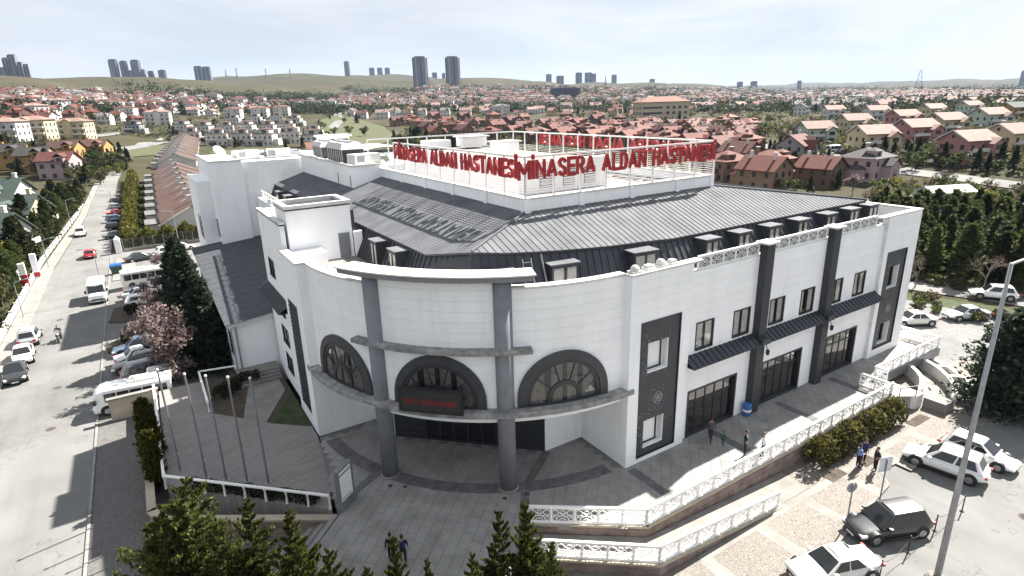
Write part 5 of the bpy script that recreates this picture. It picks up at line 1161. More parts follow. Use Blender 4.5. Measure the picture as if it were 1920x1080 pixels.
car('suv', 'white', (17.75, -10.0, Z), R_(100), 'white crossover nosing up to the sidewalk beside another white car')
car('hatch', 'white', (20.75, -10.7, Z), R_(-86), 'white hatchback backed up to the sidewalk with its bonnet outward')
car('suv', 'black', (9.0, -10.85, Z), R_(158), 'shiny black crossover parked along the chained bollards')
car('sedan', 'pearl', (3.7, -10.95, Z), R_(160), 'white saloon with dark glass roof parked behind the black crossover'); 
car('sedan', 'pearl', (42.6, 3.3, Z), R_(147), 'white saloon parked in the sunlit car park by the end block')
car('sedan', 'silver', (48.6, 0.9, Z), R_(152), 'silver saloon parked near the dark spreading conifer')
car('suv', 'white', (57.9, 1.9, ZS + .1), R_(122), 'pale crossover driving along the back road by the young pines')
car('sedan', 'silver', (56, -7.2, Z), R_(150), 'silver car half hidden behind the dark spreading conifer')
car('sedan', 'black', (-34.6, 43.4, Z), R_(-84), 'black saloon first in the row at the far kerb')
car('sedan', 'white', (-34.55, 48.3, Z), R_(-86), 'white saloon between black and silver cars at the far kerb')
car('suv', 'silver', (-34.6, 53.9, Z), R_(90), 'silver car with its tail lights towards the white saloon at the far kerb')
car('suv', 'white', (-33.3, 119.5, Z), R_(-90), 'white crossover standing at the far kerb beyond the red car')
car('hatch', 'red', (-30.9, 96.2, Z), R_(92), 'small red car driving on the street', name='moving_car')
lot = [('suv', 'blue', (-24.9, 43.6), 'pale blue car beside a white saloon in the parking row'), ('sedan', 'white', (-24.7, 41.1), 'white saloon between the pale blue and dark cars in the parking row'), ('suv', 'black', (-24.9, 38.7), 'dark car between the white saloon and the grey van in the parking row'),
       ('suv', 'grey', (-24.2, 36.4), 'grey van-like car in the parking row beside a white one'), ('hatch', 'white', (-24.1, 34.3), 'white car beside the coach in the parking row'),
       ('sedan', 'grey', (-23.9, 66.9), 'dark saloon right beside the cream minibus'), ('sedan', 'silver', (-24.1, 64.3), 'silver saloon between dark saloon and white hatchback'), ('hatch', 'white', (-24.0, 60.9), 'white hatchback beside the lot hedge')]
for k, (kd, c, (x, y), lab) in enumerate(lot): car(kd, c, (x, y, Z + .01), R_(8 if k % 2 else 176) if k < 5 else R_(5), lab)
car('sedan', 'darkgreen', (-23.9, 87.9, Z), R_(20), 'dark saloon alone near the lot fence')
car('suv', 'white', (-19.6, 89.2, Z), R_(15), 'white crossover at the far end of the lot by the fence'); car('hatch', 'white', (-17.6, 91.6, Z), R_(15), 'white hatchback behind the crossover at the lot fence')
for k in range(9):
    c = ('grey', 'black', 'blue', 'red', 'silver', 'black', 'white', 'grey', 'darkgreen')[k]; y = 112 + k * 10.5
    car(('sedan', 'hatch', 'suv')[k % 3], c, (-27.3 + max(0, y - 150) * .012, y, ZS + .03), R_(8), 'car parked nose in along the garden hedge of the brown terrace', 'cars along the terrace hedge')
for k, (px, py, c) in enumerate(((233, 288, 'black'), (228, 297, 'white'), (222, 308, 'grey'), (330, 264, 'black'), (352, 262, 'grey'), (300, 265, 'white'), (1376, 268, 'white'))):
    x, y, z = hit(px, py); car(('sedan', 'hatch', 'suv')[k % 3], c, (x, y, z + .25), R_(30 + 40 * k), 'small far car standing by the cross road of the hillside quarter', 'cars by the far cross road')
x, y, z = hit(1565, 289); 
def van_like(name, label, cat, loc, heading, L, W, Hh, paint, bus=False, short_nose=True):
    o = thing(name, label, cat, loc, heading); nose = .15 if bus else .75; x0, x1 = -L / 2, L / 2
    prof = [(x0, .35, Hh - .1, .96), (x0 + .08, .3, Hh, 1), (x1 - nose - .75, .3, Hh, 1), (x1 - nose - .35, .3, Hh - .12, .99), (x1 - nose - .02, .3, Hh * (.55 if not bus else .82), .98), (x1 - .1, .3, Hh * (.46 if not bus else .5), .95), (x1, .36, Hh * .3, .88)]
    rings = []
    for x, lo, zt, wf in prof:
        w_ = W / 2 * wf; half = [(0, zt + .03), (w_ * .75, zt), (w_ * .93, zt - .12), (w_, zt * .6), (w_, lo + .2), (w_ * .93, lo)]; rings.append([(x, y, z) for y, z in half] + [(x, -y, z) for y, z in reversed(half[1:])])
    MB().loft(rings).build('body', paint, o, smooth=False)
    zw0, zw1 = Hh * .52, Hh * .84
    n = 5 if bus else 3
    for sy in (-1, 1):
        for k in range(n):
            a = x0 + .35 + k * (L - nose - 1.0) / n; b_ = a + (L - nose - 1.0) / n - .1
            MB().box(a, b_, min(sy * W / 2, sy * (W / 2 + .012)), max(sy * W / 2, sy * (W / 2 + .012)), zw0, zw1).build('side_window', 'car_glass', o)
    xa, xb = x1 - nose - .37, x1 - nose + .02; za, zb2 = Hh - .16, Hh * (.56 if not bus else .55)
    if bus: xa, xb = x1 - .45, x1 - .08; za, zb2 = Hh - .2, Hh * .52
    MB().quad((xb + .03, -W * .43, zb2), (xb + .03, W * .43, zb2), (xa + .03, W * .41, za), (xa + .03, -W * .41, za)).build('windscreen', 'car_glass', o)
    MB().box(x0 - .012, x0, -W * .38, W * .38, zw0, zw1).build('rear_window', 'car_glass', o)
    for sx in (x0 + L * .2, x1 - L * .17):
        for sy in (-1, 1):
            wm = MB().tube((0, -.13, 0), (0, .13, 0), .4, .4, 18).build('wheel', 'tyre', o, (sx, sy * (W / 2 - .1), .4)); MB().tube((0, sy * .1, 0), (0, sy * .145, 0), .25, .22, 12).build('rim', 'rim', wm); MB().tube((sx, sy * (W / 2 - .25), .42), (sx, sy * (W / 2 + .004), .42), .48, .48, 18).build('wheel_arch', 'black_trim', o)
    for sy in (-1, 1):
        MB().box(x1 - .12, x1 + .015, min(sy * W * .3, sy * W * .42), max(sy * W * .3, sy * W * .42), .62, .82).build('headlight', 'lamp_glass', o)
        MB().box(x0 - .015, x0 + .05, min(sy * W * .4, sy * W * .46), max(sy * W * .4, sy * W * .46), .7, 1.1).build('taillight', 'tail_red', o); MB().box(xb - .25, xb - .05, min(sy * W / 2, sy * (W / 2 + .22)), max(sy * W / 2, sy * (W / 2 + .22)), zb2, zb2 + .35).build('mirror', 'black_trim', o)
    MB().box(x1 - .02, x1 + .02, -W * .28, W * .28, .6, .74).build('grille', 'black_trim', o); MB().box(x1, x1 + .025, -.26, .26, .4, .5).build('number_plate', 'plate', o)
    if bus: MB().box(x0 + 1, x0 + 3, -.6, .6, Hh, Hh + .18).build('roof_unit', 'paint_pearl', o)
    else:
        for k in range(3): MB().box(x0 + .8 + k * .9, x0 + 1.3 + k * .9, -.5, .5, Hh + .02, Hh + .05).build('roof_rib', paint, o)
    return o
van_like('van', 'white panel van driving towards the shadow on the street', 'van', (-28.9, 67.3, Z), R_(-90), 5.4, 2.0, 2.45, 'paint_white')
van_like('coach', 'white midi coach with dark side windows behind the cream wall', 'bus', (-25.3, 30.6, Z + .01), R_(174), 5.6, 2.0, 2.2, 'paint_white', True)
van_like('minibus', 'cream minibus parked beside the dark saloon', 'bus', (-23.4, 70.9, Z + .01), R_(4), 5.8, 2.1, 2.4, 'paint_pearl', True)
x, y, z = hit(1565, 287); van_like('van', 'white van parked at the villa road beside the red roofed house', 'van', (x, y, z + .2), R_(-20), 5.6, 2.1, 2.5, 'paint_white')
# motorcycle
o = thing('motorcycle', 'dark motorcycle ridden down the street', 'motorcycle', (-31.95, 52.3, Z), R_(-95))
for sx in (-.68, .68):
    wm = MB().tube((0, -.07, 0), (0, .07, 0), .31, .31, 16).build('wheel', 'tyre', o, (sx, 0, .31)); MB().tube((0, -.075, 0), (0, .075, 0), .18, .18, 10).build('rim', 'rim', wm)
q = MB(); q.loft([[(x, y * w_, z0 + zz) for y, zz in ((-1, 0), (1, 0), (.7, h_), (-.7, h_))] for x, w_, z0, h_ in ((-.75, .1, .72, .12), (-.3, .16, .55, .27), (.15, .2, .5, .5), (.45, .14, .6, .4))]); q.build('body', 'black_trim', o)
q = MB(); q.tube((.68, 0, .31), (.42, 0, 1.0), .05, .05, 8); q.tube((.42, -.36, 1.05), (.42, .36, 1.05), .02, .02, 6); q.build('fork', 'steel_grey', o)
MB().lathe([(.12, 0), (.1, .1)], (.55, 0, .85), 10).build('headlight', 'lamp_glass', o); MB().box(-.75, -.1, -.14, .14, .82, .9).build('saddle', 'black_trim', o); MB().quad((.5, -.2, 1.0), (.5, .2, 1.0), (.38, .16, 1.35), (.38, -.16, 1.35)).build('screen', 'joint_grey', o)

# ================================================================== people
mat('skin', (.30, .165, .115), .6); mat('hair_dark', (.015, .012, .01), .7); mat('hair_grey', (.16, .15, .14), .7); mat('shoe', (.015, .012, .012), .5)
for k, c in dict(black=(.012, .012, .016), navy=(.01, .018, .08), white=(.72, .73, .76), lightblue=(.22, .3, .55), mauve=(.075, .06, .07), green=(.015, .09, .03), jeans=(.03, .05, .11), dark=(.02, .022, .028)).items(): mat('cloth_' + k, c, .9, var=.15, scale=9)
def person(loc, heading, label, top, legs, hair='hair_dark', h_=1.76, stride=0., arms='down', shirt=None, seated=False, bald=False, lean=0.):
    """local x forward. joints -> skin modifier -> one continuous body mesh"""
    s = h_ / 1.76; J = {}; E = []
    def j(n, x, y, z, r): J[n] = (x * s, y * s, z * s, r * s)
    hipz = .93; dz = 0
    j('pelvis', 0, 0, hipz, .135); j('belly', .01 + lean * .3, 0, 1.08, .125); j('chest', .01 + lean * .7, 0, 1.30, .145); j('neck', .01 + lean, 0, 1.48, .06); j('headb', .03 + lean, 0, 1.57, .075)
    E += [('pelvis', 'belly'), ('belly', 'chest'), ('chest', 'neck'), ('neck', 'headb')]
    for sg, nm in ((1, 'l'), (-1, 'r')):
        st = stride * sg
        if seated:
            j('hip' + nm, .05, .1 * sg, .90, .1); j('knee' + nm, .42, .2 * sg, .72, .075); j('ank' + nm, .22, .2 * sg, .36, .05); j('toe' + nm, .40, .2 * sg, .30, .035)
        else:
            j('hip' + nm, .0, .095 * sg, .88, .1); j('knee' + nm, .03 + st * .24, .11 * sg, .49, .07); j('ank' + nm, st * .42 - (.06 if st < 0 else 0), .115 * sg, .09 + (.05 if st < 0 else 0), .048); j('toe' + nm, .17 + st * .42 - (.06 if st < 0 else 0), .13 * sg, .035, .034)
        E += [('pelvis', 'hip' + nm), ('hip' + nm, 'knee' + nm), ('knee' + nm, 'ank' + nm), ('ank' + nm, 'toe' + nm)]
        j('sh' + nm, 0 + lean * .8, .185 * sg, 1.40, .07)
        if arms == 'down': e = (-.03 - st * .15, .25 * sg, 1.13); w_ = (.05 - st * .25, .25 * sg, .90)
        elif arms == 'hips': e = (-.06, .40 * sg, 1.15); w_ = (.06, .24 * sg, 1.0)
        elif arms == 'front': e = (.05, .24 * sg, 1.13); w_ = (.27, .12 * sg, 1.1)
        elif arms == 'bars': e = (.22, .3 * sg, 1.18); w_ = (.42, .33 * sg, 1.08)
        else: e = (-.02, .25 * sg, 1.13); w_ = (.1, .2 * sg, .92)
        if arms == 'hold' and sg < 0: e = (.0, .3 * sg, 1.15); w_ = (.05, .36 * sg, .95)
        j('el' + nm, *e, .046); j('wr' + nm, *w_, .032); E += [('chest', 'sh' + nm), ('sh' + nm, 'el' + nm), ('el' + nm, 'wr' + nm)]
        d = Vector(w_) - Vector(e); d.normalize(); pw = Vector(w_) + d * .07; j('palm' + nm, *pw, .034); E.append(('wr' + nm, 'palm' + nm))
    names = list(J); me = bpy.data.meshes.new('p'); me.from_pydata([J[n][:3] for n in names], [(names.index(a), names.index(b)) for a, b in E], [])
    ob = bpy.data.objects.new('p', me); COL.objects.link(ob); md = ob.modifiers.new('s', 'SKIN'); sd = ob.modifiers.new('d', 'SUBSURF'); sd.levels = 1; sd.render_levels = 1
    for n, v in zip(names, me.skin_vertices[0].data): v.radius = (J[n][3] * (1.0), J[n][3] * (1.25 if n in ('chest', 'belly', 'pelvis') else 1.0)); v.use_root = (n == 'pelvis')
    bpy.context.view_layer.update(); ev = bpy.data.meshes.new_from_object(ob.evaluated_get(bpy.context.evaluated_depsgraph_get())); bpy.data.objects.remove(ob)
    body = MB(); body.v = [tuple(v.co) for v in ev.vertices]; body.f = [tuple(p.vertices) for p in ev.polygons]
    reg = {}
    for n in names: reg[n] = 1 if n.startswith(('hip', 'knee', 'pelvis')) else 2 if n.startswith(('sh', 'el', 'belly', 'chest')) else 3 if n.startswith(('ank', 'toe')) else 0
    JP = np.array([J[n][:3] for n in names]); seg = [(names.index(a), names.index(b)) for a, b in E]
    for f in body.f:
        c = np.mean([body.v[i] for i in f], axis=0); best = (9, 0)
        for a, b in seg:
            ab = JP[b] - JP[a]; t = np.clip(np.dot(c - JP[a], ab) / np.dot(ab, ab), 0, 1); dd = np.linalg.norm(c - JP[a] - t * ab)
            if dd < best[0]: best = (dd, reg[names[a]] if t < .55 else reg[names[b]])
        r = best[1]
        if r == 3 and c[2] > .12 * s and not seated: r = 1
        if shirt and r == 2 and c[0] > .08 * s and abs(c[1]) < .06 * s: r = 4
        body.m.append(r)
    # head with nose, ears, chin; fingers on both hands
    hx, hz = (.03 + lean) * s, 1.655 * s; rings = []
    for k, (z, rx, ry, ox) in enumerate(((-.12, .045, .04, .035), (-.10, .07, .055, .02), (-.05, .085, .068, .008), (0, .094, .074, 0), (.05, .093, .076, -.004), (.09, .075, .065, -.006), (.115, .035, .03, -.006))):
        rings.append([(hx + ox * s + rx * s * math.cos(t), ry * s * math.sin(t), hz + z * s) for t in np.linspace(0, 2 * PI, 13)[:-1]])
    body.mi = 0; body.loft(rings)
    body.add([(hx + .085 * s, .015 * s, hz - .045 * s), (hx + .085 * s, -.015 * s, hz - .045 * s), (hx + .122 * s, 0, hz - .035 * s), (hx + .088 * s, 0, hz + .02 * s)], [(0, 2, 3), (2, 1, 3), (0, 1, 2)])
    for sg in (-1, 1): body.cbox((hx - .01 * s, sg * .078 * s, hz - .01 * s), (.03 * s, .018 * s, .055 * s))
    for nm, sg in (('l', 1), ('r', -1)):
        p = Vector(J['palm' + nm][:3]); d = (p - Vector(J['wr' + nm][:3])).normalized(); sd_ = Vector((1, 0, 0)) if abs(d.x) < .7 else Vector((0, 1, 0)); inn = Vector((0, -sg, 0)) if abs(d.x) < .7 else Vector((0, 0, -1))
        for k, ln in enumerate((.065, .078, .074, .058)):
            b0 = p + d * .02 * s + sd_ * ((k - 1.5) * .018 * s); b1 = b0 + d * ln * .6 * s + inn * .008 * s; b2 = b1 + d * ln * .4 * s + inn * .02 * s; body.tube(b0, b1, .009 * s, .008 * s, 5); body.tube(b1, b2, .008 * s, .006 * s, 5)
        t0 = p - d * .03 * s + sd_ * .03 * s; body.tube(t0, t0 + (d * .8 + sd_).normalized() * .055 * s, .011 * s, .008 * s, 5)
    o = thing('person', label, 'person', loc, heading)
    bo = body.build('body', ['skin', legs, top, 'shoe', shirt or top], o, smooth=True)
    hr = MB(); rr = []
    for k, (z, f) in enumerate(((-.04, 1.02), (.02, 1.06), (.06, 1.06), (.10, .85), (.128, .35))):
        rr.append([(hx - .016 * s + .092 * f * s * math.cos(t), .078 * f * s * math.sin(t), hz + z * s + (.045 * s if math.cos(t) > .3 and k < 2 else 0)) for t in np.linspace(0, 2 * PI, 13)[:-1]])
    hr.loft(rr); hr.build('hair', hair, o, smooth=True)
    fe = MB()
    for sg in (-1, 1): fe.box(hx + .083 * s, hx + .094 * s, sg * .03 * s - .011 * s, sg * .03 * s + .011 * s, hz - .005 * s, hz + .008 * s)
    fe.box(hx + .078 * s, hx + .092 * s, -.022 * s, .022 * s, hz - .078 * s, hz - .07 * s); fe.build('face_features', 'hair_dark', o)
    return o
person((7.0, -3.2, 0), R_(-60), 'man in dark suit and pale blue shirt standing on the sunny plaza edge', 'cloth_black', 'cloth_black', arms='hips', shirt='cloth_lightblue', h_=1.8)
person((7.75, -3.95, 0), R_(115), 'man in white shirt and jeans facing the man in the suit at the balustrade', 'cloth_white', 'cloth_jeans', 'hair_grey', arms='down')
person((6.5, -.95, 0), R_(25), 'man in mauve jacket walking past the glass doors with a child', 'cloth_mauve', 'cloth_dark', stride=.7, arms='hold', lean=.06)
person((6.75, -1.75, 0), R_(25), 'child in green top walking hand in hand with the man in mauve', 'cloth_green', 'cloth_jeans', stride=.5, h_=1.08)
person((13.35, -6.95, ZS + .13), R_(-30), 'man in light blue shirt and dark trousers talking on the cobbled sidewalk', 'cloth_lightblue', 'cloth_black', arms='front', h_=1.72)
person((14.1, -6.85, ZS + .13), R_(-110), 'man in navy pullover standing between two others on the cobbled sidewalk', 'cloth_navy', 'cloth_black', h_=1.85)
person((13.9, -7.75, ZS + .13), R_(140), 'man in black jacket standing with hand on hip on the cobbled sidewalk', 'cloth_black', 'cloth_black', arms='hips', h_=1.74)
person((-14.35, .25, 0), R_(70), 'person in navy jacket walking on the plaza behind the conifer tops', 'cloth_navy', 'cloth_black', stride=.6)
person((-14.75, .8, 0), R_(70), 'dark haired person half hidden by a conifer top on the plaza', 'cloth_black', 'cloth_dark', stride=.4, h_=1.68)
person((5.95, .95, .03), R_(-90), 'person in white shirt behind the shop glass nearest the dark screen', 'cloth_white', 'cloth_dark', h_=1.72)
r = person((-31.95, 52.42, Z - .02), R_(-95), 'rider in black jacket on the motorcycle', 'cloth_black', 'cloth_dark', 'hair_dark', seated=True, arms='bars', lean=.1)

# ================================================================== plants
leaf_mat('leaf_fg', (.014, .022, .007), (.118, .132, .032)); leaf_mat('leaf_cedar', (.011, .020, .014), (.05, .07, .042)); leaf_mat('leaf_pine', (.02, .03, .010), (.078, .094, .03), rand=.2)
leaf_mat('leaf_thuja', (0.0170, 0.0256, 0.0051), (0.1279, 0.1193, 0.0170)); leaf_mat('leaf_hedge', (.03, .035, .010), (.15, .135, .035)); leaf_mat('leaf_green', (0.0214, 0.0341, 0.0102), (0.0938, 0.1193, 0.0299), rand=.2)
leaf_mat('leaf_yellow', (0.0682, 0.0725, 0.0129), (0.2216, 0.2046, 0.0426)); leaf_mat('blossom', (.105, .078, .076), (.29, .215, .205), rand=.1); leaf_mat('leaf_olive', (0.0256, 0.0299, 0.0129), (0.1023, 0.0981, 0.0384), rand=.25); leaf_mat('twig_leaf', (0.0512, 0.0384, 0.0256), (0.1279, 0.0981, 0.0640), rand=.2)
leaf_mat('leaf_dark', (0.0085, 0.0136, 0.0051), (0.0426, 0.0512, 0.0170), rand=.2)
def quads(C, D, size, asp=2.2, flat=None):
    """C centres, D leaf directions -> arrays of quads"""
    n = len(C); D = D / (np.linalg.norm(D, axis=1, keepdims=True) + 1e-9); r = rng.normal(size=(n, 3)); Sd = np.cross(D, r); Sd /= (np.linalg.norm(Sd, axis=1, keepdims=True) + 1e-9)
    sz = size * rng.uniform(.6, 1.35, (n, 1)); a = D * sz * asp / 2; b = Sd * sz / 2
    V = np.stack([C - a, C - a * .1 + b, C + a, C - a * .1 - b], 1).reshape(-1, 3); return V
def quad_mesh(name, V, mtl):
    me = bpy.data.meshes.new(name); n = len(V) // 4; me.vertices.add(len(V)); me.vertices.foreach_set('co', V.astype(np.float32).ravel()); me.loops.add(4 * n); me.loops.foreach_set('vertex_index', np.arange(4 * n, dtype=np.int32)); me.polygons.add(n); me.polygons.foreach_set('loop_start', np.arange(n, dtype=np.int32) * 4); me.polygons.foreach_set('loop_total', np.full(n, 4, np.int32)); me.materials.append(MATS[mtl]); me.update(); me.validate(); return me
def conifer(h_, rb, nb, per, leaf, mtl, up=.35, droop=0., power=.85, base=.06, ragged=.3, multi=1, taper_top=.04, fuzz=1.):
    """returns (crown mesh, trunk mesh)"""
    Cs = []; Ds = []; tr = MB()
    leads = [(0., 0., 1.)] + [(rng.uniform(-.3, .3) * rb, rng.uniform(-.3, .3) * rb, rng.uniform(.7, .92)) for _ in range(multi - 1)]
    for (lx, ly, lh) in leads:
        H_ = h_ * lh; tr.tube((lx * .3, ly * .3, 0), (lx, ly, H_ * .97), .045 * h_ / 4 + .03, .012, 6)
        for k in range(nb // len(leads)):
            t = base + (1 - base) * (k + rng.uniform()) / (nb // len(leads)); az = k * 2.399 + rng.uniform(-.4, .4)
            r = (rb * (1 - t) ** power + taper_top * rb) * rng.uniform(1 - ragged, 1 + ragged * .35); z0 = t * H_
            d = np.array([math.cos(az), math.sin(az), up + rng.uniform(-.1, .15) - droop * (1 - t)]); s_ = np.sort(rng.uniform(.12, 1, per)) ** .8
            p = np.array([lx, ly, z0]) + s_[:, None] * d * r; sp = (.10 + .16 * (1 - s_))[:, None] * r * fuzz
            p += rng.normal(size=(per, 3)) * sp * np.array([1, 1, .55]); Cs.append(p); dd = d * .8 + rng.normal(size=(per, 3)) * .55 + np.array([0, 0, .25 + up * .5]); Ds.append(dd)
    V = quads(np.concatenate(Cs), np.concatenate(Ds), leaf); return quad_mesh('crown', V, mtl), tr.mesh('trunk', 'bark')
def broadleaf(h_, rc, clumps, per, leaf, mtl, trunk=.3, squash=.85, bark='bark_grey', spread=.42):
    Cs = []; tr = MB(); cz = h_ - rc * squash; tr.tube((0, 0, 0), (0, 0, h_ * trunk), .05 * rc + .06, .035 * rc + .04, 7)
    for k in range(clumps):
        v = rng.normal(size=3); v /= np.linalg.norm(v); rr = rc * rng.uniform(.35, .92); c = np.array([v[0] * rr, v[1] * rr, cz + v[2] * rr * squash]); c[2] = max(c[2], h_ * trunk * .9)
        tr.tube((0, 0, h_ * trunk * rng.uniform(.7, 1)), tuple(c), .025 * rc + .02, .012, 5); n = rng.normal(size=(per, 3)); n /= np.linalg.norm(n, axis=1, keepdims=True); cr = rc * spread * rng.uniform(.6, 1.1); Cs.append(c + n * cr * rng.uniform(.45, 1, (per, 1)) * np.array([1, 1, .8]))
    C = np.concatenate(Cs); V = quads(C, rng.normal(size=C.shape), leaf, 1.6); return quad_mesh('crown', V, mtl), tr.mesh('trunk', bark)
def bare(h_, rc, mtl, n_l=240, leaf=.1):
    tr = MB(); tips = []
    def grow(p, d, L, r, lev):
        q = p + d * L; tr.tube(p, q, r, r * .65, 5, caps=False)
        if lev == 0: tips.append((p, q)); return
        for k in range(3 if lev > 1 else 4):
            nd = (d + Vector(rng.normal(size=3)) * .5 + Vector((0, 0, .12))).normalized(); grow(q, nd, L * rng.uniform(.6, .85), r * .6, lev - 1)
        tips.append((p, q))
    grow(Vector((0, 0, 0)), Vector((0, 0, 1)), h_ * .26, .035 * h_ / 2, 4)
    C = []
    for _ in range(n_l):
        a, b = tips[int(rng.integers(len(tips)))]; C.append(np.array(a.lerp(b, rng.uniform(0, 1.1))) + rng.normal(size=3) * rc * .06)
    C = np.array(C); return quad_mesh('crown', quads(C, rng.normal(size=C.shape), leaf, 1.5), mtl), tr.mesh('trunk', 'bark_grey')
def plant(pair, name, label, cat, loc, sc=1., rz=None, group=None):
    o = thing(name, label, cat, loc, random.uniform(0, 6.28) if rz is None else rz, group); o.scale = sc if isinstance(sc, tuple) else (sc, sc, sc)
    if pair[1]: put('trunk', pair[1], o)
    put('crown', pair[0], o); return o
# foreground conifers along the foot of the plaza
FG = [conifer(6.0, 2.7, 270, 130, .07, 'leaf_fg', up=.45, power=.75, ragged=.55, multi=4, fuzz=.45), conifer(6.0, 1.9, 220, 125, .066, 'leaf_fg', up=.65, power=.85, ragged=.55, multi=2, fuzz=.42), conifer(6.0, 2.1, 230, 125, .068, 'leaf_fg', up=.55, power=.8, ragged=.55, multi=3, fuzz=.42)]
fgs = [(345, 903, 7.6, 0, 1.0, 'broad conifer with golden tips beside the dark stairs and street setts'), (462, 938, 7.0, 2, .95, 'golden tipped conifer in front of the white open balustrade'), (540, 962, 7.0, 1, .95, 'pointed conifer in front of the dark stairs'), (300, 975, 5.8, 0, .8, 'low spreading conifer under the broad one by the stairs'), (400, 985, 6.2, 2, 1.0, 'conifer filling the gap below the broad one'), (615, 1030, 6.6, 2, .8, 'conifer whose tip stands before the grey paving beyond the stairs'), (560, 1030, 6.2, 1, .95, 'conifer low in front of the stair foot'), (688, 1066, 6.2, 1, .7, 'thin conifer tip left of the walking people'), (738, 1010, 6.6, 1, .62, 'conifer tip right beside the walking people'), (800, 1052, 6.2, 1, .62, 'small conifer tip just past the walking people'),
       (934, 958, 6.8, 2, .72, 'conifer standing before the paving beside the lower balustrade end'), (985, 945, 7.0, 1, .85, 'tallest conifer covering the end of the balustrades'), (885, 1040, 6.2, 2, .75, 'low conifer between the people and the balustrade trees'), (1035, 1018, 6.4, 1, .7, 'bushy conifer spreading over the ramp corner stones')]
for px, py, zt, k, wsc, lab in fgs:
    x, y, _z = at(px, py, zt); hh = zt - ZS; plant(FG[k], 'conifer', lab, 'conifer', (x, y, ZS), (hh / 6 * wsc * .82, hh / 6 * wsc * .82, hh / 6))
# cedars and plum trees along the left wing
CE = conifer(10.5, 3.2, 230, 60, .2, 'leaf_cedar', up=.15, droop=.35, power=.7, ragged=.35)
for (x, y, hs, lab) in ((-20.0, 46.5, 1.0, 'tall dark cedar beside the parked silver saloon'), (-19.8, 40.5, 1.02, 'dark blue cedar close to the eaves of the low dark roof'), (-19.3, 34.5, .86, 'dark cedar at the corner of the low white wing'), (-19.9, 52.5, .9, 'dark cedar furthest back along the low dark roof')): plant(CE, 'cedar_tree', lab, 'tree', (x, y, ZS), hs)
PL = [bare(5.2, 2.6, 'blossom', 2600, .13), bare(4.8, 2.4, 'blossom', 1500, .12)]
for (x, y, hs, k, lab) in ((-22.3, 33.2, 1.5, 0, 'pink blossoming plum tree by the coach'), (-22.0, 37.2, 1.45, 0, 'rosy plum tree above the grey van-like car'), (-22.2, 40.5, 1.25, 1, 'bare pinkish plum tree above the dark parked car'), (-22.4, 47.5, 1.2, 0, 'pale pink plum tree above the lot hedge'), (-22.0, 56.0, 1.25, 1, 'greyish plum tree near the white hatchback'), (-21.5, 74.0, .95, 1, 'rusty bare plum tree behind the cream minibus')): plant(PL[k], 'plum_tree', lab, 'tree', (x, y, ZS), hs)
TH = conifer(5.2, .85, 170, 40, .13, 'leaf_thuja', up=1.4, power=.35, ragged=.25, base=.02)
for (x, y, hs, lab) in ((-24.35, 18.6, .95, 'yellowish columnar thuja beside the white lattice balustrade'), (-24.3, 16.2, .75, 'shorter columnar thuja at the balustrade corner')): plant(TH, 'thuja', lab, 'conifer', (x, y, ZS + .3), hs)
def hedge(name, label, pts, wd, h_, mtl, dens, leaf, z=0., stems=True):
    o = thing(name, label, 'hedge'); C = []
    for a, b in zip(pts[:-1], pts[1:]):
        L = math.hypot(b[0] - a[0], b[1] - a[1]); n = int(L * dens); t = rng.uniform(0, 1, n); th = rng.uniform(0, PI, n); rr = rng.uniform(.55, 1.0, n); nx, ny = -(b[1] - a[1]) / L, (b[0] - a[0]) / L
        off = np.cos(th) * wd / 2 * rr; wob = 1 + .16 * np.sin(t * L * 2.1) + .1 * np.sin(t * L * 5.3)
        C.append(np.stack([a[0] + (b[0] - a[0]) * t + nx * off, a[1] + (b[1] - a[1]) * t + ny * off, z + np.sin(th) ** .6 * h_ * rr * wob], 1))
    C = np.concatenate(C); C[:, 2] += terrain(C[:, 0], C[:, 1]) - ZS; D = rng.normal(size=C.shape) + np.array([0, 0, .9]); put('foliage', quad_mesh('foliage', quads(C, D, leaf, 2.), mtl), o)
    st = MB()
    for a, b in zip(pts[:-1], pts[1:]):
        n = max(1, int(math.hypot(b[0] - a[0], b[1] - a[1]) / .9))
        for i in range(n): t = (i + .5) / n; st.tube((a[0] + (b[0] - a[0]) * t, a[1] + (b[1] - a[1]) * t, z - .05), (a[0] + (b[0] - a[0]) * t, a[1] + (b[1] - a[1]) * t, z + h_ * .6), .03, .015, 5)
    tag(st.build('stem', 'bark', o), kind='stuff'); return o
hedge('hedge', 'tall feathery olive hedge against the retaining wall beside the talking men', [(10.9, -5.35), (21.6, -5.35)], 1.5, 1.85, 'leaf_hedge', 520, .13, ZS + .12)
hedge('hedge', 'clipped low dark hedge behind the white open balustrade', [(-22.6, 13.4), (-16.6, 7.5)], .8, .55, 'leaf_dark', 420, .08, -.01)
hedge('hedge', 'clipped dark box hedge in the planted bed by the low wing', [(-19.8, 24.5), (-17.9, 26.6), (-16.3, 26.4)], 1.3, .9, 'leaf_dark', 600, .08, -.03)
hedge('hedge', 'dark juniper hedge on the lot island beside the white hatchback', [(-26.0, 57.6), (-22.5, 58.2)], 2.2, 1.0, 'leaf_dark', 500, .11, ZS + .1)
hedge('hedge', 'dark juniper hedge on the lot island beside the pale blue car', [(-26.4, 47.6), (-22.0, 47.4)], 2.0, .9, 'leaf_dark', 500, .11, ZS + .1)
hedge('hedge', 'golden hedge of young thujas behind the lot fence', [(-25.8, 99), (-12.6, 100)], 2.4, 3.2, 'leaf_thuja', 300, .26, ZS)
hedge('hedge', 'long golden green hedge between parked cars and terrace gardens', [(-25.2, 100), (-24.6, 150), (-23.0, 205)], 3.0, 3.4, 'leaf_thuja', 130, .36, ZS)
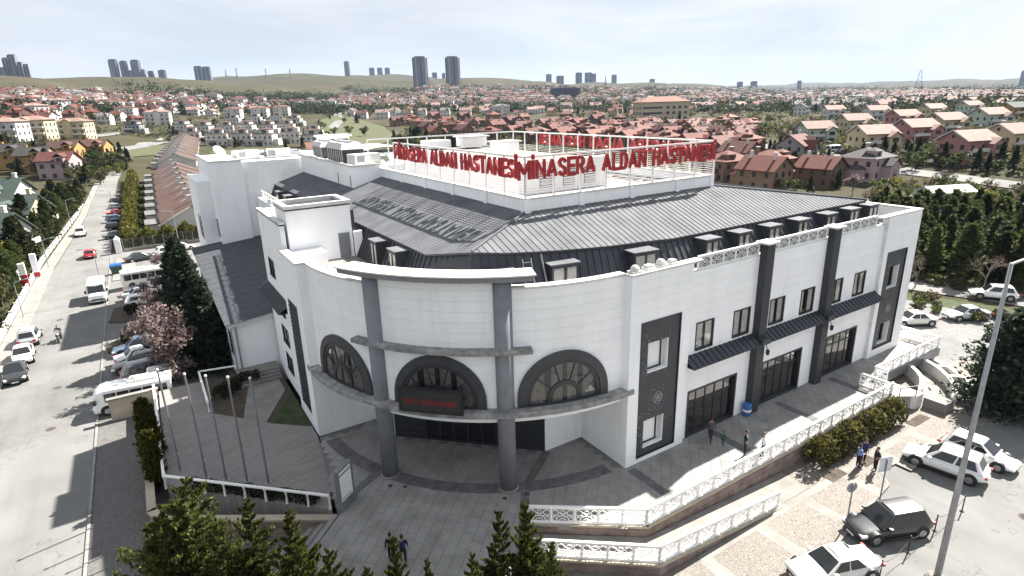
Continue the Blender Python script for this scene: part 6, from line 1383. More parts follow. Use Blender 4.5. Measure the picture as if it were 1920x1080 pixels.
for k in range(7):
    y = 108 + k * 12.5; hedge('hedge', 'green garden hedge between two strip gardens of the brown terrace', [(-23.4, y), (-18.6, y + .5)], 1.4, 1.6, 'leaf_green', 180, .28, ZS)['group'] = 'garden hedges of the terrace'
    struct(MB().prism([(-23.6, y + 1), (-19, y + 1), (-19, y + 10), (-23.6, y + 10)], ZS - .1, ZS + .03).build('garden_lawn', 'lawn_bright'))
# dark spreading conifer on the right
DC = conifer(8.2, 4.3, 260, 64, .2, 'leaf_cedar', up=.1, droop=.25, power=.55, ragged=.3, base=.03)
plant(DC, 'cedar_tree', 'wide dark spreading conifer on the traffic island behind the lamp post', 'tree', (30.2, -9.3, ZS + .1), .95)
plant(DC, 'cedar_tree', 'smaller dark conifer behind the spreading one at the car park edge', 'tree', (34.5, -12.2, ZS + .1), .72)
# young pine plantation behind the back road: countable, so each its own tree
YP = [conifer(6.5, 1.45, 64, 16, .34, 'leaf_pine', up=.5, power=.7, ragged=.35), conifer(6.5, 1.25, 60, 16, .32, 'leaf_pine', up=.6, power=.75, ragged=.4)]
k = 0; cand = []
for i in range(26):
    for jx in range(15):
        v = jx * 3.0 + (i % 2) * 1.5; u = i * 2.9 - 14
        x = 66 + v * .95 + (u * -.28) + random.uniform(-.7, .7); y = u * .96 + v * .32 + random.uniform(-.7, .7) - 2
        cand.append((math.hypot(x - CAM[0], y - CAM[1]), x, y))
cand.sort()
for d, x, y in cand[:300]:
    c = RW.T @ (np.array([x, y, 3]) - CAM); u_, v_ = 960 + F_PX * c[0] / c[2], 540 + F_PX * c[1] / c[2]
    if 1640 < u_ < 1990 and v_ < 560: plant(YP[k % 2], 'pine_tree', 'slender young pine in the dense plantation beyond the back road', 'tree', (x, y, float(terrain(x, y)) - .1), (lambda q: (q * 1.4, q * 1.4, q))(random.uniform(.8, 1.12)), group='young pines of the plantation'); k += 1
struct(strip('verge', [(54.5, -40, 50, -40), (54.5, -12, 51.2, -12), (55.2, -1, 51.5, -1), (52.5, 11, 49.6, 12), (46, 33, 42, 33)], 'lawn', .03))
SH = [broadleaf(1.3, .9, 14, 40, .16, 'leaf_olive', trunk=.1), broadleaf(1.1, .8, 12, 36, .15, 'leaf_green', trunk=.1), broadleaf(1.2, .8, 12, 30, .14, 'twig_leaf', trunk=.1)]
for i in range(60):
    t = random.random(); x = 52.4 + random.uniform(-2.2, 2.6) - t * 6; y = -16 + t * 44 + random.uniform(-1, 1)
    plant(SH[i % 3], 'shrub', 'scrubby olive shrub on the verge between car park and back road', 'shrub', (x, y, ZS), random.uniform(.6, 1.2), group='shrubs of the verge')
for i in range(26):
    t = random.random(); x = 62.6 + random.uniform(-.8, 2.0) - t * 8; y = -12 + t * 34
    plant(SH[(i + 1) % 3], 'shrub', 'low shrub at the foot of the young pines', 'shrub', (x, y, ZS), random.uniform(.7, 1.5), group='shrubs below the pines')
BT = bare(6.5, 2.5, 'twig_leaf', 300, .12)
for (x, y, s_) in ((55.8, 9.0, .8), (60.2, 3.6, .95), (62.5, -3.0, .7), (53.4, 19, .7)): plant(BT, 'bare_tree', 'leafless grey tree at the edge of the back road', 'tree', (x, y, ZS), s_, group='leafless trees by the back road')
# street trees on the left, behind the garden wall
LT = [conifer(7, 2.6, 120, 26, .3, 'leaf_green', up=.3, power=.6, ragged=.35), conifer(8, 2.7, 130, 28, .3, 'leaf_dark', up=.2, droop=.2, power=.7), broadleaf(6, 2.6, 26, 46, .26, 'leaf_olive'), broadleaf(5, 2.2, 22, 40, .26, 'leaf_yellow')]
for i in range(64):
    y = 40 + i * 2.15 + random.uniform(-1, 1); x = -40.3 + (max(0, y - 95) * .038) + random.uniform(-4.5, .9); k = random.choice([0, 1, 1, 0, 2, 3] if y < 100 else [0, 1, 2, 3])
    plant(LT[k], 'garden_tree', ('bushy green conifer behind the white garden wall', 'dark pointed conifer behind the white garden wall', 'olive broadleaf tree behind the white garden wall', 'yellow green tree behind the white garden wall')[k], 'tree', (x, y, ZS), random.uniform(.65, 1.1), group=('green conifers of the left gardens', 'dark conifers of the left gardens', 'olive trees of the left gardens', 'yellow trees of the left gardens')[k])

for i in range(40):
    y = 58 + i * 3.0 + random.uniform(-1, 1); x = -38.9 + (max(0, y - 95) * .038) + random.uniform(-1.6, .2); k = random.choice([0, 1, 1, 0, 2])
    plant(LT[k], 'garden_tree', ('bushy green conifer leaning over the white garden wall', 'dark pointed conifer leaning over the white garden wall', 'olive broadleaf tree leaning over the white garden wall')[k], 'tree', (x, y, ZS), random.uniform(.55, .85), group=('green conifers at the garden wall', 'dark conifers at the garden wall', 'olive trees at the garden wall')[k])

# ================================================================== houses
def hm(n, c, var=.08, rough=.9): mat('h_' + n, c, rough, var=var, scale=.35, rand=.06)
for n, c in dict(white=(.52, .51, .49), cream=(.44, .38, .25), pink=(.33, .165, .155), mint=(.36, .41, .34), tan=(.20, .13, .085), brown=(.125, .075, .05), ochre=(.33, .20, .065), grey=(.25, .25, .26), rose=(.36, .27, .27), redwall=(.18, .03, .028)).items(): hm(n, c)
for n, c in dict(red=(.115, .029, .019), redb=(.088, .025, .018), rosy=(.20, .125, .104), brownroof=(.068, .031, .022), green=(.035, .055, .045), greyroof=(.11, .105, .105), darkroof=(.033, .029, .029), terra=(.15, .06, .04)).items(): mat('r_' + n, c, .85, var=.18, scale=.8, rand=.16, bump=.3, bscale=3)
mat('far_window', (.03, .035, .045), .2, var=.1); mat('trim_white', (.5, .49, .47), .8)
def hip(mb, x0, x1, y0, y1, z, rise, oh=.5):
    x0 -= oh; x1 += oh; y0 -= oh; y1 += oh; wx, wy = x1 - x0, y1 - y0; i = min(wx, wy) / 2
    a, b = ((x0 + i, (y0 + y1) / 2), (x1 - i, (y0 + y1) / 2)) if wx >= wy else (((x0 + x1) / 2, y0 + i), ((x0 + x1) / 2, y1 - i))
    v = [(x0, y0, z), (x1, y0, z), (x1, y1, z), (x0, y1, z), (*a, z + rise), (*b, z + rise)]
    f = [(0, 1, 5, 4), (1, 2, 5), (2, 3, 4, 5), (3, 0, 4)] if wx >= wy else [(0, 1, 4), (1, 2, 5, 4), (2, 3, 5), (3, 0, 4, 5)]
    return mb.add(v, f + [(3, 2, 1, 0)])
def gable(mb, x0, x1, y0, y1, z, rise, oh=.45, t=.18, axis='x', asym=.5):
    """pitched slab roof, ridge along axis"""
    if axis == 'x':
        ym = y0 + (y1 - y0) * asym; P = lambda x, y, zz: (x, y, zz); a0, a1, b0, b1, bm = x0 - oh, x1 + oh, y0 - oh, y1 + oh, ym
    else:
        xm = x0 + (x1 - x0) * asym; P = lambda x, y, zz: (y, x, zz); a0, a1, b0, b1, bm = y0 - oh, y1 + oh, x0 - oh, x1 + oh, xm
    for lo, s_ in ((b0, 1), (b1, -1)):
        zl_ = z - rise * oh / max(.1, abs(bm - (b0 + oh if s_ > 0 else b1 - oh))) * .8
        v = [P(a0, lo, zl_), P(a1, lo, zl_), P(a1, bm, z + rise), P(a0, bm, z + rise)]; mb.add(v + [(p[0], p[1], p[2] + t) for p in v], [(0, 1, 2, 3), (7, 6, 5, 4), (0, 4, 5, 1), (1, 5, 6, 2), (2, 6, 7, 3), (3, 7, 4, 0)])
    return mb
def gable_wall(mb, x0, x1, y0, y1, z, rise, axis='x', asym=.5):
    if axis == 'x':
        ym = y0 + (y1 - y0) * asym
        for x in (x0, x1): mb.add([(x, y0, z), (x, y1, z), (x, ym, z + rise)], [(0, 1, 2)])
    else:
        xm = x0 + (x1 - x0) * asym
        for y in (y0, y1): mb.add([(x0, y, z), (x1, y, z), (xm, y, z + rise)], [(0, 1, 2)])
    return mb
def loose(mb):
    par = list(range(len(mb.v)))
    def fd(i):
        while par[i] != i: i = par[i]
        return i
    for f in mb.f:
        for i in f[1:]: par[fd(i)] = fd(f[0])
    out = {}
    for f in mb.f: out.setdefault(fd(f[0]), []).append(f)
    res = []
    for fs_ in out.values():
        ids = sorted({i for f in fs_ for i in f}); mp = {i: k for k, i in enumerate(ids)}; res.append(MB().add([mb.v[i] for i in ids], [tuple(mp[i] for i in f) for f in fs_]))
    return res
def house_parts(kind):
    """list of (part, mesh builder, slot) ; slots: wall / roof / window / trim"""
    P = []; W = MB(); R = MB(); T = MB(); wins = []
    def win(x, y, z, w_, h_, ax):
        m_ = MB(); e = .05
        if ax == 'x': m_.box(x - w_ / 2, x + w_ / 2, y - e, y + e, z, z + h_)
        else: m_.box(x - e, x + e, y - w_ / 2, y + w_ / 2, z, z + h_)
        wins.append(m_)
    def ring(x0, x1, y0, y1, zs, nx, ny, w_=1.0, h_=1.25):
        for z in zs:
            for i in range(nx):
                x = x0 + (x1 - x0) * (i + .5) / nx; win(x, y0, z, w_, h_, 'x'); win(x, y1, z, w_, h_, 'x')
            for i in range(ny):
                y = y0 + (y1 - y0) * (i + .5) / ny; win(x0, y, z, w_, h_, 'y'); win(x1, y, z, w_, h_, 'y')
    if kind == 'redhip':
        W.box(-5.2, 5.2, -4.4, 4.4, -2, 5.2); hip(R, -5.2, 5.2, -4.4, 4.4, 5.2, 2.3, .6); W.box(-1.2, 3.6, -6.6, -4.4, -2, 3.4); gable(R, -1.2, 3.6, -6.6, -4.0, 3.4, 1.5, .4, axis='y'); gable_wall(W, -1.2, 3.6, -6.6, -4.4, 3.4, 1.5, 'y')
        W.box(-3.4, -.4, -3.6, -1.4, 5.2, 6.9); hip(R, -3.4, -.4, -3.6, -1.0, 6.9, .8, .35); W.box(2.6, 3.4, 1.2, 2.0, 5, 8.2); T.box(2.45, 3.55, 1.05, 2.15, 8.2, 8.4); W.box(-6.6, -5.2, -2.5, 2.5, -2, 2.6); hip(R, -6.6, -5.0, -2.5, 2.5, 2.6, .9, .3)
        ring(-5.2, 5.2, -4.4, 4.4, (.4, 3.2), 3, 3); win(1.2, -6.6, .5, 1.8, 1.5, 'x'); win(-1.9, -3.6, 5.6, 1.2, .9, 'x')
    elif kind == 'redgable':
        W.box(-5, 5, -4.2, 4.2, -2, 4.8); gable(R, -5, 5, -4.2, 4.2, 4.8, 2.9, .6, .2, 'x'); gable_wall(W, -5, 5, -4.2, 4.2, 4.8, 2.9, 'x'); W.box(-3.6, .6, -6.4, -4.2, -2, 4.0); gable(R, -3.6, .6, -6.4, -2.2, 4.0, 2.2, .5, .18, 'y'); gable_wall(W, -3.6, .6, -6.4, -4.2, 4.0, 2.2, 'y')
        W.box(5, 7.4, -2.6, 3.0, -2, 3.0); hip(R, 4.8, 7.4, -2.6, 3.0, 3.0, 1.4, .35); W.box(1.8, 4.0, -4.4, -1.5, 4.6, 6.2); gable(R, 1.8, 4.0, -4.4, -.5, 6.2, .9, .3, .15, 'y'); T.box(3.0, 3.7, .4, 1.1, 6, 9.0); T.box(-3.4, -2.8, .6, 1.2, 6.5, 8.8)
        ring(-5, 5, -4.2, 4.2, (.4, 3.0), 3, 3, .9, 1.3); win(-1.5, -6.4, .5, 1.0, 1.4, 'x'); win(-1.5, -6.4, 3.2, 1.0, 1.2, 'x'); win(2.9, -4.4, 4.9, 1.4, 1, 'x'); win(-5, 0, 5.2, .9, 1.1, 'y'); win(5, 0, 5.2, .9, 1.1, 'y')
    elif kind == 'villa':
        W.box(-5.5, 5.5, -4.5, 4.5, -2, 5.8); gable_wall(W, -5.5, 5.5, -4.5, 4.5, 5.8, 2.4, 'x', .5); gable(R, -5.5, 5.5, -4.5, 4.5, 5.8, 2.4, .7, .2, 'x', .5)
        W.box(1.0, 5.0, -6.6, -4.5, -2, 4.9); gable_wall(W, 1, 5, -6.6, -4.5, 4.9, 1.4, 'y'); gable(R, 1, 5, -6.6, -3.4, 4.9, 1.4, .5, .18, 'y')
        T.box(-5.2, .9, -6.0, -4.5, 2.7, 2.9); T.box(-5.2, .9, -6.0, -5.9, 2.9, 3.7); T.box(-5.2, -5.0, -5.95, -5.75, -2, 2.7); T.box(.6, .8, -5.95, -5.75, -2, 2.7)
        W.box(-3.0, -2.2, .8, 1.6, 6.5, 9.0); T.box(-3.15, -2.05, .65, 1.75, 9.0, 9.15)
        T.add([(-6.25, -5.25, 5.35), (-6.25, 0, 8.25), (-6.25, 5.25, 5.35), (-6.25, 5.25, 5.7), (-6.25, 0, 8.6), (-6.25, -5.25, 5.7)], [(0, 1, 4, 5), (1, 2, 3, 4)]); T.add([(6.25, -5.25, 5.35), (6.25, 0, 8.25), (6.25, 5.25, 5.35), (6.25, 5.25, 5.7), (6.25, 0, 8.6), (6.25, -5.25, 5.7)], [(0, 1, 4, 5), (1, 2, 3, 4)])
        ring(-5.5, 5.5, -4.5, 4.5, (.5, 3.3), 3, 3); win(3, -6.6, .6, 2.2, 1.6, 'x'); win(3, -6.6, 3.2, 2.2, 1.3, 'x'); win(-3.3, -4.5, -.2, 2.6, 2.3, 'x'); win(-5.5, 0, 6.3, .9, .9, 'y')
    elif kind == 'modern':
        W.box(-5, 5, -4, 4, -2, 6.0); W.box(-2.2, 3.2, -2.5, 3.6, 6.0, 8.3); hip(R, -5, 5, -4, 4, 6.0, .55, .45); hip(R, -2.2, 3.2, -2.5, 3.6, 8.3, .8, .5); W.box(5, 7.6, -3, 3, -2, 3.2); T.box(-5.3, 1, -5.2, -4, 2.8, 3.0); T.box(-5.3, 1, -5.2, -5.1, 3.0, 3.7); W.box(-5.3, -4.9, -5.2, -4.8, -2, 2.8)
        ring(-5, 5, -4, 4, (.4, 3.4), 4, 3, .9, 1.3); win(.5, -2.5, 6.5, 2.4, 1.3, 'x'); win(-2, -4, -.2, 3, 2.2, 'x')
    elif kind == 'greenroof':
        W.box(-8, 8, -5, 5, -2, 5.2); gable(R, -8, 8, -5, 5, 5.2, 3.6, .7, .22, 'x'); gable_wall(W, -8, 8, -5, 5, 5.2, 3.6, 'x')
        for x in (-4.5, 3.5): W.box(x - 1.8, x + 1.8, -5.4, -2, 5.0, 6.6); gable(R, x - 1.8, x + 1.8, -5.4, -.5, 6.6, 1.3, .4, .18, 'y'); gable_wall(W, x - 1.8, x + 1.8, -5.4, -2, 6.6, 1.3, 'y'); win(x, -5.4, 5.3, 1.8, 1.2, 'x')
        for x in (-7, -.5, 6.5): W.box(x - .4, x + .4, .4, 1.2, 6, 10); T.box(x - .5, x + .5, .3, 1.3, 10, 10.2)
        T.box(8, 9.6, -4, 4, 2.6, 2.8); T.box(9.5, 9.6, -4, 4, 2.8, 3.6); ring(-8, 8, -5, 5, (.3, 3.0), 5, 3, 1.1, 1.3)
    elif kind == 'block':
        W.box(-8, 8, -5.5, 5.5, -3, 9.5); hip(R, -8, 8, -5.5, 5.5, 9.5, 1.9, .7); W.box(-2, 2, -6.6, -5.5, -3, 9.5); gable(R, -2, 2, -6.6, -3, 9.5, 1.2, .4, .2, 'y'); gable_wall(W, -2, 2, -6.6, -5.5, 9.5, 1.2, 'y')
        for z in (2.7, 5.6): T.box(-7.6, -2, -6.7, -5.5, z, z + .9); T.box(2, 7.6, -6.7, -5.5, z, z + .9)
        ring(-8, 8, -5.5, 5.5, (.4, 3.4, 6.4), 5, 3, 1.1, 1.4)
    elif kind == 'plain':
        W.box(-4.6, 4.6, -4, 4, -2, 5.6); gable(R, -4.6, 4.6, -4, 4, 5.6, 2.4, .5, .2, 'x'); gable_wall(W, -4.6, 4.6, -4, 4, 5.6, 2.4, 'x'); W.box(-3, -2.3, .5, 1.2, 6, 8.8); W.box(1.2, 3.8, -4.9, -2, 5.2, 6.8); gable(R, 1.2, 3.8, -4.9, -1, 6.8, .9, .3, .15, 'y')
        ring(-4.6, 4.6, -4, 4, (.4, 3.3), 3, 2, 1.1, 1.3); win(2.5, -4.9, 5.4, 1.3, 1, 'x')
    return [('wall', W, 'wall'), ('roof', R, 'roof')] + [('trim', q, 'trim') for q in loose(T)] + [('window', m_, 'window') for m_ in wins]
HC = {}
NAMES = dict(redhip='brick_house', redgable='brick_house', villa='villa', modern='white_villa', greenroof='twin_house', block='apartment_house', plain='house')
def house(kind, wall, roof, loc, rz, label, group=None, sc=1., detail=True, cat='house'):
    key = (kind, wall, roof, detail); S_ = {'wall': 'h_' + wall, 'roof': 'r_' + roof, 'window': 'far_window', 'trim': 'trim_white'}
    if key not in HC:
        parts = house_parts(kind)
        if detail: HC[key] = [(n, m_.mesh(n, S_[k])) for n, m_, k in parts if m_.v]
        else:
            a = MB()
            for n, m_, k in parts: a.join(m_, ('wall', 'roof', 'trim', 'window').index(k))
            HC[key] = a.mesh(NAMES[kind], [S_['wall'], S_['roof'], S_['trim'], S_['window']])
    if detail:
        o = thing(NAMES[kind], label, cat, loc, rz, group); o.scale = (sc,) * 3
        for n, me in HC[key]: put(n, me, o)
    else:
        o = put(NAMES[kind], HC[key], None, loc, rz, sc); tag(o, label, cat, group)
    return o
OCC = []
def free(x, y, r):
    for a, b, q in OCC:
        if (a - x) ** 2 + (b - y) ** 2 < ((q + r) * .92) ** 2: return False
    OCC.append((x, y, r)); return True
def hp(px, py): x, y, z = hit(px, py); OCC.append((x, y, 5.5)); return (x, y, z)
VA = math.atan2(_A[0] * 0 + RW[1, 0], RW[0, 0])      # bearing of the picture's horizontal
def face(deg): return VA + R_(deg)
# --- right: pastel villas, each placed where it stands
VL = [(1525, 268, 'mint', -35, 'mint green villa with white balcony beside the villa road'), (1632, 283, 'cream', -32, 'cream villa with rosy roof facing the villa road'), (1712, 268, 'pink', -30, 'rose pink villa between two cream villas'), (1808, 300, 'pink', -25, 'large rose pink villa above the villa road wall'), (1890, 285, 'cream', -25, 'cream villa beside the large pink villa'), (1598, 250, 'cream', -35, 'pale cream villa behind the mint villa'), (1690, 240, 'pink', -30, 'pink villa in the row behind the road front'), (1768, 252, 'cream', -28, 'cream villa in the second row behind the pink pair'), (1850, 240, 'mint', -28, 'mint villa in the second row of pastel villas'),
      (1745, 222, 'cream', -30, 'cream villa in the third row of pastel villas'), (1895, 222, 'ochre', -25, 'ochre yellow villa with green roof behind the pastel rows'), (1815, 215, 'mint', -28, 'pale mint villa far back in the pastel rows'), (1640, 225, 'white', -40, 'white villa with blue-grey trim behind the pastel rows'), (1560, 222, 'white', -40, 'white villa beside dark trees behind the mint villa'), (1500, 215, 'white', 20, 'white villa with dark roof among bare trees')]
for px, py, c, a, lab in VL: house('villa', c, 'green' if c == 'ochre' else ('darkroof' if px == 1500 else 'rosy'), hp(px, py), face(a + 40), lab, sc=1.0)
# --- red roofed brick houses right behind the hospital
RL = [(1385, 312, 'tan'), (1440, 330, 'tan'), (1535, 345, 'brown'), (1490, 300, 'grey'), (1360, 335, 'tan'), (1430, 352, 'tan'), (1350, 300, 'brown'), (1620, 332, 'rose'), (1300, 292, 'tan'), (1310, 275, 'brown'), (1245, 280, 'tan'), (1180, 282, 'brown'), (1250, 262, 'tan'), (1195, 262, 'brown'), (1130, 268, 'tan'), (1340, 270, 'tan'), (1395, 285, 'brown'), (1060, 272, 'tan'), (1000, 268, 'brown'), (1100, 255, 'tan'), (1040, 256, 'brown'), (980, 252, 'tan'), (920, 262, 'brown'), (930, 247, 'tan'), (870, 258, 'tan'), (860, 246, 'brown'), (815, 262, 'tan'), (800, 250, 'brown'), (1150, 248, 'tan'), (1085, 243, 'brown'), (1020, 242, 'tan'), (895, 238, 'brown'), (840, 236, 'tan'), (960, 236, 'brown'), (785, 240, 'tan'), (1205, 246, 'brown'), (745, 236, 'tan'), (770, 228, 'brown'), (815, 226, 'tan'), (870, 226, 'brown'), (925, 226, 'tan')]
for k, (px, py, c) in enumerate(RL):
    big = py > 285
    lab = {(1385, 312): 'tan house with crossed red gables just past the end of the rooftop lettering', (1440, 330): 'tan house with pale chimneys between the grey house and the hospital roof ridge', (1360, 335): 'tan house half hidden by the corner of the roof deck fence', (1430, 352): 'tan house directly over the far ridge of the dark hospital roof', (1350, 300): 'brown house peeping out beside the right end of the lettering', (1300, 292): 'tan house seen through the rear fence of the roof deck', (1395, 285): 'brown house beside the grove in front of the grey house', (1620, 332): 'dusky rose house with dark roof and pale chimneys beside the pink blossom tree', (1490, 300): 'grey house with red roof by the villa road', (1535, 345): 'big brown brick house with red roof nearest the blossom tree'}.get((px, py))
    kind = 'tan walled house with steep red tiled roofs in the brick estate' if c == 'tan' else 'brown walled house with steep red tiled roofs in the brick estate'
    house('redhip' if k % 3 == 1 else 'redgable', c, 'darkroof' if c == 'rose' else ('red' if k % 3 else 'redb'), hp(px, py), face(35 + random.choice((0, 0, 90, 180, 8, -10))), lab or kind, None if lab else ('tan houses of the brick estate' if c == 'tan' else 'brown houses of the brick estate'), sc=random.uniform(.92, 1.06), detail=py > 240)
# --- large cream building
def big_block(loc, rz, label):
    o = thing('school_building', label, 'building', loc, rz); o.scale = (1.3, 1.3, 1.3); W = MB(); W.box(-16, 16, -7, 7, -3, 11.5); W.build('wall', 'h_cream', o); R = MB(); hip(R, -16, 16, -7, 7, 11.5, 3.2, 1.0); R.build('roof', 'r_terra', o)
    m1 = MB().box(-1.0, 1.0, -.06, .06, 0, 1.7).mesh('window', 'far_window'); m2 = MB().box(-6.5, 6.5, -.05, .05, 0, 1.1).mesh('window_strip', 'far_window')
    for z in (.6, 3.9, 7.2):
        for i in range(4): put('window', m1, o, (1.5 + i * 4, -7.02, z))
        put('window_strip', m2, o, (-8.8, -7.03, z + .3)); 
        for i in range(3): put('window', m1, o, (-16.02, -4.5 + i * 4.5, z), PI / 2); put('window', m1, o, (16.02, -4.5 + i * 4.5, z), PI / 2)
    for z in (2.5, 5.8, 9.1): MB().box(-15.5, -2, -7.4, -7, z, z + .35).build('balcony_band', 'trim_white', o)
OCC.append((*hit(1238, 232)[:2], 22)); big_block(hp(1238, 226), face(12), 'long cream building with terracotta roof and strips of windows among trees')
RX = []
for _ in range(900):
    if len(RX) > 46: break
    px, py = random.uniform(720, 1400), random.uniform(222, 300)
    if py > 236 + (px - 720) * .1 or py < 226 + abs(px - 900) * .012: continue
    x, y, z = hit(px, py)
    if not free(x, y, 4.9): continue
    c = random.choice(('tan', 'brown')); RX.append(1)
    house('redgable' if random.random() < .6 else 'redhip', c, random.choice(('red', 'red', 'redb', 'terra')), (x, y, z - .2), face(35 + random.choice((0, 90, 180, 8, -10))), c + ' walled house squeezed between others in the red roofed brick estate', c + ' infill houses of the brick estate', random.uniform(.85, 1.0), detail=py > 245)
# small white prefabricated hut with pale roof by the pines
o = thing('prefab_hut', 'small pale blue hut with white pitched roof beside the pines', 'hut', hp(1768, 382), face(10)); m_ = MB(); m_.box(-5.0, 5.0, -2.4, 2.4, -.5, 2.7); gable_wall(m_, -5, 5, -2.4, 2.4, 2.7, 1.1); mat('hut_blue', (.36, .43, .48), .8); m_.build('wall', 'hut_blue', o); m_ = MB(); gable(m_, -5, 5, -2.4, 2.4, 2.7, 1.1, .3, .12); m_.build('roof', 'white_cap', o)
for x in (-3.2, 0.6, 3.4): MB().box(x - .5, x + .5, -2.45, -2.38, 1.0, 2.0).build('window', 'far_window', o)
# --- brown terraces
def terrace_house(x, y, z, lab, grp, last=False, wd=12.6, rz=0.):
    o = thing('terrace_house', lab, 'house', (x, y, z), rz, grp); o.scale = (1.22, 1, .92); W = MB(); W.box(-5.2, 5.2, 0, wd, -1, 3.4); W.box(-7.5, -5.2, wd * .3, wd * .8, -1, 2.6); gable_wall(W, -5.2, 5.2, 0.02, wd, 3.4, 3.0, 'y'); W.build('wall', 'h_white', o)
    R = MB(); gable(R, -5.2, 5.2, .35, wd - .35, 3.4, 3.0, .35, .18, 'y'); R.build('roof', 'r_brownroof', o); MB().box(-7.6, -5.3, wd * .3 - .2, wd * .8 + .2, 2.6, 2.8).build('porch_roof', 'greyroof_' if False else 'r_greyroof', o)
    G = MB(); G.add([(-5.9, -.25, 2.6), (0, -.25, 6.55), (0, -.25, 6.95), (-5.9, -.25, 3.0), (-5.9, .05, 2.6), (0, .05, 6.55), (0, .05, 6.95), (-5.9, .05, 3.0)], [(0, 1, 2, 3), (7, 6, 5, 4), (3, 2, 6, 7), (0, 4, 5, 1)]); G.add([(-1.2, -.25, 6.2), (5.9, -.25, 2.6), (5.9, -.25, 3.0), (-.3, -.25, 6.95), (-1.2, .05, 6.2), (5.9, .05, 2.6), (5.9, .05, 3.0), (-.3, .05, 6.95)], [(0, 1, 2, 3), (7, 6, 5, 4), (3, 2, 6, 7)]); G.build('gable_parapet', 'trim_white', o)
    MB().box(-1.1, -.4, wd * .55, wd * .55 + .7, 5.6, 7.6).build('chimney', 'trim_white', o)
    for k in range(2): MB().box(-5.28, -5.18, 1.5 + k * 6.8, 3.2 + k * 6.8, .8, 2.3).build('window', 'far_window', o)
    MB().box(-7.56, -7.46, wd * .4, wd * .7, -.6, 1.9).build('door', 'far_window', o)
for k in range(8): terrace_house(-13.0 + k * .35, 104 + k * 12.8, float(terrain(-13, 104 + k * 12.8)), 'brown roofed terrace house with white stepped gable beside the strip gardens', 'brown roofed terrace houses beside the strip gardens')
OCC.append((-13, 150, 50))
for k in range(12): t = k / 12; x, y = -8 + 20 * t, 236 + 190 * t; terrace_house(x, y, float(terrain(x, y)) - .5, 'brown roofed terrace house in the second row beyond the gardens', 'brown roofed terrace houses of the second row', wd=14.5, rz=-.1); OCC.append((x, y, 8))
# --- left of the street
LL = [('greenroof', 'white', 'green', -8, 398, 10, 'white twin house with green roof and dormers nearest the street trees', None), ('greenroof', 'cream', 'green', 12, 440, 10, 'cream twin house with green roof and white balconies', None), ('greenroof', 'white', 'green', -45, 492, 10, 'white twin house with green roof at the street wall', None), ('plain', 'rose', 'redb', 118, 333, 10, 'pale pink house with dark red roof beside the street', None), ('plain', 'ochre', 'darkroof', 30, 315, 10, 'ochre house with dark roof behind the green roofed houses', None), ('plain', 'ochre', 'brownroof', 130, 305, 10, 'ochre house with brown roof behind the pale pink one', None), ('plain', 'ochre', 'brownroof', 185, 300, 10, 'ochre house with brown roof near the far end of the street', None), ('plain', 'ochre', 'darkroof', 75, 322, 10, 'ochre house between the pink house and the green roofs', None),
      ('block', 'cream', 'rosy', 68, 262, 10, 'cream apartment house with dormer gable left of its twin', None), ('block', 'cream', 'rosy', 143, 262, 10, 'cream apartment house beside the hill road', None), ('block', 'white', 'rosy', 15, 268, 10, 'white apartment house beside the cream ones', None), ('modern', 'grey', 'darkroof', 255, 250, 5, 'unfinished grey concrete house with dark openings', None), ('plain', 'white', 'greyroof', 200, 232, 10, 'white house below the hillside', None), ('block', 'white', 'redb', 240, 222, 10, 'white three storey house with red roof on the slope', None)]
for kd, wl, rf, px, py, a, lab, grp in LL: house(kd, wl, rf, hp(px, py), face(a), lab, grp, sc=.88 if kd == 'greenroof' else 1.)
MW = [(345, 250), (385, 252), (425, 252), (465, 250), (505, 250), (540, 248), (360, 268), (410, 272), (455, 272), (500, 272), (545, 268), (590, 262), (440, 235), (480, 232), (520, 230), (555, 235), (585, 275)]
for px, py in MW: house('modern', 'white', 'brownroof', hp(px, py), face(random.choice((0, 8, 20))), 'white modern villa with small dark roof near the meadow', 'white modern villas near the meadow', detail=True, sc=1.05)
house('villa', 'white', 'terra', hp(600, 300), face(30), 'white villa with steep roof just behind the far white block', sc=.9)
for px, py in ((440, 222), (490, 220), (530, 217)): house('block', 'white', 'terra', hp(px, py), face(5), 'long white block with terracotta roof above the modern villas', 'white blocks with terracotta roofs')
# --- scattered quarters: rows across hillsides, each zone its own character
from itertools import product
def zone(n, poly, kinds, grp, lab, rmin=7.0, ang=0., detail=False, sc=1., tries=900):
    xs = [p[0] for p in poly]; ys = [p[1] for p in poly]; c = 0
    for _ in range(tries):
        if c >= n: break
        px = random.uniform(min(xs), max(xs)); py = min(ys) + (max(ys) - min(ys)) * random.random() ** .8
        if not inside((px, py), poly): continue
        x, y, z = hit(px, py)
        if not free(x, y, rmin): continue
        kd, wl, rf = random.choice(kinds); i = kinds.index((kd, wl, rf)); ww = (wl + ' ' + dict(plain='house', block='block', villa='villa', redhip='house').get(kd, 'house') + ' with ' + dict(red='red', redb='dark red', rosy='rosy', greyroof='grey', terra='terracotta').get(rf, 'dark') + ' roof '); house(kd, wl, rf, (x, y, z - .3), face(ang + random.choice((0, 90, 180, 20, -15))), 'small ' + ww + lab, ww + grp, random.uniform(.9, 1.15) * sc, detail); c += 1
    return c
K1 = [('plain', 'white', 'red'), ('plain', 'white', 'redb'), ('plain', 'cream', 'red'), ('block', 'white', 'redb'), ('plain', 'white', 'greyroof'), ('villa', 'white', 'rosy')]
zone(46, [(0, 246), (0, 186), (130, 180), (260, 196), (320, 214), (330, 236), (180, 230)], [('plain', 'white', 'red'), ('plain', 'brown', 'red'), ('redhip', 'tan', 'red'), ('plain', 'white', 'redb'), ('block', 'white', 'rosy')], 'on the left hillside', 'on the slope below the bare green hill', 6.5)
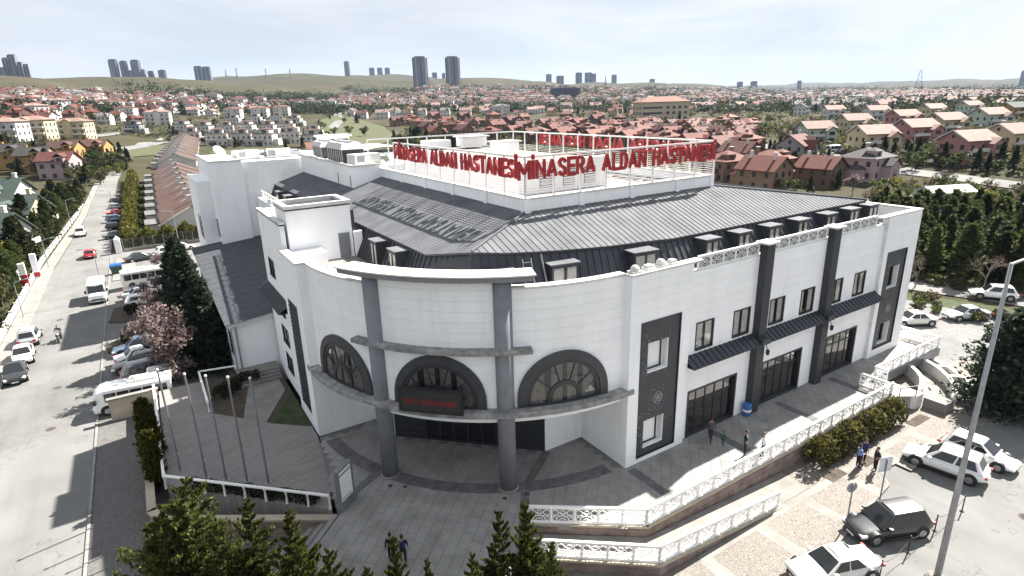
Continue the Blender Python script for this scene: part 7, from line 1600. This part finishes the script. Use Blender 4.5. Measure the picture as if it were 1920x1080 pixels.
zone(40, [(270, 215), (240, 186), (300, 176), (420, 186), (520, 196), (520, 214), (400, 222)], K1, 'above the modern villas', 'on the slope above the white modern villas', 7.)
zone(70, [(640, 225), (660, 206), (760, 186), (880, 168), (1000, 165), (1050, 190), (1060, 222), (900, 220), (740, 222)], [('plain', 'white', 'rosy'), ('plain', 'white', 'greyroof'), ('plain', 'cream', 'terra'), ('plain', 'white', 'redb'), ('villa', 'white', 'rosy'), ('block', 'white', 'greyroof')], 'on the middle hill', 'in the crowded quarter below the two towers', 6.8)
zone(52, [(1050, 225), (1060, 190), (1150, 180), (1300, 178), (1480, 184), (1480, 205), (1310, 218), (1200, 232)], [('plain', 'white', 'redb'), ('plain', 'cream', 'red'), ('plain', 'rose', 'rosy'), ('redhip', 'tan', 'red'), ('villa', 'white', 'rosy')], 'of the middle quarter', 'in the quarter behind the cream building', 7.)
zone(56, [(1480, 212), (1480, 184), (1600, 184), (1780, 188), (1920, 182), (1920, 212), (1800, 205), (1640, 212), (1560, 208)], [('villa', 'white', 'rosy'), ('plain', 'white', 'greyroof'), ('plain', 'rose', 'rosy'), ('plain', 'cream', 'greyroof'), ('plain', 'ochre', 'redb')], 'of the far right quarter', 'in the far quarter behind the pastel villas', 7.)
# the rest of the town, too far and many to count: one mass of small houses
far = MB()
for _ in range(1900):
    px = random.uniform(-60, 1980)
    if px < 330: py = random.uniform(176, 205)
    elif px < 620: py = random.uniform(176, 200)
    elif px < 780: py = random.uniform(180, 205)
    elif px < 1060: py = random.uniform(163, 200)
    elif px < 1480: py = random.uniform(166, 195)
    else: py = random.uniform(174, 192)
    if 300 < px < 640 and py < 186: continue
    x, y, z = hit(px, py); d = math.hypot(x - CAM[0], y - CAM[1])
    if d < 480 or d > 4200: continue
    if px < 640 and d > 1000: continue
    w_ = random.uniform(3.5, 6.5); l_ = random.uniform(3.5, 5.5); h_ = random.choice((5, 6, 6.5, 8)); an = face(random.choice((0, 90, 20, 45))); b = MB(); b.mi = random.choice((0, 0, 0, 1)); b.box(-w_, w_, -l_, l_, -2, h_); b.mi = random.choice((2, 2, 3, 4, 4)); hip(b, -w_, w_, -l_, l_, h_, 2.2, .5)
    M_ = Matrix.Translation((x, y, z)) @ Matrix.Rotation(an, 4, 'Z'); b.xf(M_); far.join(b)
tag(far.build('distant_town', ['h_white', 'h_cream', 'r_redb', 'r_greyroof', 'r_brownroof']), 'mass of tiny pale houses with reddish roofs filling the far slopes', 'town', kind='stuff')
# --- towers
mat('tower_grey', (.15, .155, .175), .6, var=.1, scale=.02); mat('tower_light', (.28, .28, .30), .6, var=.05); mat('tower_dark', (.05, .055, .075), .4, var=.1)
def tower(px, base, top, wpx, label, d, grp=None, strips=5, shape='round', tone='tower_grey', cat='tower'):
    """tower of given picture size standing d metres away"""
    ray = RW @ np.array([px - 960., base - 540., F_PX]); e = np.array([ray[0], ray[1]]); e /= np.hypot(*e); x, y = CAM[0] + e[0] * d, CAM[1] + e[1] * d
    dep = float((RW.T @ np.array([x - CAM[0], y - CAM[1], 0]))[2]); w_ = wpx * dep / F_PX
    zt = row_to_z(px, d, top); zb = min(float(terrain(x, y)), row_to_z(px, d, base)) - 3; hgt = zt - zb
    o = thing('residential_tower' if hgt > 30 else 'apartment_block', label, cat, (x, y, zb), face(random.uniform(-10, 25)), grp); n = 14 if shape == 'round' else 4; r = w_ / 2 * (1.0 if shape == 'round' else 1.2)
    ph = 0 if shape == 'round' else PI / 4
    rings = [[(r * math.cos(2 * PI * i / n + ph), r * .8 * math.sin(2 * PI * i / n + ph), z) for i in range(n)] for z in (0, hgt * .965)]; MB().loft(rings).build('shaft', tone, o)
    rings = [[(r * .8 * math.cos(2 * PI * i / n + ph), r * .64 * math.sin(2 * PI * i / n + ph), z) for i in range(n)] for z in (hgt * .965, hgt)]; MB().loft(rings).build('crown', 'tower_dark', o)
    for k in range(strips):
        a = -PI * .95 + PI * .9 * k / max(1, strips - 1); rr = r * 1.0
        cx, cy = rr * math.cos(a), rr * .8 * math.sin(a)
        if shape != 'round':
            t = (k + .5) / strips; s_ = r * .7071; cx, cy = -s_ + 2 * s_ * t, -s_ * .8
        MB().box(cx - r * .07, cx + r * .07, cy - r * .07, cy + r * .07, hgt * .02, hgt * .95).build('window_bay', 'tower_light' if k % 2 else 'tower_dark', o)
    return o
tower(790, 166, 106, 26, 'round grey tower block left of its twin on the middle hill', 1500); tower(850, 162, 106, 26, 'round grey tower block right of its twin on the middle hill', 1500)
for px, b, t_, w_ in ((219, 150, 111, 15), (238, 150, 114, 13), (260, 150, 112, 15), (286, 152, 133, 11), (308, 156, 131, 13), (243, 150, 132, 16), (270, 150, 130, 10)): tower(px, b, t_, w_, 'slim pale tower in the cluster rising behind the bare green hill', 2300, 'tower cluster behind the green hill', 4, tone='tower_grey')
for px, b, t_, w_ in ((12, 152, 126, 16), (22, 150, 108, 13), (33, 149, 102, 14), (43, 147, 116, 13), (54, 146, 120, 10)): tower(px, b, t_, w_, 'grey tower of the stepped cluster on the crest of the bare hill', 1900, 'stepped tower cluster on the hill crest', 3, 'box')
for px, b, t_, w_ in ((376, 156, 124, 16), (392, 155, 125, 15)): tower(px, b, t_, w_, 'pair tower standing alone past the green hill', 2600, 'pair of towers past the green hill', 4, 'box')
tower(652, 142, 115, 9, 'single slim tower on the skyline over the green meadow', 3300)
for px in (698, 713, 727): tower(px, 142, 127, 9, 'small tower of a group of three on the skyline', 3300, 'three small skyline towers', 3)
for px, b, t_, w_ in ((815, 145, 136, 10), (832, 145, 137, 7), (1029, 160, 139, 10), (1085, 160, 136, 12), (1103, 160, 136, 16), (1113, 160, 138, 9), (1151, 163, 140, 9), (1222, 168, 148, 10), (1386, 172, 153, 10), (1412, 172, 152, 11), (1497, 172, 151, 7), (1915, 158, 132, 8), (1050, 160, 142, 14)): tower(px, b, t_, w_, 'small distant block on the far skyline', 3000, 'small distant skyline blocks', 3, 'box', cat='building')
# unfinished concrete frame
o = thing('concrete_frame', 'unfinished dark concrete frame building on the middle hill', 'building', hp(1060, 185), face(0)); 
for k in range(6): MB().box(-26, 26, -8, 8, k * 3.4, k * 3.4 + .5).build('floor_slab', 'tower_grey', o)
cm = MB().box(-.4, .4, -.4, .4, 0, 17).mesh('pillar', 'tower_dark')
for i, j_ in product(range(9), range(2)): put('pillar', cm, o, (-25 + i * 6.2, -7.4 + j_ * 14.8, 0))
MB().box(-24, 24, -5, 5, 0, 16.5).build('core', 'tower_dark', o)
# lattice pylon and far masts
def pylon(loc, h_, w_, label, grp=None):
    o = thing('pylon', label, 'pylon', loc, .4, grp); q = MB()
    for sx, sy in ((-1, -1), (1, -1), (1, 1), (-1, 1)): q.tube((sx * w_, sy * w_, 0), (sx * w_ * .18, sy * w_ * .18, h_), .4, .25, 4)
    q.build('leg', 'tower_dark', o); b = MB(); n = 7
    for k in range(n):
        t0, t1 = k / n, (k + 1) / n; a = w_ * (1 - .82 * t0); c = w_ * (1 - .82 * t1)
        for s1 in (-1, 1):
            b.tube((-a, s1 * a, h_ * t0), (c, s1 * c, h_ * t1), .22, .22, 4); b.tube((a, s1 * a, h_ * t0), (-c, s1 * c, h_ * t1), .22, .22, 4); b.tube((s1 * a, -a, h_ * t0), (s1 * c, c, h_ * t1), .22, .22, 4)
    b.build('bracing', 'tower_dark', o); c = MB()
    for t in (.72, .84, .95): c.tube((-w_ * .9, 0, h_ * t), (w_ * .9, 0, h_ * t), .26, .26, 4)
    c.build('cross_arm', 'tower_dark', o)
x, y, z = hit(1718, 186); pylon((x, y, z), (row_to_z(1718, math.hypot(x - CAM[0], y - CAM[1]), 131) - z), 5.5, 'tall lattice pylon standing above the right hand town')
for px in (345, 425, 445, 500, 545, 1135): x, y, z = hit(px, 148 if px < 1000 else 166); pylon((x, y, z), 34, 2.5, 'tiny far mast on the skyline', 'far masts on the skyline')
# --- trees between the houses
MT = [broadleaf(7, 3.0, 16, 20, .55, 'leaf_green'), broadleaf(6.5, 2.8, 15, 18, .5, 'leaf_olive'), conifer(8, 2.2, 44, 10, .55, 'leaf_dark', up=.3), broadleaf(6, 2.6, 14, 18, .5, 'leaf_yellow'), broadleaf(6, 2.6, 14, 16, .42, 'twig_leaf')]
TL = ['round green tree among the houses', 'olive brown tree among the houses', 'dark pointed conifer among the houses', 'yellow green spring tree among the houses', 'leafless brownish tree among the houses']; TG = ['green trees among the houses', 'olive trees among the houses', 'dark conifers among the houses', 'yellow trees among the houses', 'leafless trees among the houses']
TN = ['broadleaf_tree', 'olive_tree', 'pointed_conifer', 'spring_tree', 'leafless_tree']; TC = ['broadleaf', 'olive tree', 'conifer', 'spring tree', 'bare tree']
def grove(n, poly, ks, r=3.0, sc=1., where='among the houses'):
    xs = [p[0] for p in poly]; ys = [p[1] for p in poly]; c = 0
    for _ in range(n * 6):
        if c >= n: break
        px = random.uniform(min(xs), max(xs)); py = random.uniform(min(ys), max(ys))
        if not inside((px, py), poly): continue
        x, y, z = hit(px, py)
        if not free(x, y, r * .6): continue
        k = random.choice(ks); plant(MT[k], TN[k], TL[k].replace('among the houses', where), TC[k], (x, y, z - .2), random.uniform(.7, 1.2) * sc, group=TG[k].replace('among the houses', where)); c += 1
grove(60, [(1290, 260), (1300, 215), (1420, 205), (1540, 225), (1530, 262), (1480, 285), (1400, 282)], [0, 1, 1, 3, 4, 4], 2.2, where='in the grove between cream building and mint villa')
grove(26, [(1180, 240), (1060, 225), (1180, 205), (1300, 215), (1290, 245)], [0, 1, 2, 2, 3], 2.4, where='around the long cream building')
grove(40, [(740, 290), (735, 250), (800, 262), (900, 270), (850, 285)], [2, 2, 1, 0], 2.2, where='in the dark clump behind the roof platform')
grove(36, [(1560, 310), (1700, 320), (1920, 330), (1920, 315), (1780, 300), (1650, 290)], [0, 2, 2, 4, 1], 2.2, .7, where='along the villa road wall')
grove(44, [(1590, 400), (1640, 360), (1760, 345), (1920, 372), (1920, 395), (1790, 400), (1700, 385)], [0, 3, 1, 4, 4], 2., .6, where='in the scrub behind the pines')
grove(46, [(150, 345), (150, 300), (225, 285), (262, 292), (215, 350)], [0, 1, 2, 3, 2], 1.6, .7, where='along the far bend of the street')
grove(40, [(0, 330), (0, 270), (120, 280), (200, 290), (215, 310), (180, 350), (100, 345)], [0, 1, 2, 4, 1], 2.2, .9, where='between the ochre houses left of the street')
grove(50, [(300, 265), (330, 228), (600, 225), (610, 260), (590, 290), (390, 285)], [0, 2, 2, 1, 4], 2.4, .75, where='between the white modern villas')
grove(30, [(560, 265), (620, 210), (720, 200), (760, 230), (700, 255)], [1, 4, 2, 0], 2.4, where='around the open meadow')
grove(60, [(760, 262), (800, 232), (1060, 232), (1320, 262), (1300, 285), (1000, 265)], [0, 1, 2, 2, 4], 2., .7, where='between the red roofed brick houses')
grove(40, [(0, 250), (0, 190), (300, 190), (520, 205), (520, 230), (300, 235)], [1, 2, 2, 4, 0], 2.6, 1., where='on the slope below the bare green hill')
grove(48, [(640, 225), (700, 195), (900, 168), (1050, 180), (1480, 185), (1480, 215), (1060, 226)], [0, 1, 2, 2, 4], 2.6, 1., where='on the crowded hill below the two towers')
grove(36, [(1480, 215), (1480, 187), (1920, 184), (1920, 214)], [0, 1, 2, 2, 4], 2.6, 1., where='in the far quarter behind the pastel villas')
grove(40, [(1330, 340), (1340, 285), (1470, 275), (1600, 320), (1590, 370), (1480, 365)], [2, 2, 0, 1], 1.8, .55, where='in the gardens of the nearest brick houses')
BL = bare(4.6, 2.4, 'blossom', 2200, .16)
for px, py, s_, lab in ((1598, 366, 1.25, 'pale pink blossom tree beside the dusky rose house'), (1690, 306, 1.0, 'pink blossom tree in front of the cream villa'), (1718, 306, .95, 'pink blossom tree beside the rose pink villa')): plant(BL, 'blossom_tree', lab, 'tree', hit(px, py), s_)
# far tree cover, uncountable
C = []
for _ in range(9000):
    px = random.uniform(-60, 1980); py = random.uniform(166, 212) if px > 640 else random.uniform(178, 215)
    if random.random() < .12 and 225 < px < 480: py = 155 + (px - 225) * .11 + random.uniform(0, 9)
    x, y, z = hit(px, py) if _ % 3 == 0 else (x + random.uniform(-14, 14), y + random.uniform(-14, 14), z)
    d = math.hypot(x - CAM[0], y - CAM[1])
    if 420 < d < 3600: C.append((x, y, float(terrain(x, y)), d))
C = np.array(C); Cs = []
for q in range(10):
    s_ = (1.6 + C[:, 3] / 900)[:, None]; off = rng.normal(size=(len(C), 3)) * np.array([1.1, 1.1, .9]) * s_; off[:, 2] = np.abs(off[:, 2]) * 1.4 + 1.0; Cs.append(C[:, :3] + off)
Cs = np.concatenate(Cs); V = quads(Cs, rng.normal(size=Cs.shape), 2.2, 1.4); ft = put('far_woodland', quad_mesh('far_woodland', V, 'leaf_dark')); tag(ft, 'dark scattered tree cover between the far houses and on the slopes', 'woodland', kind='stuff')
# garden shrubs and undergrowth between the nearer houses, a closed dark mat nobody could count
C = []; road = [(vr, 6.5), (fl, 6), ([(-31.5, -90), (-31, 90), (-30.5, 165), (-29.5, 204), (-25.5, 267), (-13.5, 400)], 7), (vr2, 5)]
def near_road(x, y):
    for cl, r in road:
        for (a, b) in zip(cl[:-1], cl[1:]):
            dx, dy = b[0] - a[0], b[1] - a[1]; t = max(0, min(1, ((x - a[0]) * dx + (y - a[1]) * dy) / (dx * dx + dy * dy + 1e-9)))
            if (a[0] + dx * t - x) ** 2 + (a[1] + dy * t - y) ** 2 < r * r: return True
    return False
for _ in range(2600):
    px = random.uniform(-40, 1960); py = random.uniform(200, 300) if px > 700 else random.uniform(215, 300)
    if px > 1300: py = random.uniform(200, 330)
    if 560 < px < 760 and py > 208: continue
    if 190 < px < 560 and py > 258: continue
    x, y, z = hit(px, py); d = math.hypot(x - CAM[0], y - CAM[1])
    if not 150 < d < 760 or near_road(x, y) or (-26 < x < -5 and 95 < y < 235): continue
    if any((a - x) ** 2 + (b - y) ** 2 < 30 for a, b, q in OCC): continue
    for k in range(5): xx, yy = x + random.gauss(0, 3.2), y + random.gauss(0, 3.2); C.append((xx, yy, float(terrain(xx, yy)), random.uniform(.5, 1.6)))
C = np.array(C); Cs = []
for q in range(7):
    off = rng.normal(size=(len(C), 3)) * C[:, 3:4] * np.array([1, 1, .6]); off[:, 2] = np.abs(off[:, 2]) + .2; Cs.append(C[:, :3] + off)
Cs = np.concatenate(Cs); ug = put('undergrowth', quad_mesh('undergrowth', quads(Cs, rng.normal(size=Cs.shape), .95, 1.4), 'leaf_olive')); tag(ug, 'low dark olive undergrowth filling the gardens between the nearer houses', 'undergrowth', kind='stuff')
# ================================================================== haze
hz = MB().box(-8200, 8200, -8200, 8200, -90, 330)
mt = bpy.data.materials.new('haze'); mt.use_nodes = True; n = mt.node_tree; n.nodes.clear(); oo = n.nodes.new('ShaderNodeOutputMaterial'); pv_ = n.nodes.new('ShaderNodeVolumePrincipled'); pv_.inputs['Color'].default_value = (.48, .64, .95, 1); pv_.inputs['Density'].default_value = .00004; pv_.inputs['Anisotropy'].default_value = .2
n.links.new(pv_.outputs['Volume'], oo.inputs['Volume']); MATS['haze'] = mt
tag(hz.build('haze', 'haze'), 'thin bluish spring haze filling the air over the town', 'haze', kind='stuff')
